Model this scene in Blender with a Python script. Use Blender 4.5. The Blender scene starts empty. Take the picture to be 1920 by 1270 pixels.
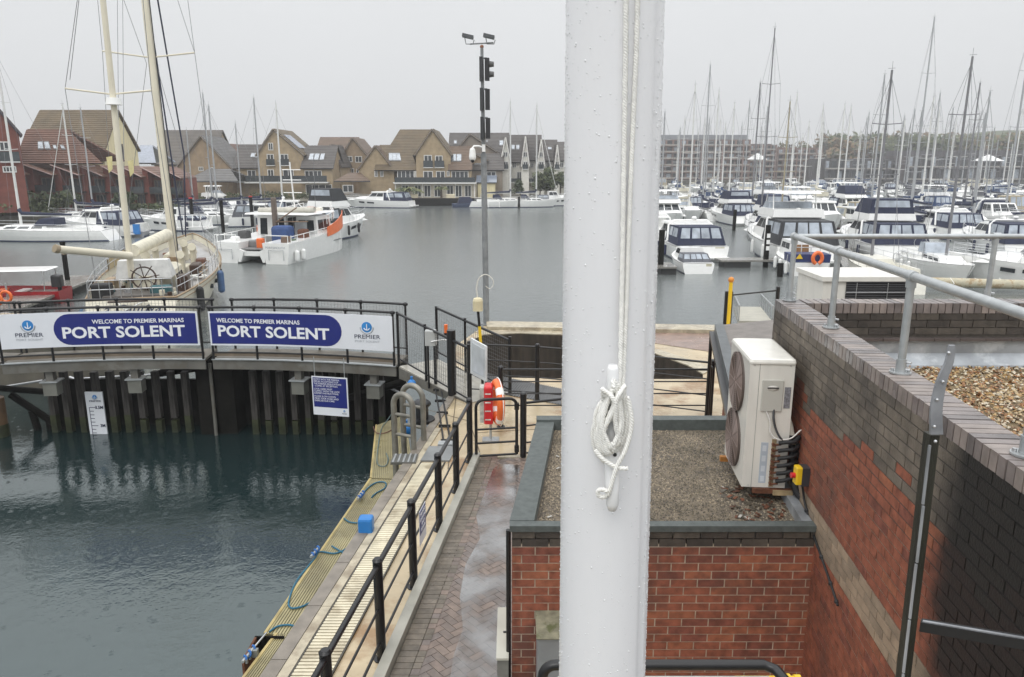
import bpy, math, random
from mathutils import Vector, Matrix
from mathutils.geometry import tessellate_polygon
random.seed(7)
R = math.radians
sc = bpy.context.scene
# ---------------------------------------------------------------- camera
CAMZ = 5.2; PITCH = R(13.2); F = 1400.0 / 1920.0
cd = bpy.data.cameras.new('camera'); cam = bpy.data.objects.new('camera', cd); sc.collection.objects.link(cam)
cam.location = (0, 0, CAMZ); cam.rotation_euler = (R(90) - PITCH, 0, 0)
cd.sensor_width = 36.0; cd.lens = 36.0 * F; cd.clip_start = 0.05; cd.clip_end = 6000
sc.camera = cam
WATER = -2.1
# ---------------------------------------------------------------- sky and light (overcast, raining)
w = bpy.data.worlds.new('World'); sc.world = w; w.use_nodes = True
nt = w.node_tree; nt.nodes.clear()
out = nt.nodes.new('ShaderNodeOutputWorld'); bg = nt.nodes.new('ShaderNodeBackground')
sky = nt.nodes.new('ShaderNodeTexSky'); sky.sky_type = 'NISHITA'; sky.sun_disc = False
sky.sun_elevation = R(50); sky.sun_rotation = R(200); sky.air_density = 1; sky.dust_density = 6
bw = nt.nodes.new('ShaderNodeHueSaturation'); bw.inputs['Saturation'].default_value = 0.05
bw.inputs['Value'].default_value = 0.9
tc = nt.nodes.new('ShaderNodeTexCoord'); sep = nt.nodes.new('ShaderNodeSeparateXYZ')
cr = nt.nodes.new('ShaderNodeValToRGB')          # overcast: zenith brighter than horizon
e = cr.color_ramp.elements
e[0].position = 0.0; e[0].color = (6.1, 6.2, 6.3, 1)
e[1].position = 1.0; e[1].color = (18.0, 18.3, 18.6, 1)
m_ = e.new(0.3); m_.color = (6.7, 6.82, 6.95, 1)
nz = nt.nodes.new('ShaderNodeTexNoise'); nz.inputs['Scale'].default_value = 1.6; nz.inputs['Detail'].default_value = 3
mr = nt.nodes.new('ShaderNodeMapRange'); mr.inputs['To Min'].default_value = 0.93; mr.inputs['To Max'].default_value = 1.06
mul = nt.nodes.new('ShaderNodeVectorMath'); mul.operation = 'MULTIPLY'
mix = nt.nodes.new('ShaderNodeMix'); mix.data_type = 'RGBA'; mix.inputs['Factor'].default_value = 0.93
bg.inputs['Strength'].default_value = 0.115
L = nt.links.new
L(sky.outputs[0], bw.inputs['Color']); L(tc.outputs['Generated'], sep.inputs[0]); L(sep.outputs['Z'], cr.inputs[0])
L(tc.outputs['Generated'], nz.inputs['Vector']); L(nz.outputs['Fac'], mr.inputs['Value'])
L(cr.outputs[0], mul.inputs[0]); L(mr.outputs[0], mul.inputs[1])
L(bw.outputs[0], mix.inputs['A']); L(mul.outputs[0], mix.inputs['B']); L(mix.outputs['Result'], bg.inputs['Color']); L(bg.outputs[0], out.inputs[0])
sd = bpy.data.lights.new('sun', 'SUN'); sd.energy = 0.6; sd.angle = R(30); sd.color = (1, .97, .93)
so = bpy.data.objects.new('sun', sd); sc.collection.objects.link(so); so.rotation_euler = (R(40), 0, R(-20))
sc.view_settings.view_transform = 'Standard'; sc.view_settings.look = 'None'; sc.view_settings.gamma = 1
sc.view_settings.exposure = 0.17
# ---------------------------------------------------------------- pixel -> world (photo is 1920 x 1270)
cp, sp = math.cos(PITCH), math.sin(PITCH)
def ray(px, py):
    a = (px - 960) / 1400.0; b = (py - 635) / 1400.0
    return Vector((a, cp - b * sp, -sp - b * cp))
def atz(px, py, z):
    d = ray(px, py); return Vector((0, 0, CAMZ)) + d * ((z - CAMZ) / d.z)
def aty(px, py, Y):
    d = ray(px, py); return Vector((0, 0, CAMZ)) + d * (Y / d.y)
def atx(px, py, X):
    d = ray(px, py); return Vector((0, 0, CAMZ)) + d * (X / d.x)
# ---------------------------------------------------------------- materials
MATS = {}
def M(name, col, rough=.6, metal=0, var=.18, scale=3.0, bump=0, bscale=60, coat=0, spec=.5, stain=None, stain_scale=1.2, wetvar=0, det=4, objco=True, stretch=None):
    if name in MATS: return MATS[name]
    m = bpy.data.materials.new(name); m.use_nodes = True; n = m.node_tree; N = n.nodes; K = n.links.new
    b = N['Principled BSDF']
    t = N.new('ShaderNodeTexCoord'); src = t.outputs['Object']
    if stretch:
        mp = N.new('ShaderNodeMapping'); mp.inputs['Scale'].default_value = stretch; K(src, mp.inputs[0]); src = mp.outputs[0]
    z = N.new('ShaderNodeTexNoise'); z.inputs['Scale'].default_value = scale; z.inputs['Detail'].default_value = det
    K(src, z.inputs['Vector'])
    r = N.new('ShaderNodeMapRange'); r.inputs['From Min'].default_value = .25; r.inputs['From Max'].default_value = .75
    r.inputs['To Min'].default_value = 1 - var; r.inputs['To Max'].default_value = 1 + var; K(z.outputs['Fac'], r.inputs['Value'])
    v = N.new('ShaderNodeVectorMath'); v.operation = 'MULTIPLY'; v.inputs[0].default_value = col[:3]; K(r.outputs[0], v.inputs[1])
    cout = v.outputs[0]
    if stain:
        z2 = N.new('ShaderNodeTexNoise'); z2.inputs['Scale'].default_value = stain_scale; z2.inputs['Detail'].default_value = 6; z2.inputs['Roughness'].default_value = .65
        K(src, z2.inputs['Vector'])
        r2 = N.new('ShaderNodeMapRange'); r2.inputs['From Min'].default_value = .5; r2.inputs['From Max'].default_value = .62; K(z2.outputs['Fac'], r2.inputs['Value'])
        r2.inputs['To Max'].default_value = .85
        mx = N.new('ShaderNodeMix'); mx.data_type = 'RGBA'; K(r2.outputs[0], mx.inputs['Factor']); K(cout, mx.inputs['A']); mx.inputs['B'].default_value = (*stain, 1)
        cout = mx.outputs['Result']
    K(cout, b.inputs['Base Color'])
    b.inputs['Roughness'].default_value = rough; b.inputs['Metallic'].default_value = metal
    b.inputs['Specular IOR Level'].default_value = spec; b.inputs['Coat Weight'].default_value = coat; b.inputs['Coat Roughness'].default_value = .08
    if wetvar:
        z3 = N.new('ShaderNodeTexNoise'); z3.inputs['Scale'].default_value = .9; z3.inputs['Detail'].default_value = 5; K(src, z3.inputs['Vector'])
        r3 = N.new('ShaderNodeMapRange'); r3.inputs['From Min'].default_value = .4; r3.inputs['From Max'].default_value = .6
        r3.inputs['To Min'].default_value = max(.04, rough - wetvar); r3.inputs['To Max'].default_value = rough; K(z3.outputs['Fac'], r3.inputs['Value'])
        K(r3.outputs[0], b.inputs['Roughness'])
    if bump:
        z4 = N.new('ShaderNodeTexNoise'); z4.inputs['Scale'].default_value = bscale; z4.inputs['Detail'].default_value = 3; K(src, z4.inputs['Vector'])
        bp = N.new('ShaderNodeBump'); bp.inputs['Strength'].default_value = bump; bp.inputs['Distance'].default_value = .01
        K(z4.outputs['Fac'], bp.inputs['Height']); K(bp.outputs[0], b.inputs['Normal'])
    MATS[name] = m; return m
# ---------------------------------------------------------------- mesh builder
class MB:
    def __init__(s): s.v = []; s.f = []; s.m = []; s.mats = []; s.sm = []
    def mi(s, m):
        if m not in s.mats: s.mats.append(m)
        return s.mats.index(m)
    def add(s, vs, fs, m, smooth=False):
        o = len(s.v); s.v += [tuple(v) for v in vs]; k = s.mi(m)
        for f in fs: s.f.append([i + o for i in f]); s.m.append(k); s.sm.append(smooth)
    def hexa(s, p, m):   # p: 4 bottom ccw, 4 top ccw
        s.add(p, [(3, 2, 1, 0), (4, 5, 6, 7), (0, 1, 5, 4), (1, 2, 6, 5), (2, 3, 7, 6), (3, 0, 4, 7)], m)
    def box(s, x0, x1, y0, y1, z0, z1, m):
        s.hexa([(x0, y0, z0), (x1, y0, z0), (x1, y1, z0), (x0, y1, z0), (x0, y0, z1), (x1, y0, z1), (x1, y1, z1), (x0, y1, z1)], m)
    def obox(s, c, u, w_, sx, sy, sz, m):      # oriented: u = x dir, w_ = up dir
        u = Vector(u).normalized(); w_ = Vector(w_).normalized(); v = w_.cross(u).normalized(); c = Vector(c)
        P = []
        for k in (-1, 1):
            for a, b in ((-1, -1), (1, -1), (1, 1), (-1, 1)):
                P.append(c + u * a * sx / 2 + v * b * sy / 2 + w_ * k * sz / 2)
        s.hexa(P, m)
    def rbox(s, x0, x1, y0, y1, z0, z1, r, m, n=3):   # box with rounded vertical edges and soft top
        pts = []
        for cx, cy, a0 in ((x1 - r, y1 - r, 0), (x0 + r, y1 - r, 90), (x0 + r, y0 + r, 180), (x1 - r, y0 + r, 270)):
            for k in range(n + 1):
                a = R(a0 + 90 * k / n); pts.append((cx + r * math.cos(a), cy + r * math.sin(a)))
        N = len(pts); cx, cy = (x0 + x1) / 2, (y0 + y1) / 2
        rings = [(z0, 0), (z1 - r, 0), (z1 - r * .3, r * .25), (z1, r)]
        vs = []
        for z, ins in rings:
            fx = 1 - ins / max(1e-6, (x1 - x0) / 2); fy = 1 - ins / max(1e-6, (y1 - y0) / 2)
            vs += [(cx + (a - cx) * fx, cy + (b - cy) * fy, z) for a, b in pts]
        fs = [tuple(range(N))[::-1], tuple(range(3 * N, 4 * N))]
        for q in range(3):
            for i in range(N):
                j = (i + 1) % N; fs.append((q * N + i, q * N + j, (q + 1) * N + j, (q + 1) * N + i))
        s.add(vs, fs, m)
    def tube(s, pts, r, m, n=8, r1=None, cap=True, closed=False):
        pts = [Vector(p) for p in pts]; k = len(pts); vs = []; fs = []
        up = None
        for i, p in enumerate(pts):
            if closed: t = (pts[(i + 1) % k] - pts[i - 1])
            else: t = pts[min(i + 1, k - 1)] - pts[max(i - 1, 0)]
            t = t.normalized() if t.length > 1e-9 else Vector((0, 0, 1))
            if up is None: up = Vector((0, 0, 1)) if abs(t.z) < .9 else Vector((1, 0, 0))
            a = t.cross(up)
            if a.length < 1e-6: a = t.orthogonal()
            a.normalize(); b = a.cross(t).normalized(); up = b
            rr = r if r1 is None else r + (r1 - r) * i / max(1, k - 1)
            for j in range(n):
                q = 2 * math.pi * j / n; vs.append(p + a * rr * math.cos(q) + b * rr * math.sin(q))
        for i in range(k if closed else k - 1):
            i2 = (i + 1) % k
            for j in range(n):
                j2 = (j + 1) % n; fs.append((i * n + j, i * n + j2, i2 * n + j2, i2 * n + j))
        s.add(vs, fs, m, n > 4)
        if cap and not closed:
            s.add([vs[j] for j in range(n)], [tuple(range(n))[::-1]], m); s.add([vs[(k - 1) * n + j] for j in range(n)], [tuple(range(n))], m)
    def ball(s, c, r, m, nu=10, nv=7, sx=1, sy=1, sz=1):
        vs = []; fs = []
        for i in range(nv + 1):
            th = math.pi * i / nv
            for j in range(nu):
                ph = 2 * math.pi * j / nu
                vs.append((c[0] + r * sx * math.sin(th) * math.cos(ph), c[1] + r * sy * math.sin(th) * math.sin(ph), c[2] + r * sz * math.cos(th)))
        for i in range(nv):
            for j in range(nu):
                j2 = (j + 1) % nu; fs.append((i * nu + j, (i + 1) * nu + j, (i + 1) * nu + j2, i * nu + j2))
        s.add(vs, fs, m, True)
    def prism(s, poly, ex, m):     # polygon (3d pts) extruded along ex
        poly = [Vector(p) for p in poly]; ex = Vector(ex); n = len(poly)
        tri = tessellate_polygon([poly])
        vs = poly + [p + ex for p in poly]; fs = []
        nrm = Vector((0, 0, 0))
        for i in range(n): nrm += poly[i].cross(poly[(i + 1) % n])
        flip = nrm.dot(ex) > 0
        for t in tri: 
            fs.append(tuple(t)); fs.append(tuple(i + n for i in t[::-1]))
        for i in range(n):
            j = (i + 1) % n; fs.append((i, j, j + n, i + n) if flip else (j, i, i + n, j + n))
        s.add(vs, fs, m)
    def sheet(s, outer, holes, z, m):
        polys = [[Vector((p[0], p[1], 0)) for p in q] for q in [outer] + holes]
        tri = tessellate_polygon(polys); vs = [(p.x, p.y, z) for q in polys for p in q]; fs = []
        for t in tri:
            a, b, c = [Vector(vs[i]) for i in t]
            fs.append(tuple(t) if (b - a).cross(c - a).z > 0 else tuple(t[::-1]))
        s.add(vs, fs, m)
    def wallring(s, poly, z0, z1, m, closed=True):
        n = len(poly)
        for i in range(n if closed else n - 1):
            a = poly[i]; b = poly[(i + 1) % n]
            s.add([(a[0], a[1], z0), (b[0], b[1], z0), (b[0], b[1], z1), (a[0], a[1], z1)], [(0, 1, 2, 3)], m)
    def panel(s, quad, u0, u1, v0, v1, off, m):  # slab laid on a bilinear quad (bl, br, tr, tl)
        q = [Vector(p) for p in quad]
        def P(u, v): return (q[0] * (1 - u) + q[1] * u) * (1 - v) + (q[3] * (1 - u) + q[2] * u) * v
        n = (q[1] - q[0]).cross(q[3] - q[0]).normalized() * off
        a = [P(u0, v0), P(u1, v0), P(u1, v1), P(u0, v1)]
        s.hexa([p - n * .3 for p in a] + [p + n for p in a], m)
    def build(s, name, parent=None, loc=None, rot=None):
        me = bpy.data.meshes.new(name); me.from_pydata(s.v, [], s.f)
        for m in s.mats: me.materials.append(m)
        me.polygons.foreach_set('material_index', s.m); me.polygons.foreach_set('use_smooth', s.sm); me.update()
        o = bpy.data.objects.new(name, me); sc.collection.objects.link(o)
        if parent: o.parent = parent
        if loc: o.location = loc
        if rot: o.rotation_euler = rot
        return o
def thing(name, label, cat, loc=(0, 0, 0), rz=0, group=None):
    o = bpy.data.objects.new(name, None); sc.collection.objects.link(o); o.empty_display_size = .2
    o.location = loc; o.rotation_euler = (0, 0, rz); o['label'] = label; o['category'] = cat
    if group: o['group'] = group
    return o
def tag(o, label, cat, group=None):
    o['label'] = label; o['category'] = cat
    if group: o['group'] = group
    return o
def struct(o, kind='structure'):
    o['kind'] = kind; return o
KIDS = {}
def kids(o):
    return [c for c in sc.objects if c.parent == o]
def tree_of(o): return (o, [tree_of(c) for c in kids(o)])
def dup_tree(t, parent=None):
    c = t[0].copy(); sc.collection.objects.link(c); c.parent = parent
    for k in t[1]: dup_tree(k, c)
    return c
def text(name, body, size, mat, parent, loc, rot, sx=1.0, bold=0.0, align='CENTER', depth=.002, spacing=1.0, line=1.0, shear=0):
    cu = bpy.data.curves.new(name, 'FONT'); cu.body = body; cu.size = size; cu.offset = bold; cu.extrude = depth; cu.resolution_u = 3
    cu.align_x = align; cu.align_y = 'CENTER'; cu.space_character = spacing; cu.space_line = line; cu.shear = shear
    to = bpy.data.objects.new('tmp_text', cu); sc.collection.objects.link(to)
    bpy.context.view_layer.update()
    me = bpy.data.meshes.new_from_object(to.evaluated_get(bpy.context.evaluated_depsgraph_get()))
    bpy.data.objects.remove(to); me.materials.clear(); me.materials.append(mat)
    o = bpy.data.objects.new(name, me); sc.collection.objects.link(o); o.parent = parent
    o.location = loc; o.rotation_euler = rot; o.scale = (sx, 1, 1)
    return o
def arc(c, r, a0, a1, n, ax='xz'):
    P = []
    for i in range(n + 1):
        a = R(a0 + (a1 - a0) * i / n); q = r * math.cos(a); s_ = r * math.sin(a)
        P.append((c[0] + q, c[1], c[2] + s_) if ax == 'xz' else (c[0] + q, c[1] + s_, c[2]) if ax == 'xy' else (c[0], c[1] + q, c[2] + s_))
    return P
def spline(pts, n=6):
    pts = [Vector(p) for p in pts]; o = []
    for i in range(len(pts) - 1):
        p0 = pts[max(i - 1, 0)]; p1 = pts[i]; p2 = pts[i + 1]; p3 = pts[min(i + 2, len(pts) - 1)]
        for k in range(n):
            t = k / n; o.append(.5 * ((2 * p1) + (p2 - p0) * t + (2 * p0 - 5 * p1 + 4 * p2 - p3) * t * t + (3 * p1 - p0 - 3 * p2 + p3) * t ** 3))
    o.append(pts[-1]); return o
HAZE = True
# ---------------------------------------------------------------- the palette
white_gel = M('white_gelcoat', (.86, .86, .84), .25, var=.04, coat=.3)
off_white = M('off_white_gelcoat', (.70, .68, .60), .35, var=.08)
cream = M('cream_paint', (.66, .62, .50), .4, var=.1, scale=2)
navy_canvas = M('navy_canvas', (.018, .024, .055), .8, var=.25, scale=4)
grey_canvas = M('grey_canvas', (.10, .105, .12), .8, var=.2)
black_paint = M('black_paint', (.009, .009, .010), .32, var=.3, scale=8)
black_rubber = M('black_rubber', (.015, .015, .016), .6)
dark_glass = M('dark_window_glass', (.02, .025, .03), .06, var=.2)
clear_vinyl = M('clear_vinyl_window', (.36, .40, .45), .12, var=.35, scale=1.5)
alu = M('mast_aluminium', (.42, .43, .44), .4, metal=.5, var=.1)
alu_dark = M('weathered_dark_mast', (.20, .20, .21), .5, var=.2)
white_mast = M('white_painted_mast', (.66, .66, .64), .4, var=.06)
cream_mast = M('cream_painted_mast', (.70, .65, .52), .35, var=.08, scale=1)
tan_mast = M('tan_mast', (.33, .29, .20), .5)
wire = M('steel_rigging_wire', (.22, .22, .23), .4, metal=.5)
steel = M('stainless_steel', (.55, .56, .57), .3, metal=.8)
teak = M('wet_teak_deck', (.20, .17, .15), .25, var=.2, scale=12)
boot_blue = M('blue_boot_stripe', (.03, .05, .12), .4)
galv = M('galvanised_steel', (.43, .45, .455), .36, metal=.5, var=.14, scale=14, coat=.2)
steel_beam = M('weathered_steel_beam', (.13, .125, .11), .6, var=.3, scale=2, stain=(.11, .10, .08), stain_scale=2.5)
timber = M('dark_wet_timber', (.055, .05, .046), .75, spec=.25, var=.6, scale=3, stretch=(6, 6, .7), bump=.4, bscale=12)
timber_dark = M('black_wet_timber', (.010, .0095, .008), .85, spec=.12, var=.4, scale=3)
conc = M('wet_buff_concrete', (.47, .38, .245), .38, var=.22, scale=1.6, stain=(.27, .155, .065), stain_scale=.75, wetvar=.3, bump=.12, bscale=80)
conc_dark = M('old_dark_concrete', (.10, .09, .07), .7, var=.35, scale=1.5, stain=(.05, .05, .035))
kerb_stone = M('grey_coping_stone', (.20, .175, .145), .5, var=.35, scale=4, wetvar=.25, bump=.2)
kerb_light = M('pale_kerb', (.42, .37, .27), .45, var=.3, scale=5, wetvar=.25, stain=(.24, .19, .13), stain_scale=1.5)
slat_mat = M('cream_plastic_slats', (.64, .58, .43), .4, var=.25, scale=2, stain=(.36, .30, .20), stain_scale=1.6)
brick_red = [M('red_brick_a', (.255, .082, .046), .7, var=.42, scale=13, bump=.5, bscale=70, stain=(.12, .05, .036), stain_scale=1.15), M('red_brick_b', (.25, .08, .045), .7, var=.45, scale=13, bump=.5, bscale=70, stain=(.12, .05, .036), stain_scale=1.15),
             M('red_brick_c', (.29, .10, .052), .7, var=.4, scale=13, bump=.5, bscale=70, stain=(.12, .05, .036), stain_scale=1.15), M('red_brick_d', (.19, .062, .04), .7, var=.5, scale=13, bump=.5, bscale=70, stain=(.12, .05, .036), stain_scale=1.15)]
brick_grey = [M('grey_brick_a', (.15, .125, .098), .65, var=.35, scale=9, bump=.5, bscale=70, stain=(.065, .055, .047), stain_scale=1.3), M('grey_brick_b', (.12, .10, .08), .65, var=.35, scale=9, bump=.5, bscale=70, stain=(.065, .055, .047), stain_scale=1.3),
              M('grey_brick_c', (.17, .142, .112), .65, var=.35, scale=9, bump=.5, bscale=70, stain=(.065, .055, .047), stain_scale=1.3)]
brick_black = [M('blackened_brick_a', (.008, .007, .006), .8, spec=.15, var=.5, scale=9, bump=.4, bscale=70), M('blackened_brick_b', (.015, .012, .010), .8, spec=.15, var=.5, scale=9, bump=.4, bscale=70)]
brick_blackred = [M('stained_red_brick_a', (.05, .018, .012), .8, spec=.2, var=.45, scale=9, bump=.4, bscale=70), M('stained_red_brick_b', (.024, .012, .009), .8, spec=.2, var=.45, scale=9, bump=.4, bscale=70)]
brick_eng = [M('engineering_brick_a', (.050, .042, .036), .6, var=.4, scale=9, bump=.5, bscale=70), M('engineering_brick_b', (.062, .052, .043), .6, var=.4, scale=9, bump=.5, bscale=70), M('engineering_brick_c', (.078, .066, .054), .6, var=.4, scale=9, bump=.5, bscale=70)]
brick_buff = [M('buff_brick_a', (.31, .23, .16), .7, var=.25, scale=9, bump=.4, bscale=70), M('buff_brick_b', (.25, .19, .135), .7, var=.3, scale=9, bump=.4, bscale=70)]
mortar = M('mortar', (.42, .35, .27), .8, var=.3, scale=20)
mortar_dark = M('dark_mortar', (.07, .06, .05), .8, var=.3, scale=20)
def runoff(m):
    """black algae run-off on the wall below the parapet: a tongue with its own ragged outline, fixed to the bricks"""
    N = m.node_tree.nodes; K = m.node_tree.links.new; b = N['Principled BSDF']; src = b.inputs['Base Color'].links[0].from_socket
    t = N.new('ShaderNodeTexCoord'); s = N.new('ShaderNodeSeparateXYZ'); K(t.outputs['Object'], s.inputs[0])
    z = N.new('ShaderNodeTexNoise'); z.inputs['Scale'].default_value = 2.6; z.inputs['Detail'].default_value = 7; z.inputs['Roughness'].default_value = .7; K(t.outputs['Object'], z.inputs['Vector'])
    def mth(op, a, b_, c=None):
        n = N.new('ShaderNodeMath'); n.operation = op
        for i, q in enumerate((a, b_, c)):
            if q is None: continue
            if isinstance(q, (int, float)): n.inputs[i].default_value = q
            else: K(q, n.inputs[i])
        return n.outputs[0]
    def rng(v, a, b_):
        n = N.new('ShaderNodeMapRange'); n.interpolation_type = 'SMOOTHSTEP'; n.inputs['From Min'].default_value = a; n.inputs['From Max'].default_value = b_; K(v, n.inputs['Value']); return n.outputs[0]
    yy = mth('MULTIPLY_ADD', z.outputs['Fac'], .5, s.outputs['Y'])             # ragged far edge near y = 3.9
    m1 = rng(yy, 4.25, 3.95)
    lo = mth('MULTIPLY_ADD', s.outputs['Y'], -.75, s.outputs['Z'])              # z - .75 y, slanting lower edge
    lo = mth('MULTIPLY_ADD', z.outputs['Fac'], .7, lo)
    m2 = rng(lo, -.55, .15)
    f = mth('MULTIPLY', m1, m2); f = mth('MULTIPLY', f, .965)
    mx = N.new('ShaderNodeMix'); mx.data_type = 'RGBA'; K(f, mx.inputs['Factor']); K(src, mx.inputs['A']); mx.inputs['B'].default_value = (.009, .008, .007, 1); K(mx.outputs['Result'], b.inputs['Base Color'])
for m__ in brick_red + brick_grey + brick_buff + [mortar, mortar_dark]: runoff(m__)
coping_brick = [M('wet_coping_brick_a', (.20, .17, .16), .32, var=.3, scale=9, wetvar=.15), M('wet_coping_brick_b', (.15, .13, .125), .3, var=.3, scale=9, wetvar=.15), M('wet_coping_brick_c', (.25, .21, .19), .35, var=.3, scale=9)]
felt = M('grey_green_mineral_felt', (.085, .098, .094), .6, var=.25, scale=18, bump=.4, bscale=220)
flash = M('lead_flashing', (.33, .35, .37), .35, metal=.3, var=.45, scale=2.5, stain=(.55, .57, .58), stain_scale=2)
ac_body = M('cream_enamel_casing', (.74, .72, .66), .32, var=.08, scale=3, stretch=(3, 3, .6), coat=.3)
ac_panel = M('grey_plastic_cover', (.52, .51, .46), .4, var=.05)
rust = M('rusty_steel', (.13, .05, .025), .8, var=.6, scale=12, bump=.5)
yellow = M('yellow_plastic', (.75, .50, .02), .35, var=.08)
red_p = M('red_plastic', (.55, .02, .025), .3, var=.12)
orange_p = M('orange_plastic', (.80, .16, .03), .35, var=.1)
blue_p = M('blue_plastic', (.02, .18, .50), .35, var=.1)
rope_blue = M('blue_rope', (.03, .14, .22), .8, var=.3, scale=60)
rope_white = M('white_braided_rope', (.84, .83, .79), .85, var=.10, scale=90)
grating = M('plain', (.5, .4, .2))
pole_white = M('white_powder_coat', (.77, .77, .785), .28, var=.035, scale=2, stretch=(4, 4, .4), coat=.3)
sign_white = M('white_sign_panel', (.74, .76, .80), .3, var=.03, coat=.3)
sign_blue = M('royal_blue_sign_panel', (.008, .016, .17), .3, var=.08, coat=.3)
sign_text = M('white_lettering', (.82, .83, .86), .4, var=.02)
sign_dark = M('dark_lettering', (.02, .03, .07), .4, var=.02)
sign_faint = M('faint_grey_lettering', (.45, .47, .5), .4, var=.02)
logo_blue = M('logo_blue', (.03, .22, .55), .3, var=.3, scale=3)
logo_grey = M('logo_grey', (.42, .44, .47), .4)
# houses
h_tan = M('tan_brick_wall', (.36, .275, .17), .8, var=.2, scale=1.2)
h_tan2 = M('brown_brick_wall', (.30, .22, .14), .8, var=.2, scale=1.2)
h_red = M('dark_red_brick_wall', (.17, .05, .035), .8, var=.25, scale=1.2)
h_cream = M('cream_weatherboard', (.74, .66, .42), .7, var=.15, scale=2, stretch=(5, 5, .3))
h_white = M('white_render_wall', (.74, .72, .66), .7, var=.1)
h_grey = M('grey_weathered_boarding', (.26, .22, .18), .7, var=.25, scale=2, stretch=(5, 5, .3))
def roofmat(name, col):
    if name in MATS: return MATS[name]
    m = M(name, col, .6, var=.25, scale=.6, det=8); N = m.node_tree.nodes; K = m.node_tree.links.new
    b = N['Principled BSDF']; t = N.new('ShaderNodeTexCoord'); s = N.new('ShaderNodeSeparateXYZ'); K(t.outputs['Object'], s.inputs[0])
    w_ = N.new('ShaderNodeMath'); w_.operation = 'MULTIPLY'; w_.inputs[1].default_value = 22; K(s.outputs['Z'], w_.inputs[0])
    s2 = N.new('ShaderNodeMath'); s2.operation = 'SINE'; K(w_.outputs[0], s2.inputs[0])
    bp = N.new('ShaderNodeBump'); bp.inputs['Strength'].default_value = .9; bp.inputs['Distance'].default_value = .05; K(s2.outputs[0], bp.inputs['Height']); K(bp.outputs[0], b.inputs['Normal'])
    return m
r_brown = roofmat('brown_tile_roof', (.13, .085, .055)); r_dark = roofmat('dark_slate_roof', (.085, .075, .068)); r_red = roofmat('red_brown_tile_roof', (.15, .075, .05)); r_grey = roofmat('grey_tile_roof', (.13, .125, .12))
r_moss = roofmat('mossy_brown_roof', (.125, .09, .048))
win_frame = M('white_window_frame', (.68, .68, .66), .4, var=.05)
win_glass = M('house_window_glass', (.05, .055, .06), .08, var=.5, scale=.8)
sky_glass = M('skylight_glass', (.42, .45, .48), .08, metal=.4, var=.3)
bal_glass = M('smoked_balcony_glass', (.05, .06, .065), .12, var=.3)
leaf_a = M('dark_green_leaves', (.045, .065, .022), .6, var=.5, scale=.7)
leaf_b = M('olive_green_leaves', (.085, .10, .035), .6, var=.5, scale=.7)
leaf_c = M('autumn_brown_leaves', (.16, .105, .05), .6, var=.5, scale=.7)
bark = M('bark', (.08, .06, .045), .9)
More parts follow.
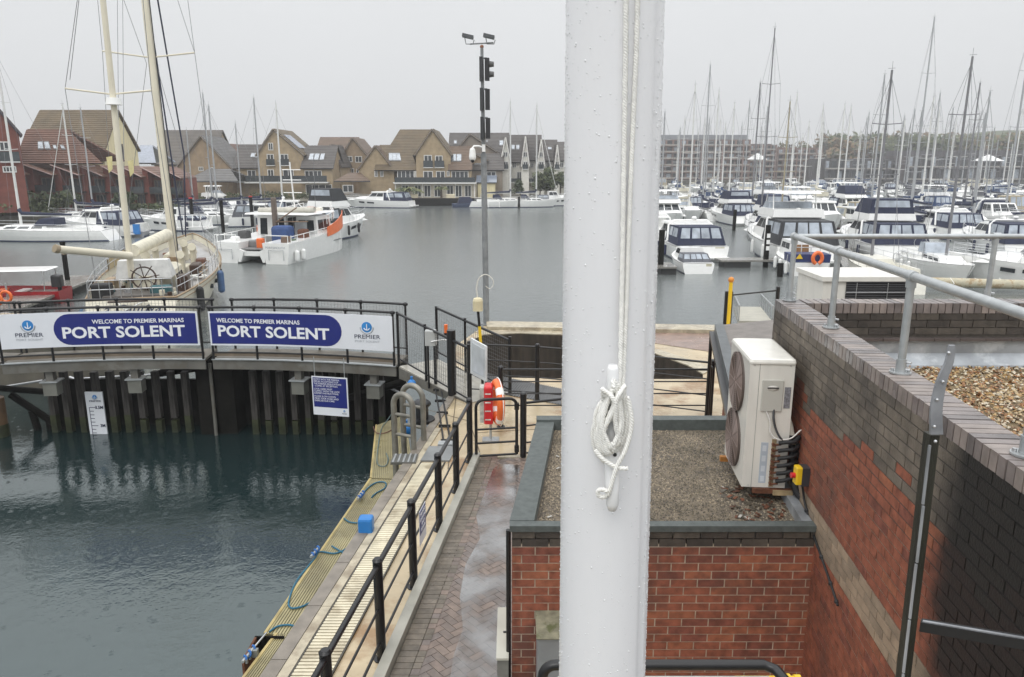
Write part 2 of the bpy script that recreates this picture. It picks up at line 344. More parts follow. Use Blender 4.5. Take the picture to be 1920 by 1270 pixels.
# ---------------------------------------------------------------- water
def water_mat():
    m = bpy.data.materials.new('harbour_water'); m.use_nodes = True; N = m.node_tree.nodes; K = m.node_tree.links.new; b = N['Principled BSDF']
    b.inputs['Base Color'].default_value = (.006, .016, .017, 1); b.inputs['IOR'].default_value = 1.85; b.inputs['Specular Tint'].default_value = (.88, 1, 1, 1); b.inputs['Roughness'].default_value = .045
    b.inputs['Specular IOR Level'].default_value = .62
    t = N.new('ShaderNodeTexCoord')
    z = N.new('ShaderNodeTexNoise'); z.inputs['Scale'].default_value = 2.2; z.inputs['Detail'].default_value = 5; z.inputs['Roughness'].default_value = .6; K(t.outputs['Object'], z.inputs['Vector'])
    z2 = N.new('ShaderNodeTexNoise'); z2.inputs['Scale'].default_value = 14; z2.inputs['Detail'].default_value = 2; K(t.outputs['Object'], z2.inputs['Vector'])
    # rain rings
    vo = N.new('ShaderNodeTexVoronoi'); vo.inputs['Scale'].default_value = 3.2; K(t.outputs['Object'], vo.inputs['Vector'])
    mu = N.new('ShaderNodeMath'); mu.operation = 'MULTIPLY'; mu.inputs[1].default_value = 70; K(vo.outputs['Distance'], mu.inputs[0])
    si = N.new('ShaderNodeMath'); si.operation = 'SINE'; K(mu.outputs[0], si.inputs[0])
    fo = N.new('ShaderNodeMapRange'); fo.inputs['From Min'].default_value = .0; fo.inputs['From Max'].default_value = .28; fo.inputs['To Min'].default_value = 1; fo.inputs['To Max'].default_value = 0; K(vo.outputs['Distance'], fo.inputs['Value'])
    rg = N.new('ShaderNodeMath'); rg.operation = 'MULTIPLY'; K(si.outputs[0], rg.inputs[0]); K(fo.outputs[0], rg.inputs[1])
    a1 = N.new('ShaderNodeMath'); a1.operation = 'MULTIPLY_ADD'; a1.inputs[1].default_value = .22; K(z2.outputs['Fac'], a1.inputs[0]); K(z.outputs['Fac'], a1.inputs[2])
    a2 = N.new('ShaderNodeMath'); a2.operation = 'MULTIPLY_ADD'; a2.inputs[1].default_value = .13; K(rg.outputs[0], a2.inputs[0]); K(a1.outputs[0], a2.inputs[2])
    # calm and ruffled patches
    z3 = N.new('ShaderNodeTexNoise'); z3.inputs['Scale'].default_value = .09; z3.inputs['Detail'].default_value = 4; K(t.outputs['Object'], z3.inputs['Vector'])
    r3 = N.new('ShaderNodeMapRange'); r3.inputs['From Min'].default_value = .35; r3.inputs['From Max'].default_value = .65; r3.inputs['To Min'].default_value = .22; r3.inputs['To Max'].default_value = .5; K(z3.outputs['Fac'], r3.inputs['Value'])
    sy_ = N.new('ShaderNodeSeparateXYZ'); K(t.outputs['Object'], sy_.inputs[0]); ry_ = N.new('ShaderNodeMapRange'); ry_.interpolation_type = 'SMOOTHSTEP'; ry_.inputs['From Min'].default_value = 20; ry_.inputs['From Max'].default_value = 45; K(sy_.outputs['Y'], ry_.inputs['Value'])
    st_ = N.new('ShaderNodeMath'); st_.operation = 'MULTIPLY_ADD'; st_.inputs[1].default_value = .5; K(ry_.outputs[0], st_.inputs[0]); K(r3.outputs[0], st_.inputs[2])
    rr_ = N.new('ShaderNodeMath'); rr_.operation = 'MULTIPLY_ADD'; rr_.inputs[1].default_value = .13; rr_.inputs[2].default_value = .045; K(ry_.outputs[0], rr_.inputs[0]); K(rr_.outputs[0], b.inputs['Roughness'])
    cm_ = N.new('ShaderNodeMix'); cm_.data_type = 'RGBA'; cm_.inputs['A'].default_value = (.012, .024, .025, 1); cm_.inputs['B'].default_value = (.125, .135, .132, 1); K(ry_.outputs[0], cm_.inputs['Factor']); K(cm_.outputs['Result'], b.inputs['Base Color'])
    bp = N.new('ShaderNodeBump'); bp.inputs['Distance'].default_value = .042; K(st_.outputs[0], bp.inputs['Strength']); K(a2.outputs[0], bp.inputs['Height']); K(bp.outputs[0], b.inputs['Normal'])
    return m
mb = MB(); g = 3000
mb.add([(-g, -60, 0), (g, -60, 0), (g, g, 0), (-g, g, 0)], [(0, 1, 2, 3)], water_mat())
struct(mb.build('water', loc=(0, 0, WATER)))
# ---------------------------------------------------------------- quay
S = .12
def ln(c, Y): return (c + S * Y, Y)
LOCK = -3.42
pitfar = [atz(*p, 0) for p in ((880, 640), (905, 629), (975, 626), (1050, 629), (1130, 640), (1230, 665), (1290, 687), (1318, 703))]
pitnear = [atz(*p, 0) for p in ((1318, 711), (1180, 711), (1050, 710), (930, 708), (885, 690))]
pit = [(p.x, p.y) for p in pitfar + pitnear]
outer = [ln(LOCK, -3), (30, -3), (30, 23.6), (6.6, 23.6), (-.85, 24.2), (-1.6, 21.5), (-1.75, 19.6), ln(LOCK + .35, 17.9), ln(LOCK, 16.6)]
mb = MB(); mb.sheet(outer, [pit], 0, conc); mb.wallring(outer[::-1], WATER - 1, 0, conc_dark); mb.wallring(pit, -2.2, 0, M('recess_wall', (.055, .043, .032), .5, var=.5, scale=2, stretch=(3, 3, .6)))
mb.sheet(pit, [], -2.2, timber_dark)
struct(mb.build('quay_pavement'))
mb = MB()
jm_ = M('slab_joint', (.10, .075, .045), .7)
for (xa, ya, xb, yb) in ((890, 812, 985, 806), (985, 806, 1330, 792), (770, 760, 880, 790), (880, 790, 900, 850), (860, 700, 840, 880)):
    p = atz(xa, ya, .002); q = atz(xb, yb, .002); n_ = Vector((-(q - p).y, (q - p).x, 0)).normalized() * .008
    mb.hexa([p - n_, q - n_, q + n_, p + n_] + [v + Vector((0, 0, .003)) for v in (p - n_, q - n_, q + n_, p + n_)], jm_)
struct(mb.build('slab_joints'))
# pale coping round the curved recess and the quay edge
mb = MB()
far_in = [Vector((p.x, p.y, 0)) for p in pitfar[1:]]
cen = Vector((3.0, 16.0, 0))
far_out = [p + (p - cen).normalized() * .55 for p in far_in]
for i in range(len(far_in) - 1):
    a, b, c, d = far_in[i], far_in[i + 1], far_out[i + 1], far_out[i]
    mb.hexa([a, b, c, d, a + Vector((0, 0, .03)), b + Vector((0, 0, .03)), c + Vector((0, 0, .03)), d + Vector((0, 0, .03))], kerb_light)
mb.hexa([(-.8, 23.3, 0), (6.6, 22.8, 0), (6.6, 23.6, 0), (-.85, 24.2, 0), (-.8, 23.3, .12), (6.6, 22.8, .12), (6.6, 23.6, .12), (-.85, 24.2, .12)], kerb_light)
struct(mb.build('quay_edge_kerb'))
# red paved strip beyond the recess
mb = MB()
def paveq(pxs, z, m): mb.sheet([(atz(*p, 0).x, atz(*p, 0).y) for p in pxs], [], z, m)
pave_far = M('distant_red_paving', (.25, .17, .135), .45, var=.3, scale=3, wetvar=.25)
paveq([(1060, 617), (1330, 619), (1330, 660), (1200, 640), (1060, 626)], .01, pave_far)
struct(mb.build('red_paving'))
# grating ramp in front of the recess
mb = MB(); gr = M('grey_grating', (.09, .09, .09), .4, var=.3)
a = [atz(*p, 0) for p in ((760, 690), (905, 700), (1052, 730), (1052, 760), (860, 725))]
mb.sheet([(p.x, p.y) for p in a], [], .012, gr)
for i in range(40):
    t = i / 39; p = a[1].lerp(a[2], t); q = a[4].lerp(a[3], t)
    mb.obox((p + q) / 2 + Vector((0, 0, .02)), (q - p), (0, 0, 1), (q - p).length, .015, .016, gr)
struct(mb.build('grating_walkway'))
# lock edge: grey stone, pale kerb
def strip(name, c0, c1, y0, y1, z0, z1, m, mb=None, kind=True):
    own = mb is None; mb = mb or MB()
    p = [ln(c0, y0), ln(c1, y0), ln(c1, y1), ln(c0, y1)]
    mb.hexa([(x, y, z0) for x, y in p] + [(x, y, z1) for x, y in p], m)
    if own: return struct(mb.build(name))
mb = MB(); y = 2.0
while y < 16.5:
    strip('', LOCK, LOCK + .17, y, min(y + .99, 16.5), -.3, .03, kerb_stone, mb); y += 1.0
struct(mb.build('lock_coping_stones'))
mb = MB(); y = 2.0
while y < 14.2:
    strip('', LOCK + .175, LOCK + .29, y, min(y + 1.49, 14.2), 0, .024, kerb_light, mb); y += 1.5
struct(mb.build('lock_kerb'))
# cream slatted channel cover
root = thing('channel_cover', 'long cream slatted cover running along the lock edge beside the black railing', 'drain cover', (0, 0, 0))
mb = MB(); c0, c1 = -3.12, -2.68; y = 3.5
dk = M('dark_channel', (.06, .055, .045), .6)
strip('', c0, c1, 3.5, 12.45, .001, .008, dk, mb); mb.build('channel', root)
mb = MB()
while y < 12.4:
    strip('', c0 + .02, c1 - .02, y, y + .038, .008, .03, slat_mat, mb); y += .056
mb.build('slat_panel', root)
mb = MB(); strip('', c0, c0 + .018, 3.5, 12.45, .008, .032, dk, mb); strip('', c1 - .018, c1, 3.5, 12.45, .008, .032, dk, mb); mb.build('edge_frame', root)
mb = MB(); strip('', -3.14, -2.62, 12.5, 13.2, .002, .03, M('grey_steel_plate', (.25, .26, .26), .35, metal=.4), mb); tag(mb.build('access_plate'), 'grey steel plate at the far end of the slatted channel cover', 'plate')
# upstand below the railing
strip('railing_kerb', -2.20, -2.08, 2.0, 12.6, 0, .14, M('pale_upstand', (.36, .35, .30), .45, var=.2, wetvar=.2))
# block paving: grey border of headers, herringbone field
pb = [M('paving_block_a', (.19, .145, .12), .42, var=.25, scale=12, wetvar=.22, bump=.2), M('paving_block_b', (.165, .13, .11), .4, var=.25, scale=12, wetvar=.22, bump=.2), M('paving_block_c', (.21, .16, .13), .42, var=.25, scale=12, wetvar=.22, bump=.2), M('paving_block_d', (.165, .135, .12), .4, var=.25, scale=12, wetvar=.22, bump=.2)]
gb = [M('grey_block_a', (.16, .135, .105), .42, var=.3, scale=12, wetvar=.2, bump=.2), M('grey_block_b', (.13, .11, .085), .42, var=.3, scale=12, wetvar=.2, bump=.2)]
joint = M('mossy_joint', (.055, .055, .035), .7, var=.5)
mb = MB(); strip('', -2.08, .2, 1.0, 12.75, .001, .012, joint, mb); y = 1.0
while y < 12.7:
    strip('', -2.07, -1.875, y, y + .092, .012, .036 + random.uniform(0, .002), random.choice(gb), mb); strip('', -1.868, -1.78, y, y + .092, .012, .036 + random.uniform(0, .002), random.choice(gb + pb), mb); y += .099
struct(mb.build('paving_border'))
mb = MB(); bw_, bl = .096, .192; ang = R(40); ca, sa = math.cos(ang), math.sin(ang)
def in_path(x, y): c = x - S * y; return -1.86 < c < -.55 and 1.2 < y < 12.62
def herring():
    for i in range(-20, 215):
        for j in range(-170, 170):
            k = (i - j) % 4
            if k == 0: yield (i * bw_, j * bw_, 2 * bw_, bw_)
            elif k == 3: yield (i * bw_, j * bw_, bw_, 2 * bw_)
gap = .006; cnt = 0
for (x0, y0, wx, wy) in herring():
    cx, cy = x0 + wx / 2, y0 + wy / 2
    X = ca * cx - sa * cy - 6; Y = sa * cx + ca * cy - 4
    if not in_path(X, Y): continue
    P = []
    for a, b in ((x0 + gap / 2, y0 + gap / 2), (x0 + wx - gap / 2, y0 + gap / 2), (x0 + wx - gap / 2, y0 + wy - gap / 2), (x0 + gap / 2, y0 + wy - gap / 2)):
        P.append((ca * a - sa * b - 6, sa * a + ca * b - 4))
    h = .03 + random.uniform(0, .002)
    mb.hexa([(p[0], p[1], .012) for p in P] + [(p[0], p[1], h) for p in P], random.choice(pb)); cnt += 1
print('paving blocks', cnt)
struct(mb.build('herringbone_paving'))
mb = MB(); strip('', -1.78, -.2, 12.62, 12.75, .012, .04, kerb_light, mb); struct(mb.build('path_threshold_kerb'))
# standing water film on the path
def film_mat():
    m = bpy.data.materials.new('rainwater_film'); m.use_nodes = True; N = m.node_tree.nodes; K = m.node_tree.links.new; N.remove(N['Principled BSDF'])
    o = N['Material Output']; tr = N.new('ShaderNodeBsdfTransparent'); tr.inputs[0].default_value = (.66, .62, .58, 1)
    gl = N.new('ShaderNodeBsdfGlossy'); gl.inputs['Roughness'].default_value = .2; fr = N.new('ShaderNodeFresnel'); fr.inputs['IOR'].default_value = 1.5
    t = N.new('ShaderNodeTexCoord'); z = N.new('ShaderNodeTexNoise'); z.inputs['Scale'].default_value = 18; K(t.outputs['Object'], z.inputs['Vector'])
    bp = N.new('ShaderNodeBump'); bp.inputs['Strength'].default_value = .25; bp.inputs['Distance'].default_value = .004; K(z.outputs['Fac'], bp.inputs['Height']); K(bp.outputs[0], gl.inputs['Normal'])
    mx = N.new('ShaderNodeMixShader'); ml = N.new('ShaderNodeMath'); ml.operation = 'MULTIPLY'; ml.inputs[1].default_value = 5.0; ml.use_clamp = True
    z2 = N.new('ShaderNodeTexNoise'); z2.inputs['Scale'].default_value = 2.2; z2.inputs['Detail'].default_value = 6; K(t.outputs['Object'], z2.inputs['Vector'])
    r2 = N.new('ShaderNodeMapRange'); r2.inputs['From Min'].default_value = .30; r2.inputs['From Max'].default_value = .60; K(z2.outputs['Fac'], r2.inputs['Value'])
    m2 = N.new('ShaderNodeMath'); m2.operation = 'MULTIPLY'; K(fr.outputs[0], ml.inputs[0]); K(ml.outputs[0], m2.inputs[0]); K(r2.outputs[0], m2.inputs[1])
    K(m2.outputs[0], mx.inputs[0]); t2 = N.new('ShaderNodeBsdfTransparent')
    mx0 = N.new('ShaderNodeMixShader'); K(r2.outputs[0], mx0.inputs[0]); K(t2.outputs[0], mx0.inputs[1]); K(tr.outputs[0], mx0.inputs[2])
    K(mx0.outputs[0], mx.inputs[1]); K(gl.outputs[0], mx.inputs[2]); K(mx.outputs[0], o.inputs[0]); return m
FILM = film_mat()
mb = MB(); pts = []
mb.sheet([(atz(*p, .035).x, atz(*p, .035).y) for p in ((905, 900), (935, 870), (975, 872), (972, 905), (965, 940), (955, 1000), (955, 1270), (840, 1300), (850, 1230), (868, 1180), (862, 1120), (872, 1060), (900, 1010), (890, 950))], [], .036, FILM)
struct(mb.build('puddle'))
# far left and far bank ground
mb = MB()
leftq = [(-60, 23.5), (-13.8, 23.5), (-13.8, 27), (-60, 28)]
mb.sheet(leftq, [], -.2, conc); mb.wallring(leftq[::-1], WATER - 1, -.2, conc_dark)
struct(mb.build('left_quay'))
mb = MB(); gl_ = M('far_bank_ground', (.14, .13, .10), .7, var=.3, scale=.2)
bank = [(-200, 84), (-60, 90), (-44, 103), (-44, 120), (-30, 131), (-20, 134), (2, 134), (14, 150), (16, 205), (30, 270), (150, 290), (500, 300), (900, 900), (-900, 900), (-600, 84)]
mb.sheet(bank, [], -.9, gl_); mb.wallring(bank[::-1], WATER - 1, -.9, conc_dark)
struct(mb.build('far_bank'))
# ---------------------------------------------------------------- brick walls laid brick by brick
BL, BH = .235, .077
def brick_wall(mb, o, u, width, z0, z1, n, pick, core=True, mort=None, proud=.004, depth=.03, phase=0, z_of=None):
    """bricks on the plane through o with direction u and outward normal n"""
    o = Vector(o); u = Vector(u).normalized(); n = Vector(n).normalized(); up = Vector((0, 0, 1)); r = 0; z = z1
    while z - BH > z0 - .001:
        zb = z - BH + .010; off = (BL / 2 if r % 2 else 0) + phase; x = -off
        header_row = False
        while x < width:
            a, b = max(0, x), min(width, x + BL - .011)
            if b - a > .02:
                m = pick(r, (a + b) / 2, z)
                if m:
                    j = random.uniform(-.0015, .0015); q = o + n * (proud + j)
                    p0 = q + u * a; p1 = q + u * b; back = -n * depth
                    B = [p0, p1, p1 + back, p0 + back]
                    lo = [Vector((p.x, p.y, zb)) for p in B]; hi = [Vector((p.x, p.y, z)) for p in B]
                    mb.hexa(lo + hi, m)
            x += BL
        z -= BH; r += 1
# ------------- the brick building on the right
WX, WS = 2.08, .088
def wl(Y, off=0): return Vector((WX + WS * Y + off, Y, 0))
ud = Vector((WS, 1, 0)).normalized(); nd = Vector((-1, WS, 0)).normalized()
ZC = 3.82; YN, YF = -1.0, 7.70
bld = thing('brick_building', 'large red brick building with blackened parapet and gravel roof filling the right side', 'building', (0, 0, 0))
mb = MB()
a, b = wl(YN), wl(YF)
th = .26
mb.hexa([a - nd * 0, a + Vector((8, 0, 0)), Vector((11, YF, 0)), b, a + Vector((0, 0, 2.9)), a + Vector((8, 0, 2.9)), Vector((11, YF, 2.9)), b + Vector((0, 0, 2.9))], mortar)
mb.build('core_wall', bld)
mb = MB()
wlen = (b - a).length
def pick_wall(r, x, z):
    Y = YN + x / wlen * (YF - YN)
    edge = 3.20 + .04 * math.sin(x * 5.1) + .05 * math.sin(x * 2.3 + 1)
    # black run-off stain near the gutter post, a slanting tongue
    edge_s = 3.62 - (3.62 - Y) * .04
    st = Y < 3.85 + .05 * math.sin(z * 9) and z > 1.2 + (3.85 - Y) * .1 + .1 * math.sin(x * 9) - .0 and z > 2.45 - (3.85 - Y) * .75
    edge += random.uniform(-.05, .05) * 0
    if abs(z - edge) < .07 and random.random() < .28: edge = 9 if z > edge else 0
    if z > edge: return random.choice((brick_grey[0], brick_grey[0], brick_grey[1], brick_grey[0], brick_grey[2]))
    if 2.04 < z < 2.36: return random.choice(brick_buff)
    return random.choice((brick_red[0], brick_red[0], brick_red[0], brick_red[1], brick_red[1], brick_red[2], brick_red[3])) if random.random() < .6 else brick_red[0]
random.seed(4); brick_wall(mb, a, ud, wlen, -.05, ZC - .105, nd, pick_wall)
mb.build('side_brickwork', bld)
mb = MB(); m_a = a + Vector((0, 0, 2.8)); 
# mortar behind the parapet bricks and inner leaf
mb.hexa([a, a + (-nd) * .225, b - nd * .225, b, a + Vector((0, 0, ZC - .1)), a - nd * .225 + Vector((0, 0, ZC - .1)), b - nd * .225 + Vector((0, 0, ZC - .1)), b + Vector((0, 0, ZC - .1))], mortar_dark)
mb.build('parapet_wall', bld)
# end return of the wall (faces away, left corner) and coping of bricks on edge
mb = MB(); s_ = 0.0
pos = 0
while pos < wlen - .06:
    wd = .064; c = a + ud * (pos + wd / 2) - nd * .112
    j = random.uniform(-.002, .002)
    mb.obox(c + Vector((0, 0, ZC - .052 + j)), ud, (0, 0, 1), wd, .235 + random.uniform(-.004, .004), .103, random.choice(coping_brick) if True else None)
    pos += .074
mb.build('coping', bld)
mb = MB()
for i in range(1):
    mb.hexa([a - nd * .004 + Vector((0, 0, ZC - .10)), a - nd * .22 + Vector((0, 0, ZC - .10)), b - nd * .22 + Vector((0, 0, ZC - .10)), b - nd * .004 + Vector((0, 0, ZC - .10)),
             a - nd * .004 + Vector((0, 0, ZC - .012)), a - nd * .22 + Vector((0, 0, ZC - .012)), b - nd * .22 + Vector((0, 0, ZC - .012)), b - nd * .004 + Vector((0, 0, ZC - .012))], mortar_dark)
mb.build('coping_bed', bld)
# far parapet
fx0 = b.x + .24; YP = YF - .24
mb = MB(); mb.box(fx0, 11, YP + .006, YF - .002, 2.9, ZC - .1, mortar_dark)
mb.build('far_parapet_wall', bld)
mb = MB()
brick_wall(mb, (fx0, YP, 0), (1, 0, 0), 7.5, 3.47, ZC - .105, (0, -1, 0), lambda r, x, z: random.choice(brick_eng), phase=.05)
x = fx0
while x < 10.5:
    mb.box(x, x + .064, YP - .012, YF, ZC - .104, ZC + random.uniform(-.002, .002), random.choice(coping_brick)); x += .074
# tile creasing course
x = fx0
while x < 10.5:
    mb.box(x, x + .255, YP - .06, YP + .02, 3.435, 3.46, M('brown_tile_course', (.10, .08, .075), .4, var=.3)); x += .262
mb.build('far_parapet_brickwork', bld)
mb = MB(); mb.box(fx0 - .05, 11, YP - .02, YP + .01, 3.16, 3.43, flash)
mb.hexa([(fx0 - .05, YP - .14, 3.17), (11, YP - .14, 3.17), (11, YP - .02, 3.17), (fx0 - .05, YP - .02, 3.17), (fx0 - .05, YP - .13, 3.20), (11, YP - .13, 3.20), (11, YP - .02, 3.30), (fx0 - .05, YP - .02, 3.30)], flash)
mb.build('flashing', bld)
# gravel roof
gravel_base = M('gravel_base', (.16, .115, .06), .8, var=.5, scale=30, bump=.6, bscale=60)
mb = MB(); ia = a - nd * .23; ib = b - nd * .23
mb.add([(ia.x, YN, 3.17), (11, YN, 3.17), (11, YP, 3.17), (ib.x, YP, 3.17)], [(0, 1, 2, 3)], gravel_base); mb.build('roof_deck', bld)
pm = [M('flint_pebble_%s' % n, c, .35, var=.3, scale=20, wetvar=.2) for n, c in (('amber', (.36, .22, .08)), ('tan', (.42, .32, .18)), ('brown', (.16, .09, .04)), ('pale', (.55, .48, .36)), ('rust', (.28, .13, .05)))]
mb = MB()
for k in range(26000):
    Y = random.uniform(2.2, YP - .13); x0 = WX + WS * Y + .24
    X = x0 + random.random() ** 1.3 * min(5.0, 1.2 + .78 * Y)
    if X / Y > .76 : continue
    s_ = random.uniform(.010, .022); z = 3.172 + random.uniform(0, .02)
    u = Vector((random.gauss(0, 1), random.gauss(0, 1), random.gauss(0, .35))).normalized(); w_ = Vector((random.gauss(0, .3), random.gauss(0, .3), 1))
    v = w_.cross(u).normalized(); w_ = u.cross(v)
    c = Vector((X, Y, z)); A = [u * s_ * 1.3, v * s_, -u * s_ * 1.2, -v * s_ * .9]
    mb.add([c + q for q in A] + [c + w_ * s_ * .7, c - w_ * s_ * .5], [(0, 1, 4), (1, 2, 4), (2, 3, 4), (3, 0, 4)], random.choice(pm))
g_ = mb.build('roof_gravel', bld); struct(g_, 'stuff')
# ------------- galvanised guard rail on the parapet
ZR = 4.48
rail = thing('guard_rail', 'galvanised tube guard rail standing on the brick parapet', 'railing')
def cop(Y, off=.115): return WX + WS * Y + off
posts = [(cop(3.40), 3.40), (cop(4.86), 4.86), (cop(6.29), 6.29), (cop(7.62), 7.6)]
mb = MB(); x0, y0 = cop(.4), .4
mb.tube([(x0, y0, ZR), (posts[-1][0], posts[-1][1], ZR)], .030, galv, 14); mb.build('side_rail', rail)
mb = MB(); mb.tube([(posts[-1][0], posts[-1][1], ZR), (10.5, 7.62, ZR)], .026, galv, 14)
mb.ball((posts[-1][0], posts[-1][1], ZR), .036, galv, 12, 8); mb.build('end_rail', rail)
PB = [(x, y) for x, y in posts] + [(posts[-1][0] + 2.05, 7.62), (posts[-1][0] + 4.1, 7.62)]
for i, (x, y) in enumerate(PB):
    mb = MB(); mb.tube([(x, y, ZC), (x, y, ZR)], .026, galv, 14)
    mb.tube([(x, y, ZR - .075), (x, y, ZR - .02)], .033, galv, 14)
    dx, dy = (ud.x, ud.y) if i < 4 else (1, 0)
    mb.tube([(x - dx * .04, y - dy * .04, ZR), (x + dx * .04, y + dy * .04, ZR)], .037, galv, 14)
    mb.tube([(x, y, ZC + .012), (x, y, ZC + .10)], .033, galv, 14)
    o = mb.build('post', rail)
    mb = MB(); P = arc((x, y, ZC), .075, 0, 360, 20, 'xy')[:-1]
    P = [(x + (p[0] - x) * .8, y + (p[1] - y) * .8, ZC) for p in P]
    mb.tube([(x, y, ZC + .002), (x, y, ZC + .012)], .068, galv, 20)
    for sx_, sy_ in ((.045, -.02), (-.045, .02)): mb.tube([(x + sx_, y + sy_, ZC + .012), (x + sx_, y + sy_, ZC + .03)], .011, steel, 6)
    mb.tube([(x + .025, y - .02, ZC + .03), (x + .045, y - .04, ZC + .03)], .009, steel, 6); mb.tube([(x + .025, y - .02, ZC + .08), (x + .045, y - .04, ZC + .08)], .009, steel, 6)
    mb.build('base_flange', o)
# ------------- timber post with lead capping strip
py_ = 2.9; pt = aty(1775, 705, py_); px_ = pt.x
post = thing('timber_post', 'tall dark weathered timber post with bent lead strip at its top, beside the stained wall', 'post')
mb = MB(); topz = aty(1765, 815, py_).z; bt = aty(1715, 1270, py_)
gx = .0
mb.hexa([(bt.x - .016, py_ - .01, .2), (bt.x + .024, py_ - .01, .2), (bt.x + .024, py_ + .04, .2), (bt.x - .016, py_ + .04, .2), (px_ - .040, py_ - .01, topz), (px_ + .000, py_ - .01, topz), (px_ + .000, py_ + .04, topz), (px_ - .040, py_ + .04, topz)], M('mossy_black_timber', (.028, .027, .018), .6, var=.6, scale=5, bump=.5, bscale=40, stretch=(5, 5, .6)))
mb.build('post_shaft', post)
mb = MB(); lead = M('bent_lead_strip', (.30, .31, .33), .4, metal=.4, var=.3, scale=8)
prof = [aty(*p, py_ - .035) for p in ((1757, 815), (1757, 765), (1767, 715), (1781, 680), (1786, 648))]
prof = spline(prof, 4); vs = []
wds = [.050 - .028 * (i / (len(prof) - 1)) ** 1.5 for i in range(len(prof))]
for p, wd in zip(prof, wds):
    vs += [p + Vector((-wd * .5, 0, 0)), p + Vector((wd * .5, 0, 0)), p + Vector((wd * .5, .012, 0)), p + Vector((-wd * .5, .012, 0))]
fs = []
for i in range(len(prof) - 1):
    for j in range(4): fs.append((i * 4 + j, i * 4 + (j + 1) % 4, i * 4 + 4 + (j + 1) % 4, i * 4 + 4 + j))
n_ = len(prof) * 4; fs += [(0, 3, 2, 1), (n_ - 4, n_ - 3, n_ - 2, n_ - 1)]
mb.add(vs, fs, lead); mb.build('lead_capping', post)
mb = MB()

e0 = Vector((px_ - .040, py_ - .018, topz - .04)); e1 = Vector((bt.x - .016, py_ - .018, .3))
for k in range(14):
    q0 = e0.lerp(e1, k / 14) ; q1 = e0.lerp(e1, (k + .97) / 14); jj = random.uniform(-.004, .004)
    mb.obox((q0 + q1) / 2 + Vector((jj, 0, 0)), (1, 0, 0), q0 - q1, .008, .010, (q1 - q0).length, M('bright_wet_strip', (.52, .54, .56), .25, metal=.3, var=.5, scale=2))
mb.build('edge_strip', post)
for k, (ax_, ay_) in enumerate(((1783, 662), (1772, 716), (1761, 750), (1756, 800), (1758, 828))):
    mb = MB(); c = aty(ax_ - 4, ay_, py_ - .04); mb.ball(c, .007, steel, 8, 5); mb.build('nail', post)
arm0 = aty(1726, 1172, py_ + .01); arm1 = aty(1960, 1212, py_ - .25)
mb = MB(); mb.obox((arm0 + arm1) / 2, arm1 - arm0, (0, 0, 1), (arm1 - arm0).length, .04, .045, black_rubber)
mb.obox((arm0 + arm1) / 2 + Vector((0, -.012, .027)), arm1 - arm0, (0, 0, 1), (arm1 - arm0).length, .012, .006, lead); mb.build('bracket_arm', post)
# ------------- flat roofed brick kiosk
KZ = 2.2; KF = 5.83
kx0 = lambda Y: -.70 + S * Y
kio = thing('brick_kiosk', 'low flat roofed red brick outbuilding with felt edged chippings roof', 'building')
YB = 8.46
def kr(Y): return WX + WS * Y - .002
mb = MB()
A = [(kx0(KF), KF), (kr(KF), KF), (kr(YB), YB), (kx0(YB), YB)]
ins = [(kx0(KF) + .006, KF + .001), (kr(KF), KF + .001), (kr(YB), YB), (kx0(YB) + .012, YB)]
mb.hexa([(x, y, 0) for x, y in ins] + [(x, y, 2.02) for x, y in ins], mortar); mb.build('core_wall', kio)
mb = MB()
def pick_k(r, x, z):
    if r < 2: return random.choice(brick_eng)
    if r < 3: return random.choice(brick_red[1:2] + brick_red[3:])
    return random.choice(brick_red + brick_red[:3])
brick_wall(mb, (A[0][0], KF, 0), (1, 0, 0), kr(KF) - A[0][0], -.05, KZ - .055, (0, -1, 0), pick_k, proud=.004, phase=.03)
ul = Vector((S, 1, 0)).normalized()
brick_wall(mb, (A[0][0], KF, 0), ul, (YB - KF) * 1.007, -.05, KZ - .055, Vector((-1, S, 0)), pick_k, proud=-.005)
mb.build('brickwork', kio)
def kerbseg(mb, p, q, w_, inward, z0, z1, m):
    p = Vector((*p, 0)); q = Vector((*q, 0)); inward = Vector((*inward, 0))
    mb.hexa([p + Vector((0, 0, z0)), q + Vector((0, 0, z0)), q + inward * w_ + Vector((0, 0, z0)), p + inward * w_ + Vector((0, 0, z0)),
             p + Vector((0, 0, z1)), q + Vector((0, 0, z1)), q + inward * w_ * .96 + Vector((0, 0, z1)), p + inward * w_ * .96 + Vector((0, 0, z1))], m)
mb = MB()
kerbseg(mb, (A[0][0] - .02, KF - .02), (A[1][0], KF - .02), .10, (0, 1), KZ - .055, KZ, felt)
kerbseg(mb, (A[3][0] - .02, YB), (A[0][0] - .02, KF + .08), .22, (1, 0), KZ - .055, KZ + .003, felt)
kerbseg(mb, (A[2][0], YB + .12), (A[3][0] - .02, YB + .12), .16, (0, -1), KZ - .1, KZ + .03, felt)
mb.build('roof_kerb', kio)
chip = M('wet_roof_chippings', (.15, .12, .085), .6, var=.55, scale=9, bump=1.0, bscale=110, stain=(.085, .072, .06), stain_scale=.9, det=8)
mb = MB(); mb.add([(A[0][0], KF, 2.1), (A[1][0], KF, 2.1), (A[2][0], YB, 2.1), (A[3][0], YB, 2.1)], [(0, 1, 2, 3)], chip); mb.build('roof', kio)
cm = [M('chipping_%s' % n, c, .5, var=.3, scale=20, stain=(c[0] * .45, c[1] * .45, c[2] * .42), stain_scale=1.1) for n, c in (('grey', (.20, .165, .115)), ('dark', (.09, .075, .055)), ('light', (.33, .27, .19)))]
mb = MB()
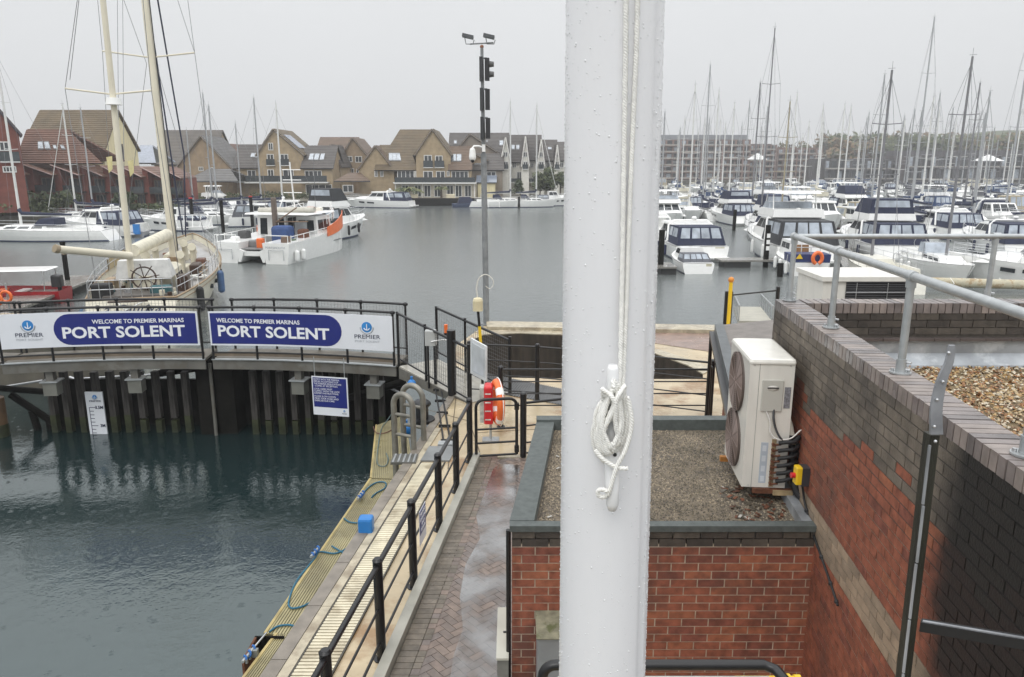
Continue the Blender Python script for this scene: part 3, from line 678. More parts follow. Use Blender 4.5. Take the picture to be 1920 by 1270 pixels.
for k in range(24000):
    Y = random.uniform(KF + .1, YB - .05); t = random.random(); X = kx0(Y) + .2 + t * (kr(Y) - kx0(Y) - .22)
    s_ = random.uniform(.006, .013); u = Vector((random.gauss(0, 1), random.gauss(0, 1), random.gauss(0, .3))).normalized(); v = Vector((-u.y, u.x, 0)).normalized()
    c = Vector((X, Y, 2.1)); mb.add([c + u * s_, c + v * s_, c - u * s_, c - v * s_, c + Vector((0, 0, s_ * .9))], [(0, 1, 4), (1, 2, 4), (2, 3, 4), (3, 0, 4)], random.choice(cm))
struct(mb.build('roof_chippings', kio), 'stuff')
mb = MB()
for k in range(120):
    k = k % 46 if k < 46 else 10
    Y = random.uniform(6.0, 6.9) if k < 34 else random.uniform(KF + .2, YB - .2); X = random.uniform(2.0, kr(Y) - .1) if k < 34 else kx0(Y) + random.uniform(.25, .5)
    a_ = random.uniform(0, 3); l = random.uniform(.02, .07); mb.obox((X, Y, 2.116), (math.cos(a_), math.sin(a_), .1), (0, .1, 1), l, l * .5, .004, random.choice([rust, cm[1], cm[1]]) if k < 30 else M('pale_debris', (.4, .38, .34)))
struct(mb.build('roof_debris', kio), 'stuff')
mb = MB(); mb.tube([(A[0][0] - .03, KF + .01, KZ - .05), (A[0][0] - .03, KF + .01, .3)], .022, black_paint, 10); mb.build('corner_pipe', kio)
mb = MB(); kerbseg(mb, (kr(KF) - .09, KF + .08), (kr(YB) - .09, YB), .09, (1, 0), 2.1, 2.2, flash); mb.build('wall_flashing', kio)
# cabinets beside the kiosk
cab = thing('meter_cabinet', 'pale narrow metal cabinet on the path at the left corner of the kiosk', 'cabinet')
p = aty(932, 1235, 5.75); q = aty(956, 1235, 5.75)
cabp = M('pale_cabinet_paint', (.50, .49, .42), .4, var=.15); cabf = M('grey_cabinet_side', (.20, .20, .18), .5, var=.3, scale=6)
mb = MB(); ztop = p.z; mb.box(p.x, q.x - .012, 5.75, 6.5, 0.02, ztop - .01, cabf); mb.build('body', cab)
mb = MB(); mb.box(p.x - .008, q.x - .01, 5.735, 6.51, ztop - .01, ztop + .012, cabp); mb.box(p.x + .05, q.x - .03, 6.1, 6.12, ztop + .012, ztop + .02, black_paint); mb.build('lid', cab)
p = aty(1008, 1197, 5.5); q = aty(1052, 1197, 5.5)
cab = thing('wall_cabinet', 'grey steel box with mossy top on the kiosk front beside the white flagpole', 'cabinet')
zt = p.z; mb = MB(); mb.box(p.x, p.x + .34, 5.5, KF - .008, zt - .75, zt, M('galvanised_box', (.33, .35, .36), .4, metal=.3)); mb.build('body', cab)
mb = MB(); mb.hexa([(p.x - .01, 5.48, zt), (p.x + .35, 5.48, zt), (p.x + .35, KF - .008, zt), (p.x - .01, KF - .008, zt), (p.x - .01, 5.48, zt + .008), (p.x + .35, 5.48, zt + .008), (p.x + .35, KF - .008, zt + .05), (p.x - .01, KF - .008, zt + .05)], M('mossy_lid', (.20, .19, .13), .6, var=.4, scale=15, stain=(.08, .09, .03), stain_scale=9)); mb.build('lid', cab)
# foreground black rail
fr = thing('black_handrail', 'thick glossy black rail crossing the bottom of the picture in front of the kiosk', 'railing')
p0 = aty(1018, 1247, 3.0); p1 = aty(1452, 1251, 3.0)
mb = MB(); P = [Vector((p0.x, 3.0, .2)), Vector((p0.x, 3.0, p0.z - .06))] + [Vector(q) for q in arc((p0.x + .06, 3.0, p0.z - .06), .06, 180, 90, 5)] + [Vector((p1.x - .05, 3.0, p0.z))] + [Vector((p1.x, 2.98, p0.z - .01)), Vector((p1.x + .08, 2.7, p0.z - .03)), Vector((p1.x + .2, 2.2, p0.z - .06))]
mb.tube(P, .024, black_paint, 12); mb.build('top_rail', fr)
p2 = aty(1040, 1262, 3.0); 
mb = MB(); mb.tube([(p0.x + .07, 3.0, p2.z - .03), (p1.x - .02, 3.0, p2.z - .03)], .012, steel, 8); mb.tube([(p0.x + .07, 3.0, p2.z - .03), (p0.x + .07, 3.0, .3)], .012, steel, 8); mb.build('inner_rail', fr)
yb = thing('yellow_valve', 'bright yellow capped fitting at the bottom edge below the black rail', 'fitting'); c = aty(1430, 1272, 3.1)
mb = MB(); mb.tube([(c.x - .13, 3.1, c.z - .01), (c.x + .16, 3.1, c.z - .01)], .02, yellow, 12); mb.build('pipe', yb)
mb = MB(); mb.tube([(c.x + .09, 3.1, c.z - .008), (c.x + .13, 3.1, c.z - .008)], .028, yellow, 12); mb.tube([(c.x + .15, 3.1, c.z - .008), (c.x + .18, 3.1, c.z - .008)], .024, yellow, 12); mb.build('collar', yb)
# ------------- air conditioning unit
ac = thing('air_conditioner', 'tall cream twin fan air conditioning unit on rusty bracket against the brick wall', 'air conditioner')
x0, x1, y0, y1, z0, z1 = 2.15, 2.545, 6.5, 7.34, 2.25, 3.49
mb = MB(); mb.box(x0, x1, y0, y1, z0, z1 - .03, ac_body)
mb.box(x0 + .085, x0 + .089, y0 - .0025, y0 + .002, z0, z1 - .05, M('seam_grey', (.3, .3, .28))); 
for xx, zz in ((x0 + .04, z1 - .06), (x1 - .04, z1 - .06), (x0 + .06, z0 + .02), (x1 - .1, z0 + .02), (x1 - .1, z0 + .25)): mb.tube([(xx, y0, zz), (xx, y0 - .004, zz)], .006, steel, 6)
mb.build('casing', ac)
mb = MB(); mb.rbox(x0 - .008, x1 + .012, y0 - .012, y1 + .01, z1 - .045, z1, .03, ac_body); mb.build('top_cover', ac)
for zc_ in (z0 + .33, z0 + .90):
    grm = M('brown_fan_grille', (.20, .15, .13), .5, var=.2); yc = (y0 + y1) / 2 + .02
    mb = MB(); mb.tube([(x0 + .01, yc, zc_), (x0 - .018, yc, zc_)], .285, M('dark_fan_hole', (.10, .075, .065), .6), 32)
    fo = mb.build('fan', ac)
    mb = MB()
    for r_ in [.03 + .0212 * k for k in range(13)]:
        mb.tube([(x0 - .026, yc + r_ * math.cos(R(a_)), zc_ + r_ * math.sin(R(a_))) for a_ in range(0, 360, 12)], .0045, grm, 4, closed=True)
    for a_ in range(0, 360, 30): mb.tube([(x0 - .028, yc, zc_), (x0 - .028, yc + .29 * math.cos(R(a_)), zc_ + .29 * math.sin(R(a_)))], .004, grm, 4)
    mb.build('grille', fo)
mb = MB()
sx0 = x0 + .115; mb.rbox(sx0, sx0 + .19, y0 - .018, y0 - .001, z0 + .755, z0 + 1.05, .008, ac_panel); mb.build('service_panel', ac)
mb = MB(); mb.ball((sx0 + .095, y0 - .014, z0 + .97), .055, M('panel_handle', (.60, .58, .53), .4), 16, 8, 1, .25, .5); mb.box(sx0 + .045, sx0 + .145, y0 - .031, y0 - .024, z0 + .972, z0 + .982, black_paint); mb.build('handle', ac)
mb = MB(); mb.box(x1 - .075, x1 - .02, y0 - .004, y0 - .0015, z0 + .78, z0 + .98, M('grey_data_plate', (.22, .22, .24), .3, var=.5, scale=60)); mb.build('data_plate', ac)
mb = MB()
for k in range(4): mb.box(x0 + .165, x0 + .20, y0 - .004, y0 - .001, z0 + .06 + .1 * k, z0 + .115 + .1 * k, M('pale_valve_label', (.62, .66, .70), .3))
mb.box(x0 + .15, x0 + .215, y0 - .0025, y0 - .0005, z0 + .045, z0 + .445, M('label_blue_edge', (.45, .50, .56))); mb.build('label_strip', ac)
mb = MB(); mb.box(x0 + .245, x0 + .285, y0 - .006, y0, z0 + .01, z0 + .48, M('stained_valve_plate', (.35, .26, .15), .6, var=.4, scale=10, stain=(.1, .04, .02), stain_scale=7))
for k in range(8):
    zz = z0 + .05 + k * .055; mb.tube([(x0 + .255, y0 - .004, zz), (x0 + .255, y0 - .04, zz)], .014, rust, 8); mb.tube([(x0 + .27, y0 - .03, zz), (x0 + .32, y0 - .035, zz + .008)], .010, rust, 6)
mb.build('valve_block', ac)
for k in range(6):
    zz = z0 + .08 + k * .075; mb = MB()
    mb.tube(spline([(x0 + .30, y0 - .035, zz), (x0 + .36, y0 - .06, zz + .02), (x0 + .43, y0 - .06, zz + .045 - .004 * k), (x0 + .47 + .008 * k, y0 - .02 + .012 * k, zz + .02), (x0 + .475 + .006 * k, y0 + .012 * k, z0 + .03)], 5), .019, black_rubber, 8); mb.build('insulated_pipe', ac)
mb = MB(); mb.tube(spline([(x0 + .44, y0 + .06, z0 + .5), (x0 + .46, y0, z0 + .2), (x0 + .47, y0 - .05, z0 + .05), (x0 + .50, y0 - .1, z0 - .02), (x0 + .53, y0 - .13, z0 - .03)], 6), .035, black_rubber, 10); mb.build('trunking', ac)
mb = MB(); mb.tube(spline([(sx0 + .05, y0 - .01, z0 + .76), (sx0 + .09, y0 - .03, z0 + .66), (sx0 + .10, y0 - .035, z0 + .56), (sx0 + .16, y0 - .05, z0 + .50), (sx0 + .28, y0 - .05, z0 + .51), (sx0 + .37, y0 - .02, z0 + .58), (sx0 + .40, y0 + .03, z0 + .53)], 6), .007, M('white_cable', (.72, .70, .66), .5), 6); mb.build('white_cable', ac)
mb = MB(); mb.tube(spline([(sx0 + .12, y0 - .01, z0 + .77), (sx0 + .12, y0 - .035, z0 + .68), (sx0 + .15, y0 - .04, z0 + .58), (sx0 + .2, y0 - .05, z0 + .50), (sx0 + .3, y0 - .02, z0 + .44)], 6), .011, M('grey_conduit', (.06, .06, .065), .5), 6); mb.build('conduit', ac)
mb = MB(); mb.box(x0 - .06, x1 + .06, y1 - .12, y1 - .07, z0 - .05, z0, M('orange_rust_bracket', (.42, .17, .03), .7, var=.4, scale=12)); mb.build('bracket', ac); mb = MB(); mb.box(x0 + .1, x1 + .07, y0 - .03, y0 + .01, z0 - .05, z0 - .005, rust); mb.build('bracket', ac); mb = MB(); mb.box(x0 + .28, x1 + .065, y0 - .05, y0 - .03, z0 - .055, z0 - .008, M('stained_bracket_end', (.36, .27, .15), .6, var=.5, scale=9)); mb.build('bracket_end', ac)
mb = MB(); mb.tube(spline([(x0 + .43, y0 + .25, z0 + .62), (x0 + .44, y0 + .15, z0 + .55), (x0 + .44, y0 + .02, z0 + .42)], 5), .03, M('pipe_collar', (.5, .47, .40), .5, var=.3), 10); mb.build('pipe_elbow', ac)
a_r = -math.atan(.088); pv_ = Vector((2.15, 6.5, 0)); ac.rotation_euler = (0, 0, a_r); ac.location = pv_ - Matrix.Rotation(a_r, 3, 'Z') @ pv_
# isolator switch on the wall with its cable
iso = thing('isolator_switch', 'yellow isolator switch with red knob on the brick wall beside the air conditioner', 'switch')
c = wl(6.15); zc_ = 2.52; mb = MB(); mb.box(c.x - .075, c.x - .005, 6.1, 6.2, zc_ - .02 - .07, zc_ + .08, M('black_box', (.04, .04, .045), .4)); mb.build('back_box', iso)
mb = MB(); mb.rbox(c.x - .125, c.x - .07, 6.1, 6.19, zc_ - .075, zc_ + .085, .012, yellow); mb.build('cover', iso)
mb = MB(); mb.tube([(c.x - .125, 6.14, zc_), (c.x - .16, 6.14, zc_)], .025, red_p, 12); mb.build('knob', iso)
mb = MB(); P = spline([(c.x - .05, 6.14, zc_ - .09), (wl(6.12).x - .02, 6.12, zc_ - .25), (wl(5.9).x - .014, 5.9, 2.13), (wl(5.6).x - .014, 5.6, 2.03), (wl(5.3).x - .014, 5.3, 1.93), (wl(5.15).x - .014, 5.15, 1.87)], 6); mb.tube(P, .010, black_rubber, 6)
for k in range(8, len(P), 5): mb.ball(P[k], .02, black_rubber, 6, 5)
mb.build('cable', iso)
# ------------- annex behind
AN = thing('brick_annex', 'single storey red brick annex with dark gutter and grey flat roof beyond the air conditioner', 'building')
za = 2.2; c1 = atz(1346, 612, za); c2 = atz(1382, 752, za); c3 = atz(1600, 575, za); 
dirn = (c1 - c2).normalized(); c2 = c2 - dirn * .3
inn = Vector((dirn.y, -dirn.x, 0))
farR = c1 + Vector((6, .9, 0)); nearR = Vector((9, c2.y, za))
mb = MB(); w1, w2 = c1 + inn * .18 - dirn * .15, c2 + inn * .18
base = [w2, Vector((9, w2.y + .01, za)), farR, w1]
rf = M('annex_grey_roof', (.17, .15, .135), .5, var=.25, scale=5, bump=.3, bscale=150)
mb.hexa([(p.x, p.y, 0) for p in base] + [(p.x, p.y, za - .12) for p in base], brick_red[1]); mb.build('core_wall', AN)
mb = MB(); L_ = (w1 - w2).length
brick_wall(mb, (w2.x, w2.y, 0), dirn, L_, 0, za - .13, -inn, lambda r, x, z: random.choice(brick_red), proud=.006); mb.build('brickwork', AN)
mb = MB(); rr = [c2, Vector((9, c2.y, za)), farR + Vector((0, .2, 0)), c1 + dirn * .1]
mb.hexa([(p.x, p.y, za - .12) for p in rr] + [(p.x, p.y, za + (.0 if i in (0, 3) else .35)) for i, p in enumerate(rr)], rf); mb.build('roof', AN)
mb = MB(); q2, q1 = c2 - inn * .06, c1 - inn * .06
def slab(mb, p, q, i, w_, z0, z1, m): mb.hexa([p + Vector((0, 0, z0 - p.z)), q + Vector((0, 0, z0 - q.z)), q + i * w_ + Vector((0, 0, z0 - q.z)), p + i * w_ + Vector((0, 0, z0 - p.z)), p + Vector((0, 0, z1 - p.z)), q + Vector((0, 0, z1 - q.z)), q + i * w_ + Vector((0, 0, z1 - q.z)), p + i * w_ + Vector((0, 0, z1 - p.z))], m)
slab(mb, q2, q1, inn, .16, za - .20, za + .05, M('dark_slate_fascia', (.07, .08, .085), .3, var=.4, scale=6)); mb.build('fascia', AN)
mb = MB(); slab(mb, q2 - inn * .09, q1 - inn * .09, inn, .09, za - .17, za - .10, black_paint)
c_ = q1 - inn * .05; mb.tube([(c_.x, c_.y, za - .12), (c_.x, c_.y + .0, 0)], .035, black_paint, 8); mb.build('gutter', AN)
mb = MB(); m1 = w2.lerp(w1, .25); slab(mb, m1 - inn * .02, m1 - inn * .02 + dirn * .8, inn, .03, .1, 1.95, M('pale_door', (.45, .45, .42), .4)); mb.build('door', AN)
mb = MB(); m1 = w2.lerp(w1, .45); slab(mb, m1 - inn * .09, m1 - inn * .09 + dirn * .2, inn, .08, 1.5, 1.85, M('cream_lamp', (.6, .55, .35), .4)); mb.build('wall_lamp', AN)
mb = MB(); m1 = w2.lerp(w1, .42); slab(mb, m1 - inn * .12, m1 - inn * .12 + dirn * .12, inn, .1, 1.3, 1.85, black_paint); mb.build('wall_box', AN)
# ---------------------------------------------------------------- white flagpole with halyard
fp = thing('flagpole', 'thick white flagpole wet with rain standing close in the middle of the view', 'flagpole')
FY = 1.15
def fpc(py):
    l = aty(1060 - 13 * py / 1270, py, FY); r = aty(1245 - 37 * py / 1270, py, FY); return (l + r) / 2, (r - l).length / 2
b0, rb = fpc(1270); t0, rt = fpc(0)
ax = (t0 - b0); top = b0 + ax * 1.6; bot = b0 - ax * 1.0
def fr_at(z): return rb + (rt - rb) * (z - b0.z) / (t0.z - b0.z)
def fc_at(z): q = (z - b0.z) / (t0.z - b0.z); return b0 + (t0 - b0) * q
mb = MB(); rings = []; n = 64
zs = [bot.z + (top.z - bot.z) * k / 30 for k in range(31)]
vs = []; fs = []
for z in zs:
    c = fc_at(z); r = fr_at(z) * .985
    for j in range(n):
        a = 2 * math.pi * j / n; rr = r
        # sail-track groove on the right front, and a slightly proud flat beyond it
        dA = (math.degrees(a) - 318)
        if abs(dA) < 3: rr = r * .955
        elif 3 <= dA < 30: rr = r * (1.015 + .004 * (dA / 30))
        vs.append((c.x + rr * math.cos(a), FY + rr * math.sin(a), z))
for i in range(30):
    for j in range(n): fs.append((i * n + j, i * n + (j + 1) % n, (i + 1) * n + (j + 1) % n, (i + 1) * n + j))
mb.add(vs, fs, pole_white, True); mb.build('pole', fp)
mb = MB(); dm = M('raindrop_water', (.78, .79, .80), .05, coat=1, var=.01)
for k in range(5200):
    a = random.choice([random.uniform(185, 355), random.uniform(178, 200), random.uniform(325, 362), random.uniform(325, 362)]); z = random.uniform(4.2, 5.75); c = fc_at(z); r = fr_at(z) * (.987 if a < 320 else 1.0); ar = R(a)
    s_ = random.choice([.0006, .0007, .0009, .0011, .0015]) * random.uniform(.7, 1.2)
    P = Vector((c.x + r * math.cos(ar), FY + r * math.sin(ar), z)); nn = Vector((math.cos(ar), math.sin(ar), 0)); tt = Vector((-nn.y, nn.x, 0)); uu = Vector((0, 0, 1))
    ring = [P + (tt * math.cos(R(q)) + uu * math.sin(R(q)) * 1.2) * s_ for q in range(0, 360, 60)]; ring2 = [P + nn * s_ * .45 + (tt * math.cos(R(q)) + uu * math.sin(R(q)) * 1.2) * s_ * .6 for q in range(0, 360, 60)]
    mb.add(ring + ring2 + [P + nn * s_ * .65], [(i, (i + 1) % 6, 6 + (i + 1) % 6, 6 + i) for i in range(6)] + [(6 + i, 6 + (i + 1) % 6, 12) for i in range(6)], dm, True)
struct(mb.build('raindrops', fp), 'stuff')
mb = MB()
# cleat: two horns and a foot
def fs_(px, py, off): # point in front of the pole surface
    p = aty(px, py, FY - .07 - off); return p
horn = [fs_(1149, 684, .035), fs_(1149, 692, .038), fs_(1148, 730, .034), fs_(1147, 770, .026), fs_(1147, 820, .022), fs_(1147, 860, .026), fs_(1148, 905, .034), fs_(1148, 945, .038), fs_(1148, 957, .035)]
sec = [.006, .0085, .0095, .0115, .0135, .0115, .0110, .0098, .006]
vs = []; fs = []; n = 14
for p, r in zip(horn, sec):
    for j in range(n):
        a = 2 * math.pi * j / n; vs.append((p.x + r * math.cos(a), p.y + r * .9 * math.sin(a), p.z))
for i in range(len(horn) - 1):
    for j in range(n): fs.append((i * n + j, i * n + (j + 1) % n, (i + 1) * n + (j + 1) % n, (i + 1) * n + j))
fs += [tuple(range(n))[::-1], tuple(range((len(horn) - 1) * n, len(horn) * n))]
mb.add(vs, fs, M('white_nylon', (.76, .76, .76), .3, var=.03, coat=.2), True); c = fs_(1147, 820, .01); mb.tube([(c.x, c.y - .01, c.z), (c.x, c.y + .05, c.z)], .013, MATS['white_nylon'], 12); 
mb.ball((c.x + .002, c.y - .026, c.z - .018), .003, black_rubber, 6, 5); cl = mb.build('cleat', fp)
def braid(mb, pts, r, m, pitch=None):     # three-strand twisted rope
    pts = [Vector(p) for p in pts]; pitch = pitch or r * 5; L0 = 0; P = []
    # resample
    out = [pts[0]]; acc = 0
    step = r * .8
    for i in range(len(pts) - 1):
        a, b = pts[i], pts[i + 1]; d = (b - a).length; t = step - acc
        while t < d: out.append(a.lerp(b, t / d)); t += step
        acc = d - (t - step)
    for s_ in range(3):
        q = []; L0 = 0
        for i, p in enumerate(out):
            t = (out[min(i + 1, len(out) - 1)] - out[max(i - 1, 0)]).normalized(); a = t.cross(Vector((0, 1, .01))); a.normalize(); b = a.cross(t)
            ph = L0 / pitch * 2 * math.pi + s_ * 2.094; q.append(p + (a * math.cos(ph) + b * math.sin(ph)) * r * .58); L0 += step
        mb.tube(q, r * .5, m, 5)
hal = thing('halyard', 'white braided halyard coiled round the cleat of the flagpole', 'rope')
mb = MB()
h0 = [fs_(1175, -150, .004), fs_(1173, 100, .004), fs_(1170, 300, .004), fs_(1166, 560, .01), fs_(1163, 700, .02), fs_(1158, 735, .03)]
braid(mb, h0, .0040, rope_white, .012); mb.build('fall_line', hal)
mb = MB(); h1 = [fs_(1200, -150, .002), fs_(1193, 100, .002), fs_(1184, 300, .003), fs_(1175, 560, .007), fs_(1169, 700, .014), fs_(1167, 735, .02)]
braid(mb, h1, .0038, rope_white, .012); mb.build('hoist_line', hal)
mb = MB()
for k in range(18):
    o_ = .004 + .0026 * k; e_ = k * .9; x_ = random.uniform(-4, 4)
    xl, xr = 1112 + k * 1.1 + x_, 1181 - k * 1.0 + x_
    top_ = 742 - k * 1.5 + x_; bot_ = 868 - k * 2.2
    if k % 2: 
        P = [fs_(1150, top_ + 14, o_ + .006), fs_(xr - 9, top_ + 2, o_), fs_(xr, 770, o_ - .002), fs_(xr + 1, 805, o_), fs_(xr - 14, 842, o_ + .002), fs_(1149, bot_, o_ + .006), fs_(xl + 20, 845, o_), fs_(xl + 2, 800, o_ - .002), fs_(xl + 10, 760, o_), fs_(1150, top_ + 14, o_ + .004)]
    else:
        P = [fs_(1128, top_ + 8, o_ + .002), fs_(1152, top_ + 30, o_ + .012), fs_(xr - 14, 795, o_ + .006), fs_(xr - 8, 830, o_), fs_(1150, bot_ + 3, o_), fs_(xl + 8, 850, o_), fs_(xl, 810, o_), fs_(xl + 16, 775, o_ + .008), fs_(1160, top_ + 20, o_ + .012), fs_(1172, top_ + 2, o_)]
    braid(mb, spline(P, 6), .0040, rope_white, .012)
mb.build('coil', hal)
mb = MB(); P = spline([fs_(1176, 745, .042), fs_(1184, 790, .045), fs_(1176, 835, .048), fs_(1158, 872, .05), fs_(1150, 895, .05), fs_(1142, 922, .048), fs_(1134, 932, .045), fs_(1123, 930, .044), fs_(1121, 921, .046), fs_(1131, 918, .05), fs_(1141, 924, .052)], 7)
braid(mb, P, .0036, rope_white, .014); P = spline([fs_(1116, 845, .04), fs_(1132, 862, .045), fs_(1155, 876, .048), fs_(1178, 879, .045)], 6); braid(mb, P, .0036, rope_white, .014); mb.build('loose_end', hal)
mb = MB(); c = fc_at(4.95); q = aty(1162, 270, FY - .0685)
# ---------------------------------------------------------------- pontoon in the lock
frp = M('yellow_green_grp_grating', (.34, .295, .155), .45, var=.25, scale=1.5, stain=(.22, .19, .10), stain_scale=1, wetvar=.2)
frp_d = M('grating_slot', (.17, .15, .085), .6, var=.3); frp_e = M('yellow_edge', (.42, .33, .14), .5, var=.35, scale=3)
PZ = -1.15
pon = thing('pontoon', 'long yellow green grating pontoon floating along the lock wall', 'pontoon')
def grate(a, b, c, d, name):     # a,b near left/right ; c,d far right/left
    a, b, c, d = [Vector(p) for p in (a, b, c, d)]; mb = MB()
    base = [a, b, c, d]; mb.hexa([p + Vector((0, 0, -.62)) for p in base] + [p + Vector((0, 0, -.012)) for p in base], frp_d)
    o = mb.build(name + '_base', pon) if False else None
    wd = (b - a).length; n = int(wd / .042)
    for i in range(n):
        t0, t1 = i / n, (i + .62) / n
        P = [a.lerp(b, t0), a.lerp(b, t1), d.lerp(c, t1), d.lerp(c, t0)]
        mb.hexa([p + Vector((0, 0, -.012)) for p in P] + [p for p in P], frp)
    mb.build('grating_deck', pon)
    mb = MB(); e = (a - b).normalized() * .04; mb.hexa([a + e + Vector((0, 0, -.5)), a + Vector((0, 0, -.5)), d + Vector((0, 0, -.5)), d + e + Vector((0, 0, -.5)), a + e + Vector((0, 0, .012)), a + Vector((0, 0, .012)), d + Vector((0, 0, .012)), d + e + Vector((0, 0, .012))], frp_e); mb.build('edge_fender', pon)
def pz(px, py): p = atz(px, py, PZ); return p
e0, e1 = pz(505, 1180), pz(696, 898)
d_ = (e1 - e0).normalized(); aa = e0 - d_ * .1
rgt = Vector((1.15, -.12, 0))
grate(aa, aa + rgt, e1 + rgt * .8, e1, 'main')
f0, f1 = pz(697, 896), pz(707, 797)
grate(f0, f0 + rgt * .8, pz(752, 778) + Vector((.1, 0, 0)), f1, 'end')
g0 = pz(440, 1275); grate(g0 - d_ * 2, g0 - d_ * 2 + rgt * 1.3, aa + rgt * 1.02, aa + (g0 - e0) * .0 + Vector((.16, -.0, 0)), 'near')
# mooring ropes, hung hoses and small fittings
def rp(pts, r=.014, name='mooring_rope', label='', m=rope_blue, z=PZ + .02):
    mb = MB(); mb.tube(spline([atz(*p, z) for p in pts], 7), r, m, 6); tag(mb.build(name), label, 'rope', 'ropes lying on the pontoon')
rp([(505, 1185), (520, 1175), (540, 1172), (556, 1175)], label='blue rope arching over the pontoon just above its rusty corner bracket')
rp([(592, 1045), (578, 1062), (556, 1090), (542, 1125), (545, 1140), (565, 1138), (585, 1128)], label='long blue rope looped across the pontoon below its middle cleat')
rp([(592, 1045), (600, 1035), (625, 1038), (640, 1034), (652, 1028), (648, 1038), (632, 1030), (622, 1024)], label='tangled blue rope between middle cleat and quay edge')
rp([(676, 932), (690, 915), (706, 905), (722, 905), (722, 915), (705, 925), (697, 933)], label='blue rope in a flat loop beside the far cleat of the pontoon')
rp([(645, 972), (655, 979), (670, 981)], label='short blue rope leading to the blue capped bollard')
rp([(735, 775), (725, 790), (715, 805), (708, 845), (708, 870), (722, 874), (728, 862), (724, 850)], r=.011, m=M('grey_hose', (.12, .18, .18), .6), name='hose', label='thin grey hose coiled on the far end of the pontoon')
rp([(700, 800), (706, 812), (722, 812), (735, 806)], r=.011, m=M('brown_hose', (.16, .07, .05), .6), name='hose', label='thin brown hose at the far tip of the pontoon')
for i, ((px, py), lab) in enumerate(zip(((590, 1046), (676, 938), (466, 1240)), ('steel mooring cleat wrapped in blue rope midway along the pontoon', 'mooring cleat wrapped in blue rope on the far part of the pontoon', 'mooring cleat at the near corner of the pontoon by the bottom edge'))):
    c = pz(px, py); t = thing('mooring_cleat', lab, 'cleat', c, R(-10), 'cleats on the pontoon')
    mb = MB(); mb.tube([(-.0, -.14, .09), (0, .14, .09)], .022, galv, 8); mb.build('horn', t)
    mb = MB(); mb.tube([(0, -.04, 0), (0, -.04, .09)], .018, galv, 8); mb.tube([(0, .04, 0), (0, .04, .09)], .018, galv, 8); mb.build('foot', t)
    mb = MB(); mb.tube([(.03 * math.cos(a_ * .7), -.09 + .012 * a_, .09 + .035 * math.sin(a_ * .7)) for a_ in range(0, 24)], .014, M('bright_blue_rope', (.03, .14, .42), .8), 6); mb.build('rope_turns', t)
c = pz(505, 1190); t = thing('corner_bracket', 'dark steel corner bracket let into the near end of the pontoon', 'bracket', c + Vector((-.12, -.1, 0)))
mb = MB(); mb.box(-.05, .35, 0, .03, -.25, .03, timber_dark); mb.box(-.05, -.02, -.5, 0, -.25, .03, rust); mb.build('angle', t)
mb = MB(); mb.tube([(.02, -.35, .06), (.1, .05, .06)], .014, steel, 8); mb.box(-.0, .12, -.40, -.33, -.0, .10, M('grey_fitting', (.2, .21, .2), .5)); mb.build('link', t)
# blue capped bollard
c = atz(690, 1003, -.05); t = thing('mooring_bollard', 'dark post with bright blue plastic cap beside the lock edge', 'bollard', (c.x - .02, c.y, 0))
mb = MB(); mb.box(-.085, .08, -.08, .08, -1.4, .03, M('dark_brown_post', (.06, .035, .03), .5)); mb.build('post', t)
mb = MB(); mb.rbox(-.105, .105, -.10, .10, .02, .24, .04, blue_p); mb.build('cap', t)
# small blue floats near the ladders
for (px, py, s_, lab) in (((772), 720, .10, 'small blue float hanging behind the upper ladder hoop'), (762, 806, .12, 'pale blue float between the two ladder hoops')):
    c = atz(px, py, .25 if py < 760 else .05); t = thing('float', lab, 'float', c); mb = MB(); mb.ball((0, 0, 0), s_, blue_p, 12, 8, 1, 1, 1.1); mb.build('ball', t); mb = MB(); mb.tube([(0, 0, s_), (0, 0, s_ + .08)], .03, blue_p, 8); mb.build('neck', t)
# two grey ladder hoops
lg = M('galvanised_ladder', (.22, .21, .18), .45, metal=.4, var=.35, scale=4)
def hoop(pl, pr, ytop, lab, zb=0.0, ext=-1.6):
    a = atz(*pl, zb); b = atz(*pr, zb); wd = (b - a).length; u = (b - a).normalized()
    t = thing('access_ladder', lab, 'ladder'); h = aty((pl[0] + pr[0]) / 2, ytop, (a.y + b.y) / 2).z
    r = wd / 2; mb = MB(); P = [a + Vector((0, 0, ext)), a + Vector((0, 0, h - r))]
    c = (a + b) / 2 + Vector((0, 0, h - r - zb))
    for k in range(1, 12):
        q = math.pi - math.pi * k / 12; P.append(c + u * r * math.cos(q) + Vector((0, 0, r * math.sin(q))))
    P += [b + Vector((0, 0, h - r)), b + Vector((0, 0, -.05))]
    mb.tube(P, .055, lg, 10); mb.build('hoop', t)
    for q in (.25, .62):
        mb = MB(); z = h * q; mb.tube([a + Vector((0, 0, z)), b + Vector((0, 0, z))], .035, lg, 8); mb.build('rung', t)
hoop((741, 838), (776, 845), 740, 'nearer of two grey tubular ladder hoops at the lock edge')
hoop((757, 820), (795, 828), 723, 'farther of two grey tubular ladder hoops at the lock edge')
c = atz(762, 862, 0); mb = MB(); mb.box(-.25, .2, -.25, .15, .004, .05, M('ladder_pit_grid', (.14, .14, .13), .4, metal=.4)); 
for k in range(5): mb.box(-.22 + .09 * k, -.19 + .09 * k, -.24, .14, .05, .06, galv)
tag(mb.build('step_grid', loc=c), 'small grey grid plate at the foot of the ladder hoops', 'grid')
c = atz(792, 790, 0); t = thing('bollard', 'squat black cast bollard behind the ladder hoops', 'bollard', c); mb = MB(); mb.tube([(0, 0, 0), (0, 0, .06)], .26, black_paint, 16); mb.tube([(0, 0, .06), (0, 0, .34)], .13, black_paint, 14); mb.build('base', t); mb = MB(); mb.ball((0, 0, .38), .19, black_paint, 14, 8, 1, 1, .5); mb.build('head', t)
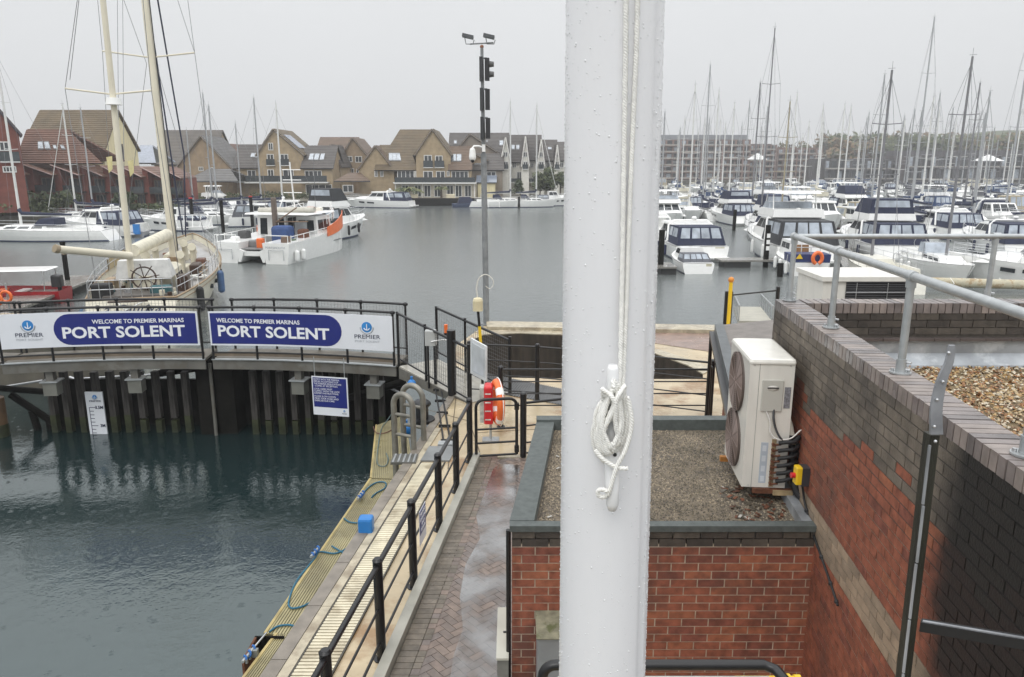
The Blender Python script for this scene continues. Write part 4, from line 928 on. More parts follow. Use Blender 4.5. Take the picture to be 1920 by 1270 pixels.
# twin cable run across the concrete
t = thing('cable_run', 'pair of thin black pipes clipped across the wet concrete towards the railing', 'pipe')
mb = MB(); A = [atz(816, 728, .03), atz(824, 775, .03), atz(832, 830, .03)]
for o in (0, .13): mb.tube([p + Vector((o, 0, 0)) for p in A], .018, black_rubber, 6)
mb.build('pipes', t); mb = MB()
for k in range(5): p = A[0].lerp(A[2], k / 4.3 + .04); mb.box(p.x - .05, p.x + .19, p.y - .02, p.y + .02, .0, .055, black_rubber)
mb.build('clips', t); mb = MB(); p = A[2]; mb.box(p.x - .1, p.x + .25, p.y - .15, p.y + .05, .002, .05, galv); mb.build('end_plate', t)
# ---------------------------------------------------------------- black railings
def post_mb(mb, x, y, h, r=.052, z=0, dome=True):
    mb.tube([(x, y, z), (x, y, z + h)], r, black_paint, 12); mb.tube([(x, y, z + h), (x, y, z + h + .025)], r * 1.08, black_paint, 12, r1=r * .7)
    mb.tube([(x, y, z), (x, y, z + .012)], r * 1.7, black_paint, 10)
HQ = 1.17
qr = thing('railing', 'long black steel railing between slatted cover and brick path', 'railing')
Yp = [4.2, 5.55, 7.05, 8.45, 9.95, 11.25, 12.5]
RC = -2.25
for Y in Yp:
    mb = MB(); x, y = ln(RC, Y); post_mb(mb, x, y, HQ); mb.build('post', qr)
for z, r in ((HQ - .06, .030), (.62, .014), (.22, .016)):
    mb = MB()
    for i in range(len(Yp) - 1):
        a, b = ln(RC, Yp[i]), ln(RC, Yp[i + 1]); mb.tube([(a[0], a[1], z), (b[0], b[1], z)], r, black_paint, 10)
    mb.build('top_rail' if z > 1 else 'lower_rail', qr)
# small blue notice on the railing
n0, n1 = ln(RC + .075, 8.5), ln(RC + .075, 8.9); t = thing('notice', 'small blue and white notice fixed to the black railing post', 'notice', (n0[0], n0[1], .55), math.atan2(n1[1] - n0[1], n1[0] - n0[0]))
mb = MB(); mb.box(0, .34, -.006, 0, -.02, .44, sign_white); mb.build('board', t)
mb = MB(); mb.box(.02, .32, -.009, -.006, .12, .43, sign_blue); mb.build('blue_field', t)
for k in range(4): text('lettering', ('NO ENTRY', 'LOCK STAFF', 'ONLY', 'BEYOND')[k], .05, sign_text, t, (.17, -.011, .38 - .07 * k), (R(90), 0, 0), bold=.001)
# gate
gt = thing('gate', 'low black pedestrian gate with three bars closing the end of the brick path', 'gate')
gp0 = atz(884, 866, 0); gp1 = atz(981, 860, 0)
gu = (gp1 - gp0); gu.z = 0; gl = gu.length; gu.normalize()
g_a = gp0 + gu * .09; g_b = gp1 - gu * .12
mb = MB(); r_ = .14; zt = HQ - .02; zb_ = .10
P = [g_a + Vector((0, 0, zb_)), g_a + Vector((0, 0, zt - r_))] + [g_a + gu * (r_ - r_ * math.cos(R(q))) + Vector((0, 0, zt - r_ + r_ * math.sin(R(q)))) for q in (22, 45, 67, 90)]
P += [g_b - gu * (r_ - r_ * math.sin(R(q))) + Vector((0, 0, zt - r_ + r_ * math.cos(R(q)))) for q in (0, 22, 45, 67, 90)] + [g_b + Vector((0, 0, zb_))]
mb.tube(P, .028, black_paint, 10); mb.tube([g_a + Vector((0, 0, zb_)), g_b + Vector((0, 0, zb_))], .022, black_paint, 8); mb.build('frame', gt)
for z in (.46, .74 - .02):
    mb = MB(); mb.tube([g_a + Vector((0, 0, z - .12)), g_b + Vector((0, 0, z - .12))], .02, black_paint, 8); mb.build('bar', gt)
for z in (.2, 1.0):
    mb = MB(); q = g_b + Vector((0, 0, z)); mb.tube([q - Vector((0, 0, .06)), q + Vector((0, 0, .06))], .045, black_paint, 10); mb.build('hinge', gt)
mb = MB(); post_mb(mb, gp1.x, gp1.y, HQ + .06, .058); mb.build('hanging_post', gt)
# railing right of the gate to the kiosk
t = thing('railing', 'short black railing from the gate post to the kiosk corner', 'railing')
q = gp1 + Vector((1.6, .15, 0)) ; kz = ((1.05, .026), (.62, .016), (.3, .016), (.1, .016))
for z, r in kz: mb = MB(); mb.tube([gp1 + Vector((0, 0, z)), gp1 + Vector((1.2, .42, 0)) + Vector((0, 0, z))], r, black_paint, 8); mb.build('rail', t)
# the parallel railings behind
def fence(name_label, pts, h, rails, group=None, r=.05, rr=.024, zs=None):
    t = thing('railing', name_label, 'railing', group=group)
    zs = zs or [0] * len(pts)
    for (x, y), z in zip(pts, zs): mb = MB(); post_mb(mb, x, y, h, r, z); mb.build('post', t)
    for k in rails:
        mb = MB(); mb.tube([(x, y, z + k) for (x, y), z in zip(pts, zs)], rr if k == rails[0] else rr * .6, black_paint, 8); mb.build('rail', t)
def xy(px, py, z=0): p = atz(px, py, z); return (p.x, p.y)
fence('black four bar railing running past the life ring towards the recess', [xy(939, 800), xy(1120, 800), xy(1325, 800)], 1.25, (1.2, .95, .7, .45))
fence('long black railing curving round behind the grating walkway', [xy(881, 745), xy(1007, 752), xy(1180, 770), xy(1330, 790)], 1.3, (1.25, .9, .55, .2))
# ---------------------------------------------------------------- life ring station
c = atz(922, 880, 0); c = Vector((c.x, 13.6, 0)); c.x = aty(920, 800, 13.6).x
t = thing('life_ring_station', 'red life ring housing on a thin steel stand behind the gate', 'life ring')
zc_ = aty(920, 755, 13.6).z
mb = MB(); mb.tube([(c.x, c.y, 0), (c.x, c.y, zc_ + .3)], .025, galv, 8); mb.box(c.x - .16, c.x + .16, c.y - .12, c.y + .12, 0, .02, galv); mb.build('stand', t)
mb = MB(); mb.rbox(c.x - .12, c.x + .05, c.y - .17, c.y + .17, zc_ - .38, zc_ + .36, .04, red_p); mb.build('housing', t)
mb = MB(); mb.box(c.x - .2, c.x - .12, c.y - .13, c.y + .13, zc_ - .36, zc_ + .33, M('pale_label_back', (.42, .42, .38), .4, var=.4, scale=14)); mb.build('back_plate', t)
mb = MB()
for k in range(4): mb.box(c.x - .10, c.x + .01, c.y - .175, c.y - .171, zc_ - .3 + .17 * k, zc_ - .275 + .17 * k, M('worn_white_print', (.6, .58, .54), .5, var=.6, scale=20))
mb.build('printing', t)
ring = thing('life_ring', 'orange life ring with white bands hung on the red housing', 'life ring', (c.x + .13, c.y - .02, zc_ + .02), R(12))
mb = MB(); mb.tube([(0.0, .37 * math.cos(R(a_)), .37 * math.sin(R(a_))) for a_ in range(0, 360, 10)], .075, orange_p, 12, closed=True); mb.build('ring', ring)
for a0 in (35, 125, 215, 305):
    mb = MB(); mb.tube([(0.0, .37 * math.cos(R(a_)), .37 * math.sin(R(a_))) for a_ in range(a0, a0 + 21, 5)], .079, white_gel, 12); mb.build('reflective_band', ring)
mb = MB(); mb.tube([(0.03, .46 * math.cos(R(a_)), .46 * math.sin(R(a_))) for a_ in range(0, 360, 12)], .010, rope_white, 5, closed=True); mb.build('grab_line', ring)
# ---------------------------------------------------------------- footbridge on the lock gates
def leaf(px0, y0, px1, y1, name_label, rl_label=None):
    z = .25; d0 = y0; P0 = Vector((0, 0, 0)); 
    def X(px, Y): return (px - 960) / 1400 * (Y * cp + (CAMZ - z) * sp)
    a = Vector((X(px0, y0), y0, z)); b = Vector((X(px1, y1), y1, z)); u = b - a; Ln = u.length; rz = math.atan2(u.y, u.x)
    t = thing('footbridge', name_label, 'footbridge', a, rz); return t, Ln, a, u.normalized()
def hog(s, L_): return .05 * 4 * (s / L_) * (1 - s / L_)
def leaf_parts(t, Ln, h=1.32, W=1.15):
    n = 12
    def bar(y, z, r, name, x0=0, x1=None, m=black_paint, par=t):
        x1 = Ln if x1 is None else x1; mb = MB(); mb.tube([(x0 + (x1 - x0) * k / n, y, z + hog(x0 + (x1 - x0) * k / n, Ln)) for k in range(n + 1)], r, m, 8); return mb.build(name, par)
    def beam(y0_, y1_, z0_, z1_, name, m):
        mb = MB()
        for k in range(n):
            xa, xb = Ln * k / n, Ln * (k + 1) / n; ha, hb = hog(xa, Ln), hog(xb, Ln)
            mb.hexa([(xa, y0_, z0_ + ha), (xb, y0_, z0_ + hb), (xb, y1_, z0_ + hb), (xa, y1_, z0_ + ha), (xa, y0_, z1_ + ha), (xb, y0_, z1_ + hb), (xb, y1_, z1_ + hb), (xa, y1_, z1_ + ha)], m)
        mb.build(name, t)
    beam(.0, .05, -.34, -.08, 'fascia_beam', steel_beam); beam(W - .05, W, -.34, -.08, 'rear_beam', steel_beam)
    beam(-.045, .07, -.08, -.055, 'beam_flange', galv); beam(.07, W - .05, -.12, -.05, 'deck', M('dark_grip_deck', (.13, .115, .09), .5, var=.3))
    beam(.0, .02, .02, .13, 'toe_board', M('brown_toe_board', (.16, .125, .09), .6, var=.3))
    for y in (0, W):
        rr = thing('x', 'x', 'x'); bpy.data.objects.remove(rr)
        o = bar(y, h, .034, 'top_rail'); bar(y, .12, .022, 'lower_rail', par=t)
        npst = 5
        for k in range(npst):
            x = .04 + (Ln - .08) * k / (npst - 1); mb = MB(); zz = hog(x, Ln); mb.tube([(x, y, -.08 + zz), (x, y, h + zz)], .032, black_paint, 8); mb.ball((x, y, h + zz), .055, black_paint, 8, 6, 1.4, 1, 1); mb.build('rail_post', t)
    # rear infill mesh
    mb = MB(); x = .1
    while x < Ln: mb.tube([(x, W, .12 + hog(x, Ln)), (x, W, h - .03 + hog(x, Ln))], .004, M('grey_mesh_wire', (.12, .12, .12), .5), 4); x += .09
    for q in range(14): mb.tube([(0.05, W, .2 + q * .08), (Ln / 2, W, .2 + q * .08 + .13), (Ln - .05, W, .2 + q * .08)], .003, MATS['grey_mesh_wire'], 3)
    mb.build('mesh_infill', t)
def hanger(t, x, Ln):
    mb = MB(); z = hog(x, Ln); mb.box(x - .09, x + .09, .1, .3, -.62 + z, -.34 + z, steel_beam); mb.box(x - .17, x + .17, .04, .36, -1.0 + z, -.62 + z, M('grey_bearing_box', (.15, .15, .13), .5, var=.2)); mb.box(x - .22, x + .22, 0, .4, -.64 + z, -.61 + z, galv); mb.build('bearing_box', t)
tl, L1, a1, u1 = leaf(2, 18.5, 384, 19.0, 'left half of the black railed footbridge over the lock gates'); leaf_parts(tl, L1)
tr, L2, a2, u2 = leaf(398, 19.0, 742, 18.3, 'right half of the black railed footbridge over the lock gates'); leaf_parts(tr, L2)
for f_ in (.21, .63): hanger(tl, L1 * f_, L1)
for f_ in (.46, .87): hanger(tr, L2 * f_, L2)
tll, L0, a0_, u0_ = leaf(-420, 18.2, -6, 18.5, 'end of the bridge approach at the left edge of the picture'); leaf_parts(tll, L0)
# big signs
def banner(t, x0, x1, Ln, flip, lab):
    base = t.matrix_world.copy() if False else None
    s = thing('welcome_sign', lab, 'sign', t.location + Vector((math.cos(t.rotation_euler.z), math.sin(t.rotation_euler.z), 0)) * x0 + Vector((0, -.07, .33)), t.rotation_euler.z)
    W = x1 - x0; H = .90; n = 14
    def hz(x): return hog(x0 + x, Ln) * .9
    def skew(mb_pts): return mb_pts
    mb = MB()
    for k in range(n):
        xa, xb = W * k / n, W * (k + 1) / n; mb.hexa([(xa, -.012, hz(xa)), (xb, -.012, hz(xb)), (xb, .012, hz(xb)), (xa, .012, hz(xa)), (xa, -.012, H + hz(xa)), (xb, -.012, H + hz(xb)), (xb, .012, H + hz(xb)), (xa, .012, H + hz(xa))], sign_white)
    mb.build('board', s)
    # blue field with a rounded end
    m = .045; r = (H - 2 * m) / 2; pts = []
    def Xf(x): return W - x if flip else x
    xs = .27 * W
    P = []
    for k in range(13):
        q = R(90 + 180 * k / 12); P.append((xs + r + r * math.cos(q) * 1.0, H / 2 + r * math.sin(q)))
    nn = 14; e = W - m
    P += [(xs + r + (e - xs - r) * k / nn, m) for k in range(1, nn + 1)] + [(e - (e - xs - r) * k / nn, H - m) for k in range(0, nn)]
    Q = [(Xf(x), -.0125, z + hz(Xf(x))) for x, z in P]
    if flip: Q = Q[::-1]
    mb = MB(); mb.prism(Q, (0, -.004, 0), sign_blue); mb.build('blue_field', s)
    rot = (R(90), 0, 0); zc = hz(W / 2)
    def put(body, size, x, z, sx, bold, mt, al='CENTER', name='lettering', sp_=1.0): return text(name, body, size, mt, s, (x, -.0185, z + hz(x)), rot, sx, bold, al, .001, sp_)
    if not flip:
        a_ = 'RIGHT'; xr = W - .34; put('WELCOME TO PREMIER MARINAS', .15, xr, H * .74, 1.0, .0028, sign_text, a_); put('PORT SOLENT', .40, xr, H * .42, 1.17, .011, sign_text, a_); xl = W * .145
    else:
        a_ = 'LEFT'; xl_ = .22; put('WELCOME TO PREMIER MARINAS', .15, xl_, H * .74, 1.0, .0028, sign_text, a_); put('PORT SOLENT', .40, xl_, H * .42, 1.17, .011, sign_text, a_); xl = W * .865
    put('PREMIER', .15, xl, H * .38, 1.22, .0, sign_dark); put('PORT SOLENT', .075, xl, H * .25, 1.35, -.0, sign_faint)
    lg_ = logo(s, (xl, -.0135, H * .66 + hz(xl)), .135)
def logo(par, loc, r):
    mb = MB(); P = [(loc[0] + r * math.cos(R(q)), loc[1], loc[2] + r * math.sin(R(q))) for q in range(0, 360, 15)]
    mb.prism(P[::-1], (0, -.004, 0), logo_blue); o = mb.build('emblem', par)
    mb = MB(); y = loc[1] - .006
    mb.tube([(loc[0], y, loc[2] + r * .6), (loc[0], y, loc[2] - r * .55)], r * .1, sign_text, 6)
    mb.tube([(loc[0] + r * .55 * math.cos(R(q)), y, loc[2] - r * .02 + r * .55 * math.sin(R(q))) for q in range(195, 346, 15)], r * .1, sign_text, 6)
    mb.build('anchor', par)
    mb = MB(); mb.tube([(loc[0] + r * 1.25 * math.cos(R(q)), y + .004, loc[2] + r * 1.25 * math.sin(R(q))) for q in range(180, 361, 12)], r * .10, logo_grey, 6); mb.build('emblem_arc', par)
banner(tl, .12, L1 - .06, L1, False, 'wide blue and white PORT SOLENT welcome sign on the left half of the footbridge')
banner(tr, .03, L2 - .04, L2, True, 'wide blue and white PORT SOLENT welcome sign on the right half of the footbridge')
# ramp from the bridge down to the quay, with its railings
rp0 = Vector(((748 - 960) / 1400 * (18.25 * cp + 4.95 * sp), 18.25, .25)); rp1 = atz(880, 757, 0)
rmp = thing('bridge_ramp', 'short sloping walkway with black railings from the footbridge down to the quay', 'walkway')
u = rp1 - rp0; v = Vector((-u.y, u.x, 0)).normalized() * 1.15
mb = MB(); mb.hexa([rp0 + Vector((0, 0, -.12)), rp1 + Vector((0, 0, -.1)), rp1 + v + Vector((0, 0, -.1)), rp0 + v + Vector((0, 0, -.12)), rp0 + Vector((0, 0, -.05)), rp1 + Vector((0, 0, .02)), rp1 + v + Vector((0, 0, .02)), rp0 + v + Vector((0, 0, -.05))], M('wet_pale_ramp', (.36, .34, .29), .3, var=.2, wetvar=.2)); mb.build('deck', rmp)
mb = MB(); mb.hexa([rp0 + Vector((0, -.05, -.36)), rp1 + Vector((0, -.05, -.12)), rp1 + Vector((0, 0, -.12)), rp0 + Vector((0, 0, -.36)), rp0 + Vector((0, -.05, -.08)), rp1 + Vector((0, -.05, .03)), rp1 + Vector((0, 0, .03)), rp0 + Vector((0, 0, -.08))], steel_beam); mb.build('fascia_beam', rmp)
for side, off in (('near', Vector((0, 0, 0))), ('far', v)):
    for z, r in ((1.32, .034), (.15, .022)):
        mb = MB(); mb.tube([rp0 + off + Vector((0, 0, z)), rp1 + off + Vector((0, 0, z - .05))], r, black_paint, 8); mb.build('rail', rmp)
    for k, rad in ((0, .034), (.42, .034), (.78, .10), (1, .04)):
        if side == 'far' and k in (.78,): continue
        p = rp0.lerp(rp1, k) + off; mb = MB(); mb.tube([p + Vector((0, 0, -.05)), p + Vector((0, 0, 1.36 if rad < .1 else 1.5))], rad, black_paint, 10); mb.build('rail_post', rmp)
    mb = MB()
    for k in range(40): p = rp0.lerp(rp1, k / 39) + off; mb.tube([p + Vector((0, 0, .15)), p + Vector((0, 0, 1.3))], .004, MATS['grey_mesh_wire'], 4)
    for k in range(12): mb.tube([rp0 + off + Vector((0, 0, .2 + k * .09)), rp1 + off + Vector((0, 0, .15 + k * .09))], .003, MATS['grey_mesh_wire'], 3)
    mb.build('mesh_infill', rmp)
# grey control box and white notice board on the ramp railing
p = aty(808, 650, 17.0); t = thing('control_box', 'pale grey control box on two legs by the ramp railing', 'box', (p.x, 17.0, 0))
zt = aty(808, 619, 17.0).z; mb = MB(); mb.rbox(-.13, .13, -.1, .1, zt - .36, zt, .02, M('pale_grey_casing', (.42, .43, .42), .4)); mb.build('casing', t)
mb = MB(); mb.tube([(-.07, 0, 0), (-.07, 0, zt - .3)], .025, black_paint, 8); mb.build('leg', t); mb = MB(); mb.tube([(.09, 0, 0), (.09, 0, zt - .3)], .04, black_paint, 8); mb.build('leg', t)
mb = MB(); mb.tube([(.02, -.12, zt - .25), (.28, -.15, zt - .2), (.5, -.1, zt - .22)], .014, white_gel, 6); mb.build('arm', t)
p = aty(836, 615, 17.6); t = thing('beacon', 'small orange beacon light standing on the ramp rail', 'beacon', (p.x, 17.6, p.z - .12)); mb = MB(); mb.tube([(0, 0, 0), (0, 0, .2)], .045, orange_p, 10); mb.build('lens', t); mb = MB(); mb.tube([(0, 0, -.12), (0, 0, 0)], .05, black_paint, 10); mb.build('base', t)
A = [aty(882, 634, 15.6), aty(911, 650, 14.9), aty(911, 716, 14.9), aty(882, 700, 15.6)]
t = thing('notice_board', 'blank white notice board turned edge on behind the black ramp railing', 'notice board')
mb = MB(); mb.prism(A, (.03, .03, 0), M('white_board_frame', (.60, .62, .63), .35)); mb.build('board', t)
mb = MB(); I = [A[0].lerp(A[2], .1), A[1].lerp(A[3], .1), A[2].lerp(A[0], .1), A[3].lerp(A[1], .1)]; mb.prism(I, (-.006, -.012, 0), M('pale_notice_face', (.52, .55, .57), .15)); mb.build('notice_face', t)
mb = MB(); mb.tube([A[2], (A[2].x, A[2].y, 0)], .025, black_paint, 8); mb.tube([A[3], (A[3].x, A[3].y, 0)], .025, black_paint, 8); mb.build('legs', t)
# regulation sign hung below the bridge
q = [aty(584, 705, 18.25), aty(651, 709, 18.05), aty(655, 781, 18.05), aty(587, 777, 18.25)]
wd = (q[1] - q[0]).length; hd = q[0].z - q[3].z
t = thing('regulation_sign', 'blue marina entry notice hanging below the footbridge in front of the piles', 'sign', (q[0].x, q[0].y, q[0].z), math.atan2(q[1].y - q[0].y, q[1].x - q[0].x))
t.rotation_euler = (0, 0, t.rotation_euler.z)
mb = MB(); mb.box(0, wd, -.01, .01, -hd, 0, sign_white); mb.build('board', t)
mb = MB(); mb.box(.03, wd - .03, -.013, -.01, -hd * .79, -.03, sign_blue); mb.build('blue_field', t)
lines = ['ENTRY INTO THE MARINA', 'IMPLIES ACCEPTANCE OF', 'THE MARINA REGULATIONS', '- COPIES AT RECEPTION.', '', 'LOCK USERS MUST', 'COMPLY WITH THE LOCK', "KEEPER'S INSTRUCTIONS.", '', 'PLEASE SLOW DOWN,', 'MIND YOUR WASH AND', 'EXERCISE DUE CARE.']
z = -.075
for l in lines:
    if not l: z -= .022; continue
    text('lettering', l, .062, sign_text, t, (.055, -.0155, z), (R(90), 0, 0), .95, .0, 'LEFT', .001); z -= .058
logo(t, (wd - .12, -.012, -hd * .86), .026); text('lettering', 'PREMIER', .03, sign_dark, t, (wd - .12, -.014, -hd * .93), (R(90), 0, 0), 1.2, 0)
mb = MB(); mb.tube([(.08, .02, 0), (.08, .02, .5)], .012, galv, 6); mb.build('hanger', t); mb = MB(); mb.tube([(wd - .08, .02, 0), (wd - .08, .02, .5)], .012, galv, 6); mb.build('hanger', t)
# tide gauge
GY = 19.55; p0 = aty(159, 735, GY); p1 = aty(192, 735, GY)
t = thing('tide_gauge', 'tall white tide gauge board marked 3.5M and 3M dipping into the water', 'tide gauge', (p0.x, GY, 0))
wd = p1.x - p0.x; mb = MB(); mb.box(0, wd, -.02, .02, WATER - .6, p0.z, sign_white); mb.build('board', t)
z35 = aty(170, 764, GY).z; z3 = aty(172, 798, GY).z; dz = z35 - z3
mb = MB(); 
for k in range(9):
    z = z35 - k * dz / 5; mb.box(.08, .08 + (.18 if k % 5 == 0 else .11), -.024, -.02, z - .008, z + .008, sign_dark)
mb.box(.07, .085, -.024, -.02, z35 - 8 * dz / 5, z35, sign_dark); mb.build('scale_marks', t)
text('lettering', '3.5M', .125, sign_dark, t, (wd - .02, -.026, z35), (R(90), 0, 0), .9, .003, 'RIGHT'); text('lettering', '3M', .125, sign_dark, t, (wd - .02, -.026, z3), (R(90), 0, 0), .9, .003, 'RIGHT')
logo(t, (wd / 2 + .02, -.024, p0.z - .14), .06); text('lettering', 'PREMIER', .07, sign_dark, t, (wd / 2 + .02, -.026, p0.z - .26), (R(90), 0, 0), 1.25, 0)
# timber piles of the gates
random.seed(11)
PX = [100, 127, 155, 184, 213, 240, 268, 297, 326, 352] + [478, 503, 528, 553, 578, 602, 626, 648, 671, 694, 716]
algae = M('algae_stained_timber', (.03, .036, .012), .7, var=.5, scale=5)
for i, px in enumerate(PX):
    Y = 19.75 if px < 400 else 19.6; p = aty(px, 760, Y); side = 'left' if px < 400 else 'right'
    lab = 'weathered timber pile, %s from the left under the %s bridge half' % (['first', 'second', 'third', 'fourth', 'fifth', 'sixth', 'seventh', 'eighth', 'ninth', 'tenth', 'last'][i if i < 10 else i - 10], side)
    t = thing('timber_pile', lab, 'pile', (p.x, Y, 0), 0, 'timber piles of the %s lock gate' % side)
    zt = aty(px, 692 + (4 if px < 400 else 2), Y).z - random.uniform(0, .03); w_ = random.uniform(.07, .085)
    mb = MB(); mb.box(-w_, w_, -.09, .09, WATER + .42, zt, timber); mb.build('shaft', t)
    mb = MB(); mb.box(-w_ - .004, w_ + .004, -.094, .09, WATER - .6, WATER + .42 + random.uniform(-.08, .1), algae); mb.build('algae_band', t)
# dark gate skin behind the piles, heavy mitre posts
gd = thing('lock_gate', 'dark steel lock gate with heavy closing post below the footbridge', 'lock gate')
def gx_(px, Y): return aty(px, 760, Y).x
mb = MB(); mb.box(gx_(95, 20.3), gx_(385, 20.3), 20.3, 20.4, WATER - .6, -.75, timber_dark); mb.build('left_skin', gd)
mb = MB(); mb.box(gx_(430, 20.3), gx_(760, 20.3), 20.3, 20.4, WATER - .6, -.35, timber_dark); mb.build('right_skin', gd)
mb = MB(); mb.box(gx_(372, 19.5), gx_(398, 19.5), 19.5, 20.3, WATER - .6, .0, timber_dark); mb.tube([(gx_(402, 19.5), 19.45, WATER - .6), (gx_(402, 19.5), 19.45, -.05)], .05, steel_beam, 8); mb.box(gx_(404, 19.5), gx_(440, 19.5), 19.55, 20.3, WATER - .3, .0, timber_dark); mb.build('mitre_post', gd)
for i, (xa, ya, xb, yb, r) in enumerate(((20, 740, 160, 832, .10), (0, 728, 100, 736, .09), (60, 770, 85, 850, .10), (90, 780, 100, 850, .08))):
    mb = MB(); mb.tube([aty(xa, ya, 19.9), aty(xb, yb, 19.9)], r, timber_dark, 6); mb.build('brace', gd)
lt = M('bright_wet_pipe', (.55, .56, .57), .25, metal=.6, var=.1)
for (xa, ya, xb, yb, Y, r) in ((5, 726, 80, 714, 20.2, .035), (30, 733, 390, 728, 20.45, .03), (120, 712, 330, 700, 20.6, .03), (130, 726, 260, 705, 20.6, .025), (205, 730, 340, 722, 20.45, .03), (130, 708, 190, 730, 20.5, .05), (480, 726, 590, 730, 20.5, .03), (640, 735, 730, 722, 20.45, .035), (655, 742, 700, 742, 20.4, .03), (720, 722, 760, 742, 20.2, .04), (500, 722, 560, 705, 20.6, .02)):
    mb = MB(); mb.tube([aty(xa, ya, Y), aty(xb, yb, Y)], r, lt, 6); mb.build('gate_pipe', gd)
for (xa, ya, xb, yb) in ((240, 740, 270, 722), (650, 748, 760, 715), (300, 700, 370, 690)):
    mb = MB(); mb.tube([aty(xa, ya, 20.1), aty(xb, yb, 20.1)], .11, timber_dark, 6); mb.build('brace', gd)
t = thing('mooring_pile', 'rusty brown pile cut by the left edge beside the lock gate', 'pile', (aty(2, 800, 19.4).x, 19.4, 0)); mb = MB(); mb.tube([(0, 0, WATER - 1), (0, 0, -1.0)], .18, M('rusty_brown_timber', (.12, .07, .035), .6, var=.4, scale=3), 12); mb.build('shaft', t); mb = MB(); mb.tube([(0, 0, WATER - .8), (0, 0, WATER + .35)], .19, algae, 12); mb.build('algae_band', t)
# ---------------------------------------------------------------- lamp post with signals
LY = 24.2; lx = aty(912, 605, LY).x
lp = thing('lamp_post', 'tall grey post carrying two floodlights above three signal boxes beside the water', 'lamp post', (lx, LY, 0), 0)
ltop = aty(901, 88, LY); lean = ltop.x - lx + .04
def LP(z): return Vector((lean * z / ltop.z, 0, z))
pg = M('grey_lamp_post_paint', (.22, .23, .235), .5, var=.3, scale=6)
mb = MB(); mb.tube([LP(0), LP(5.5)], .10, pg, 12, r1=.09); mb.tube([LP(5.5), LP(ltop.z)], .065, pg, 10, r1=.05); mb.tube([(0, 0, 0), (0, 0, .04)], .22, pg, 12); mb.build('pole', lp)
def zpy(py): return aty(905, py, LY).z
for (ya, yb, nm) in ((108, 153, 'signal_head'), (166, 208, 'signal_head'), (220, 262, 'signal_head')):
    za_, zb2 = zpy(ya), zpy(yb); c = LP((za_ + zb2) / 2)
    o = MB(); o.box(c.x - .08, c.x + .02, -.22, .05, zb2, za_, M('dark_signal_back', (.035, .037, .04), .5)); o.box(c.x + .08, c.x + .22, -.17, .17, zb2 + .03, za_ - .03, M('black_signal_box', (.02, .02, .022), .5)); o.tube([(c.x - .02, 0, za_ - .02), (c.x + .15, 0, za_ - .02)], .03, pg, 6); so_ = o.build('signal_head', lp)
    if ya == 108:
        for q in (.3, .72):
            z = zb2 + (za_ - zb2) * q; mb = MB(); mb.tube([(c.x + .2, 0, z), (c.x + .36, 0, z)], .10, M('grey_visor', (.10, .10, .10), .5), 12, r1=.075); mb.build('visor', so_)
mb = MB(); za_ = zpy(83); mb.tube([LP(za_) + Vector((-.36, 0, 0)), LP(za_) + Vector((.36, 0, .04))], .022, pg, 6); mb.build('cross_arm', lp)
for sx_ in (-.42, .22):
    c = LP(za_); mb = MB(); mb.obox((c.x + sx_ + .0, 0, za_ + .22), (1, .0, -.22), (.22, 0, 1), .34, .3, .09, M('floodlight_casing', (.09, .095, .10), .4)); o = mb.build('floodlight', lp)
    mb = MB(); mb.tube([(c.x + sx_ - .1, 0, za_ + .2), (c.x + sx_ - .06, 0, za_), (c.x + sx_ + .15, 0, za_), (c.x + sx_ + .19, 0, za_ + .12)], .014, pg, 5); mb.build('bracket', o)
mb = MB(); mb.ball(LP(ltop.z), .06, M('rust_cap', (.25, .10, .05), .7), 8, 6); mb.build('cap', lp)
c = aty(886, 291, LY - .1); cc = thing('cctv_camera', 'white domed security camera bracketed to the left of the grey lamp post', 'camera', (c.x, LY - .1, c.z))
mb = MB(); mb.tube([(0, 0, -.06), (0, 0, .14)], .115, white_gel, 14, r1=.09); mb.ball((0, 0, .14), .09, white_gel, 12, 6); mb.build('housing', cc)
mb = MB(); mb.ball((0, 0, -.08), .11, white_gel, 12, 8); mb.build('dome', cc); mb = MB(); mb.ball((.0, -.05, -.18), .06, black_paint, 8, 6); mb.build('lens', cc)
mb = MB(); mb.tube([(.0, 0, .2), (.05, 0, .27), (.2, .05, .27), (.36, .1, .22)], .035, white_gel, 8); mb.box(.3, .4, .0, .12, .1, .32, white_gel); mb.build('bracket', cc)
# danbuoy with whip aerial
BY = 16.2; c = aty(896, 570, BY); t = thing('danbuoy', 'cream float on a black and yellow staff with a whip aerial curling over', 'buoy', (c.x, BY, 0))
mb = MB(); mb.rbox(-.11, .11, -.11, .11, c.z - .15, c.z + .14, .07, M('cream_float', (.62, .55, .36), .5), n=4); mb.build('float', t)
mb = MB(); zz = aty(896, 612, BY).z; mb.tube([(0, 0, c.z - .14), (.03, 0, zz)], .03, black_paint, 8); mb.tube([(.03, 0, zz), (.06, 0, zz - .5)], .035, yellow, 8); mb.tube([(.06, 0, zz - .5), (.1, 0, 0)], .03, black_paint, 8); mb.build('staff', t)
mb = MB(); P = spline([(-.01, 0, c.z + .14), (-.02, 0, c.z + .38), (.04, 0, c.z + .58), (.18, 0, c.z + .65), (.32, 0, c.z + .56), (.34, 0, c.z + .42), (.26, 0, c.z + .34), (.17, 0, c.z + .40)], 6); mb.tube(P, .012, off_white, 6, r1=.007); mb.build('whip_aerial', t)
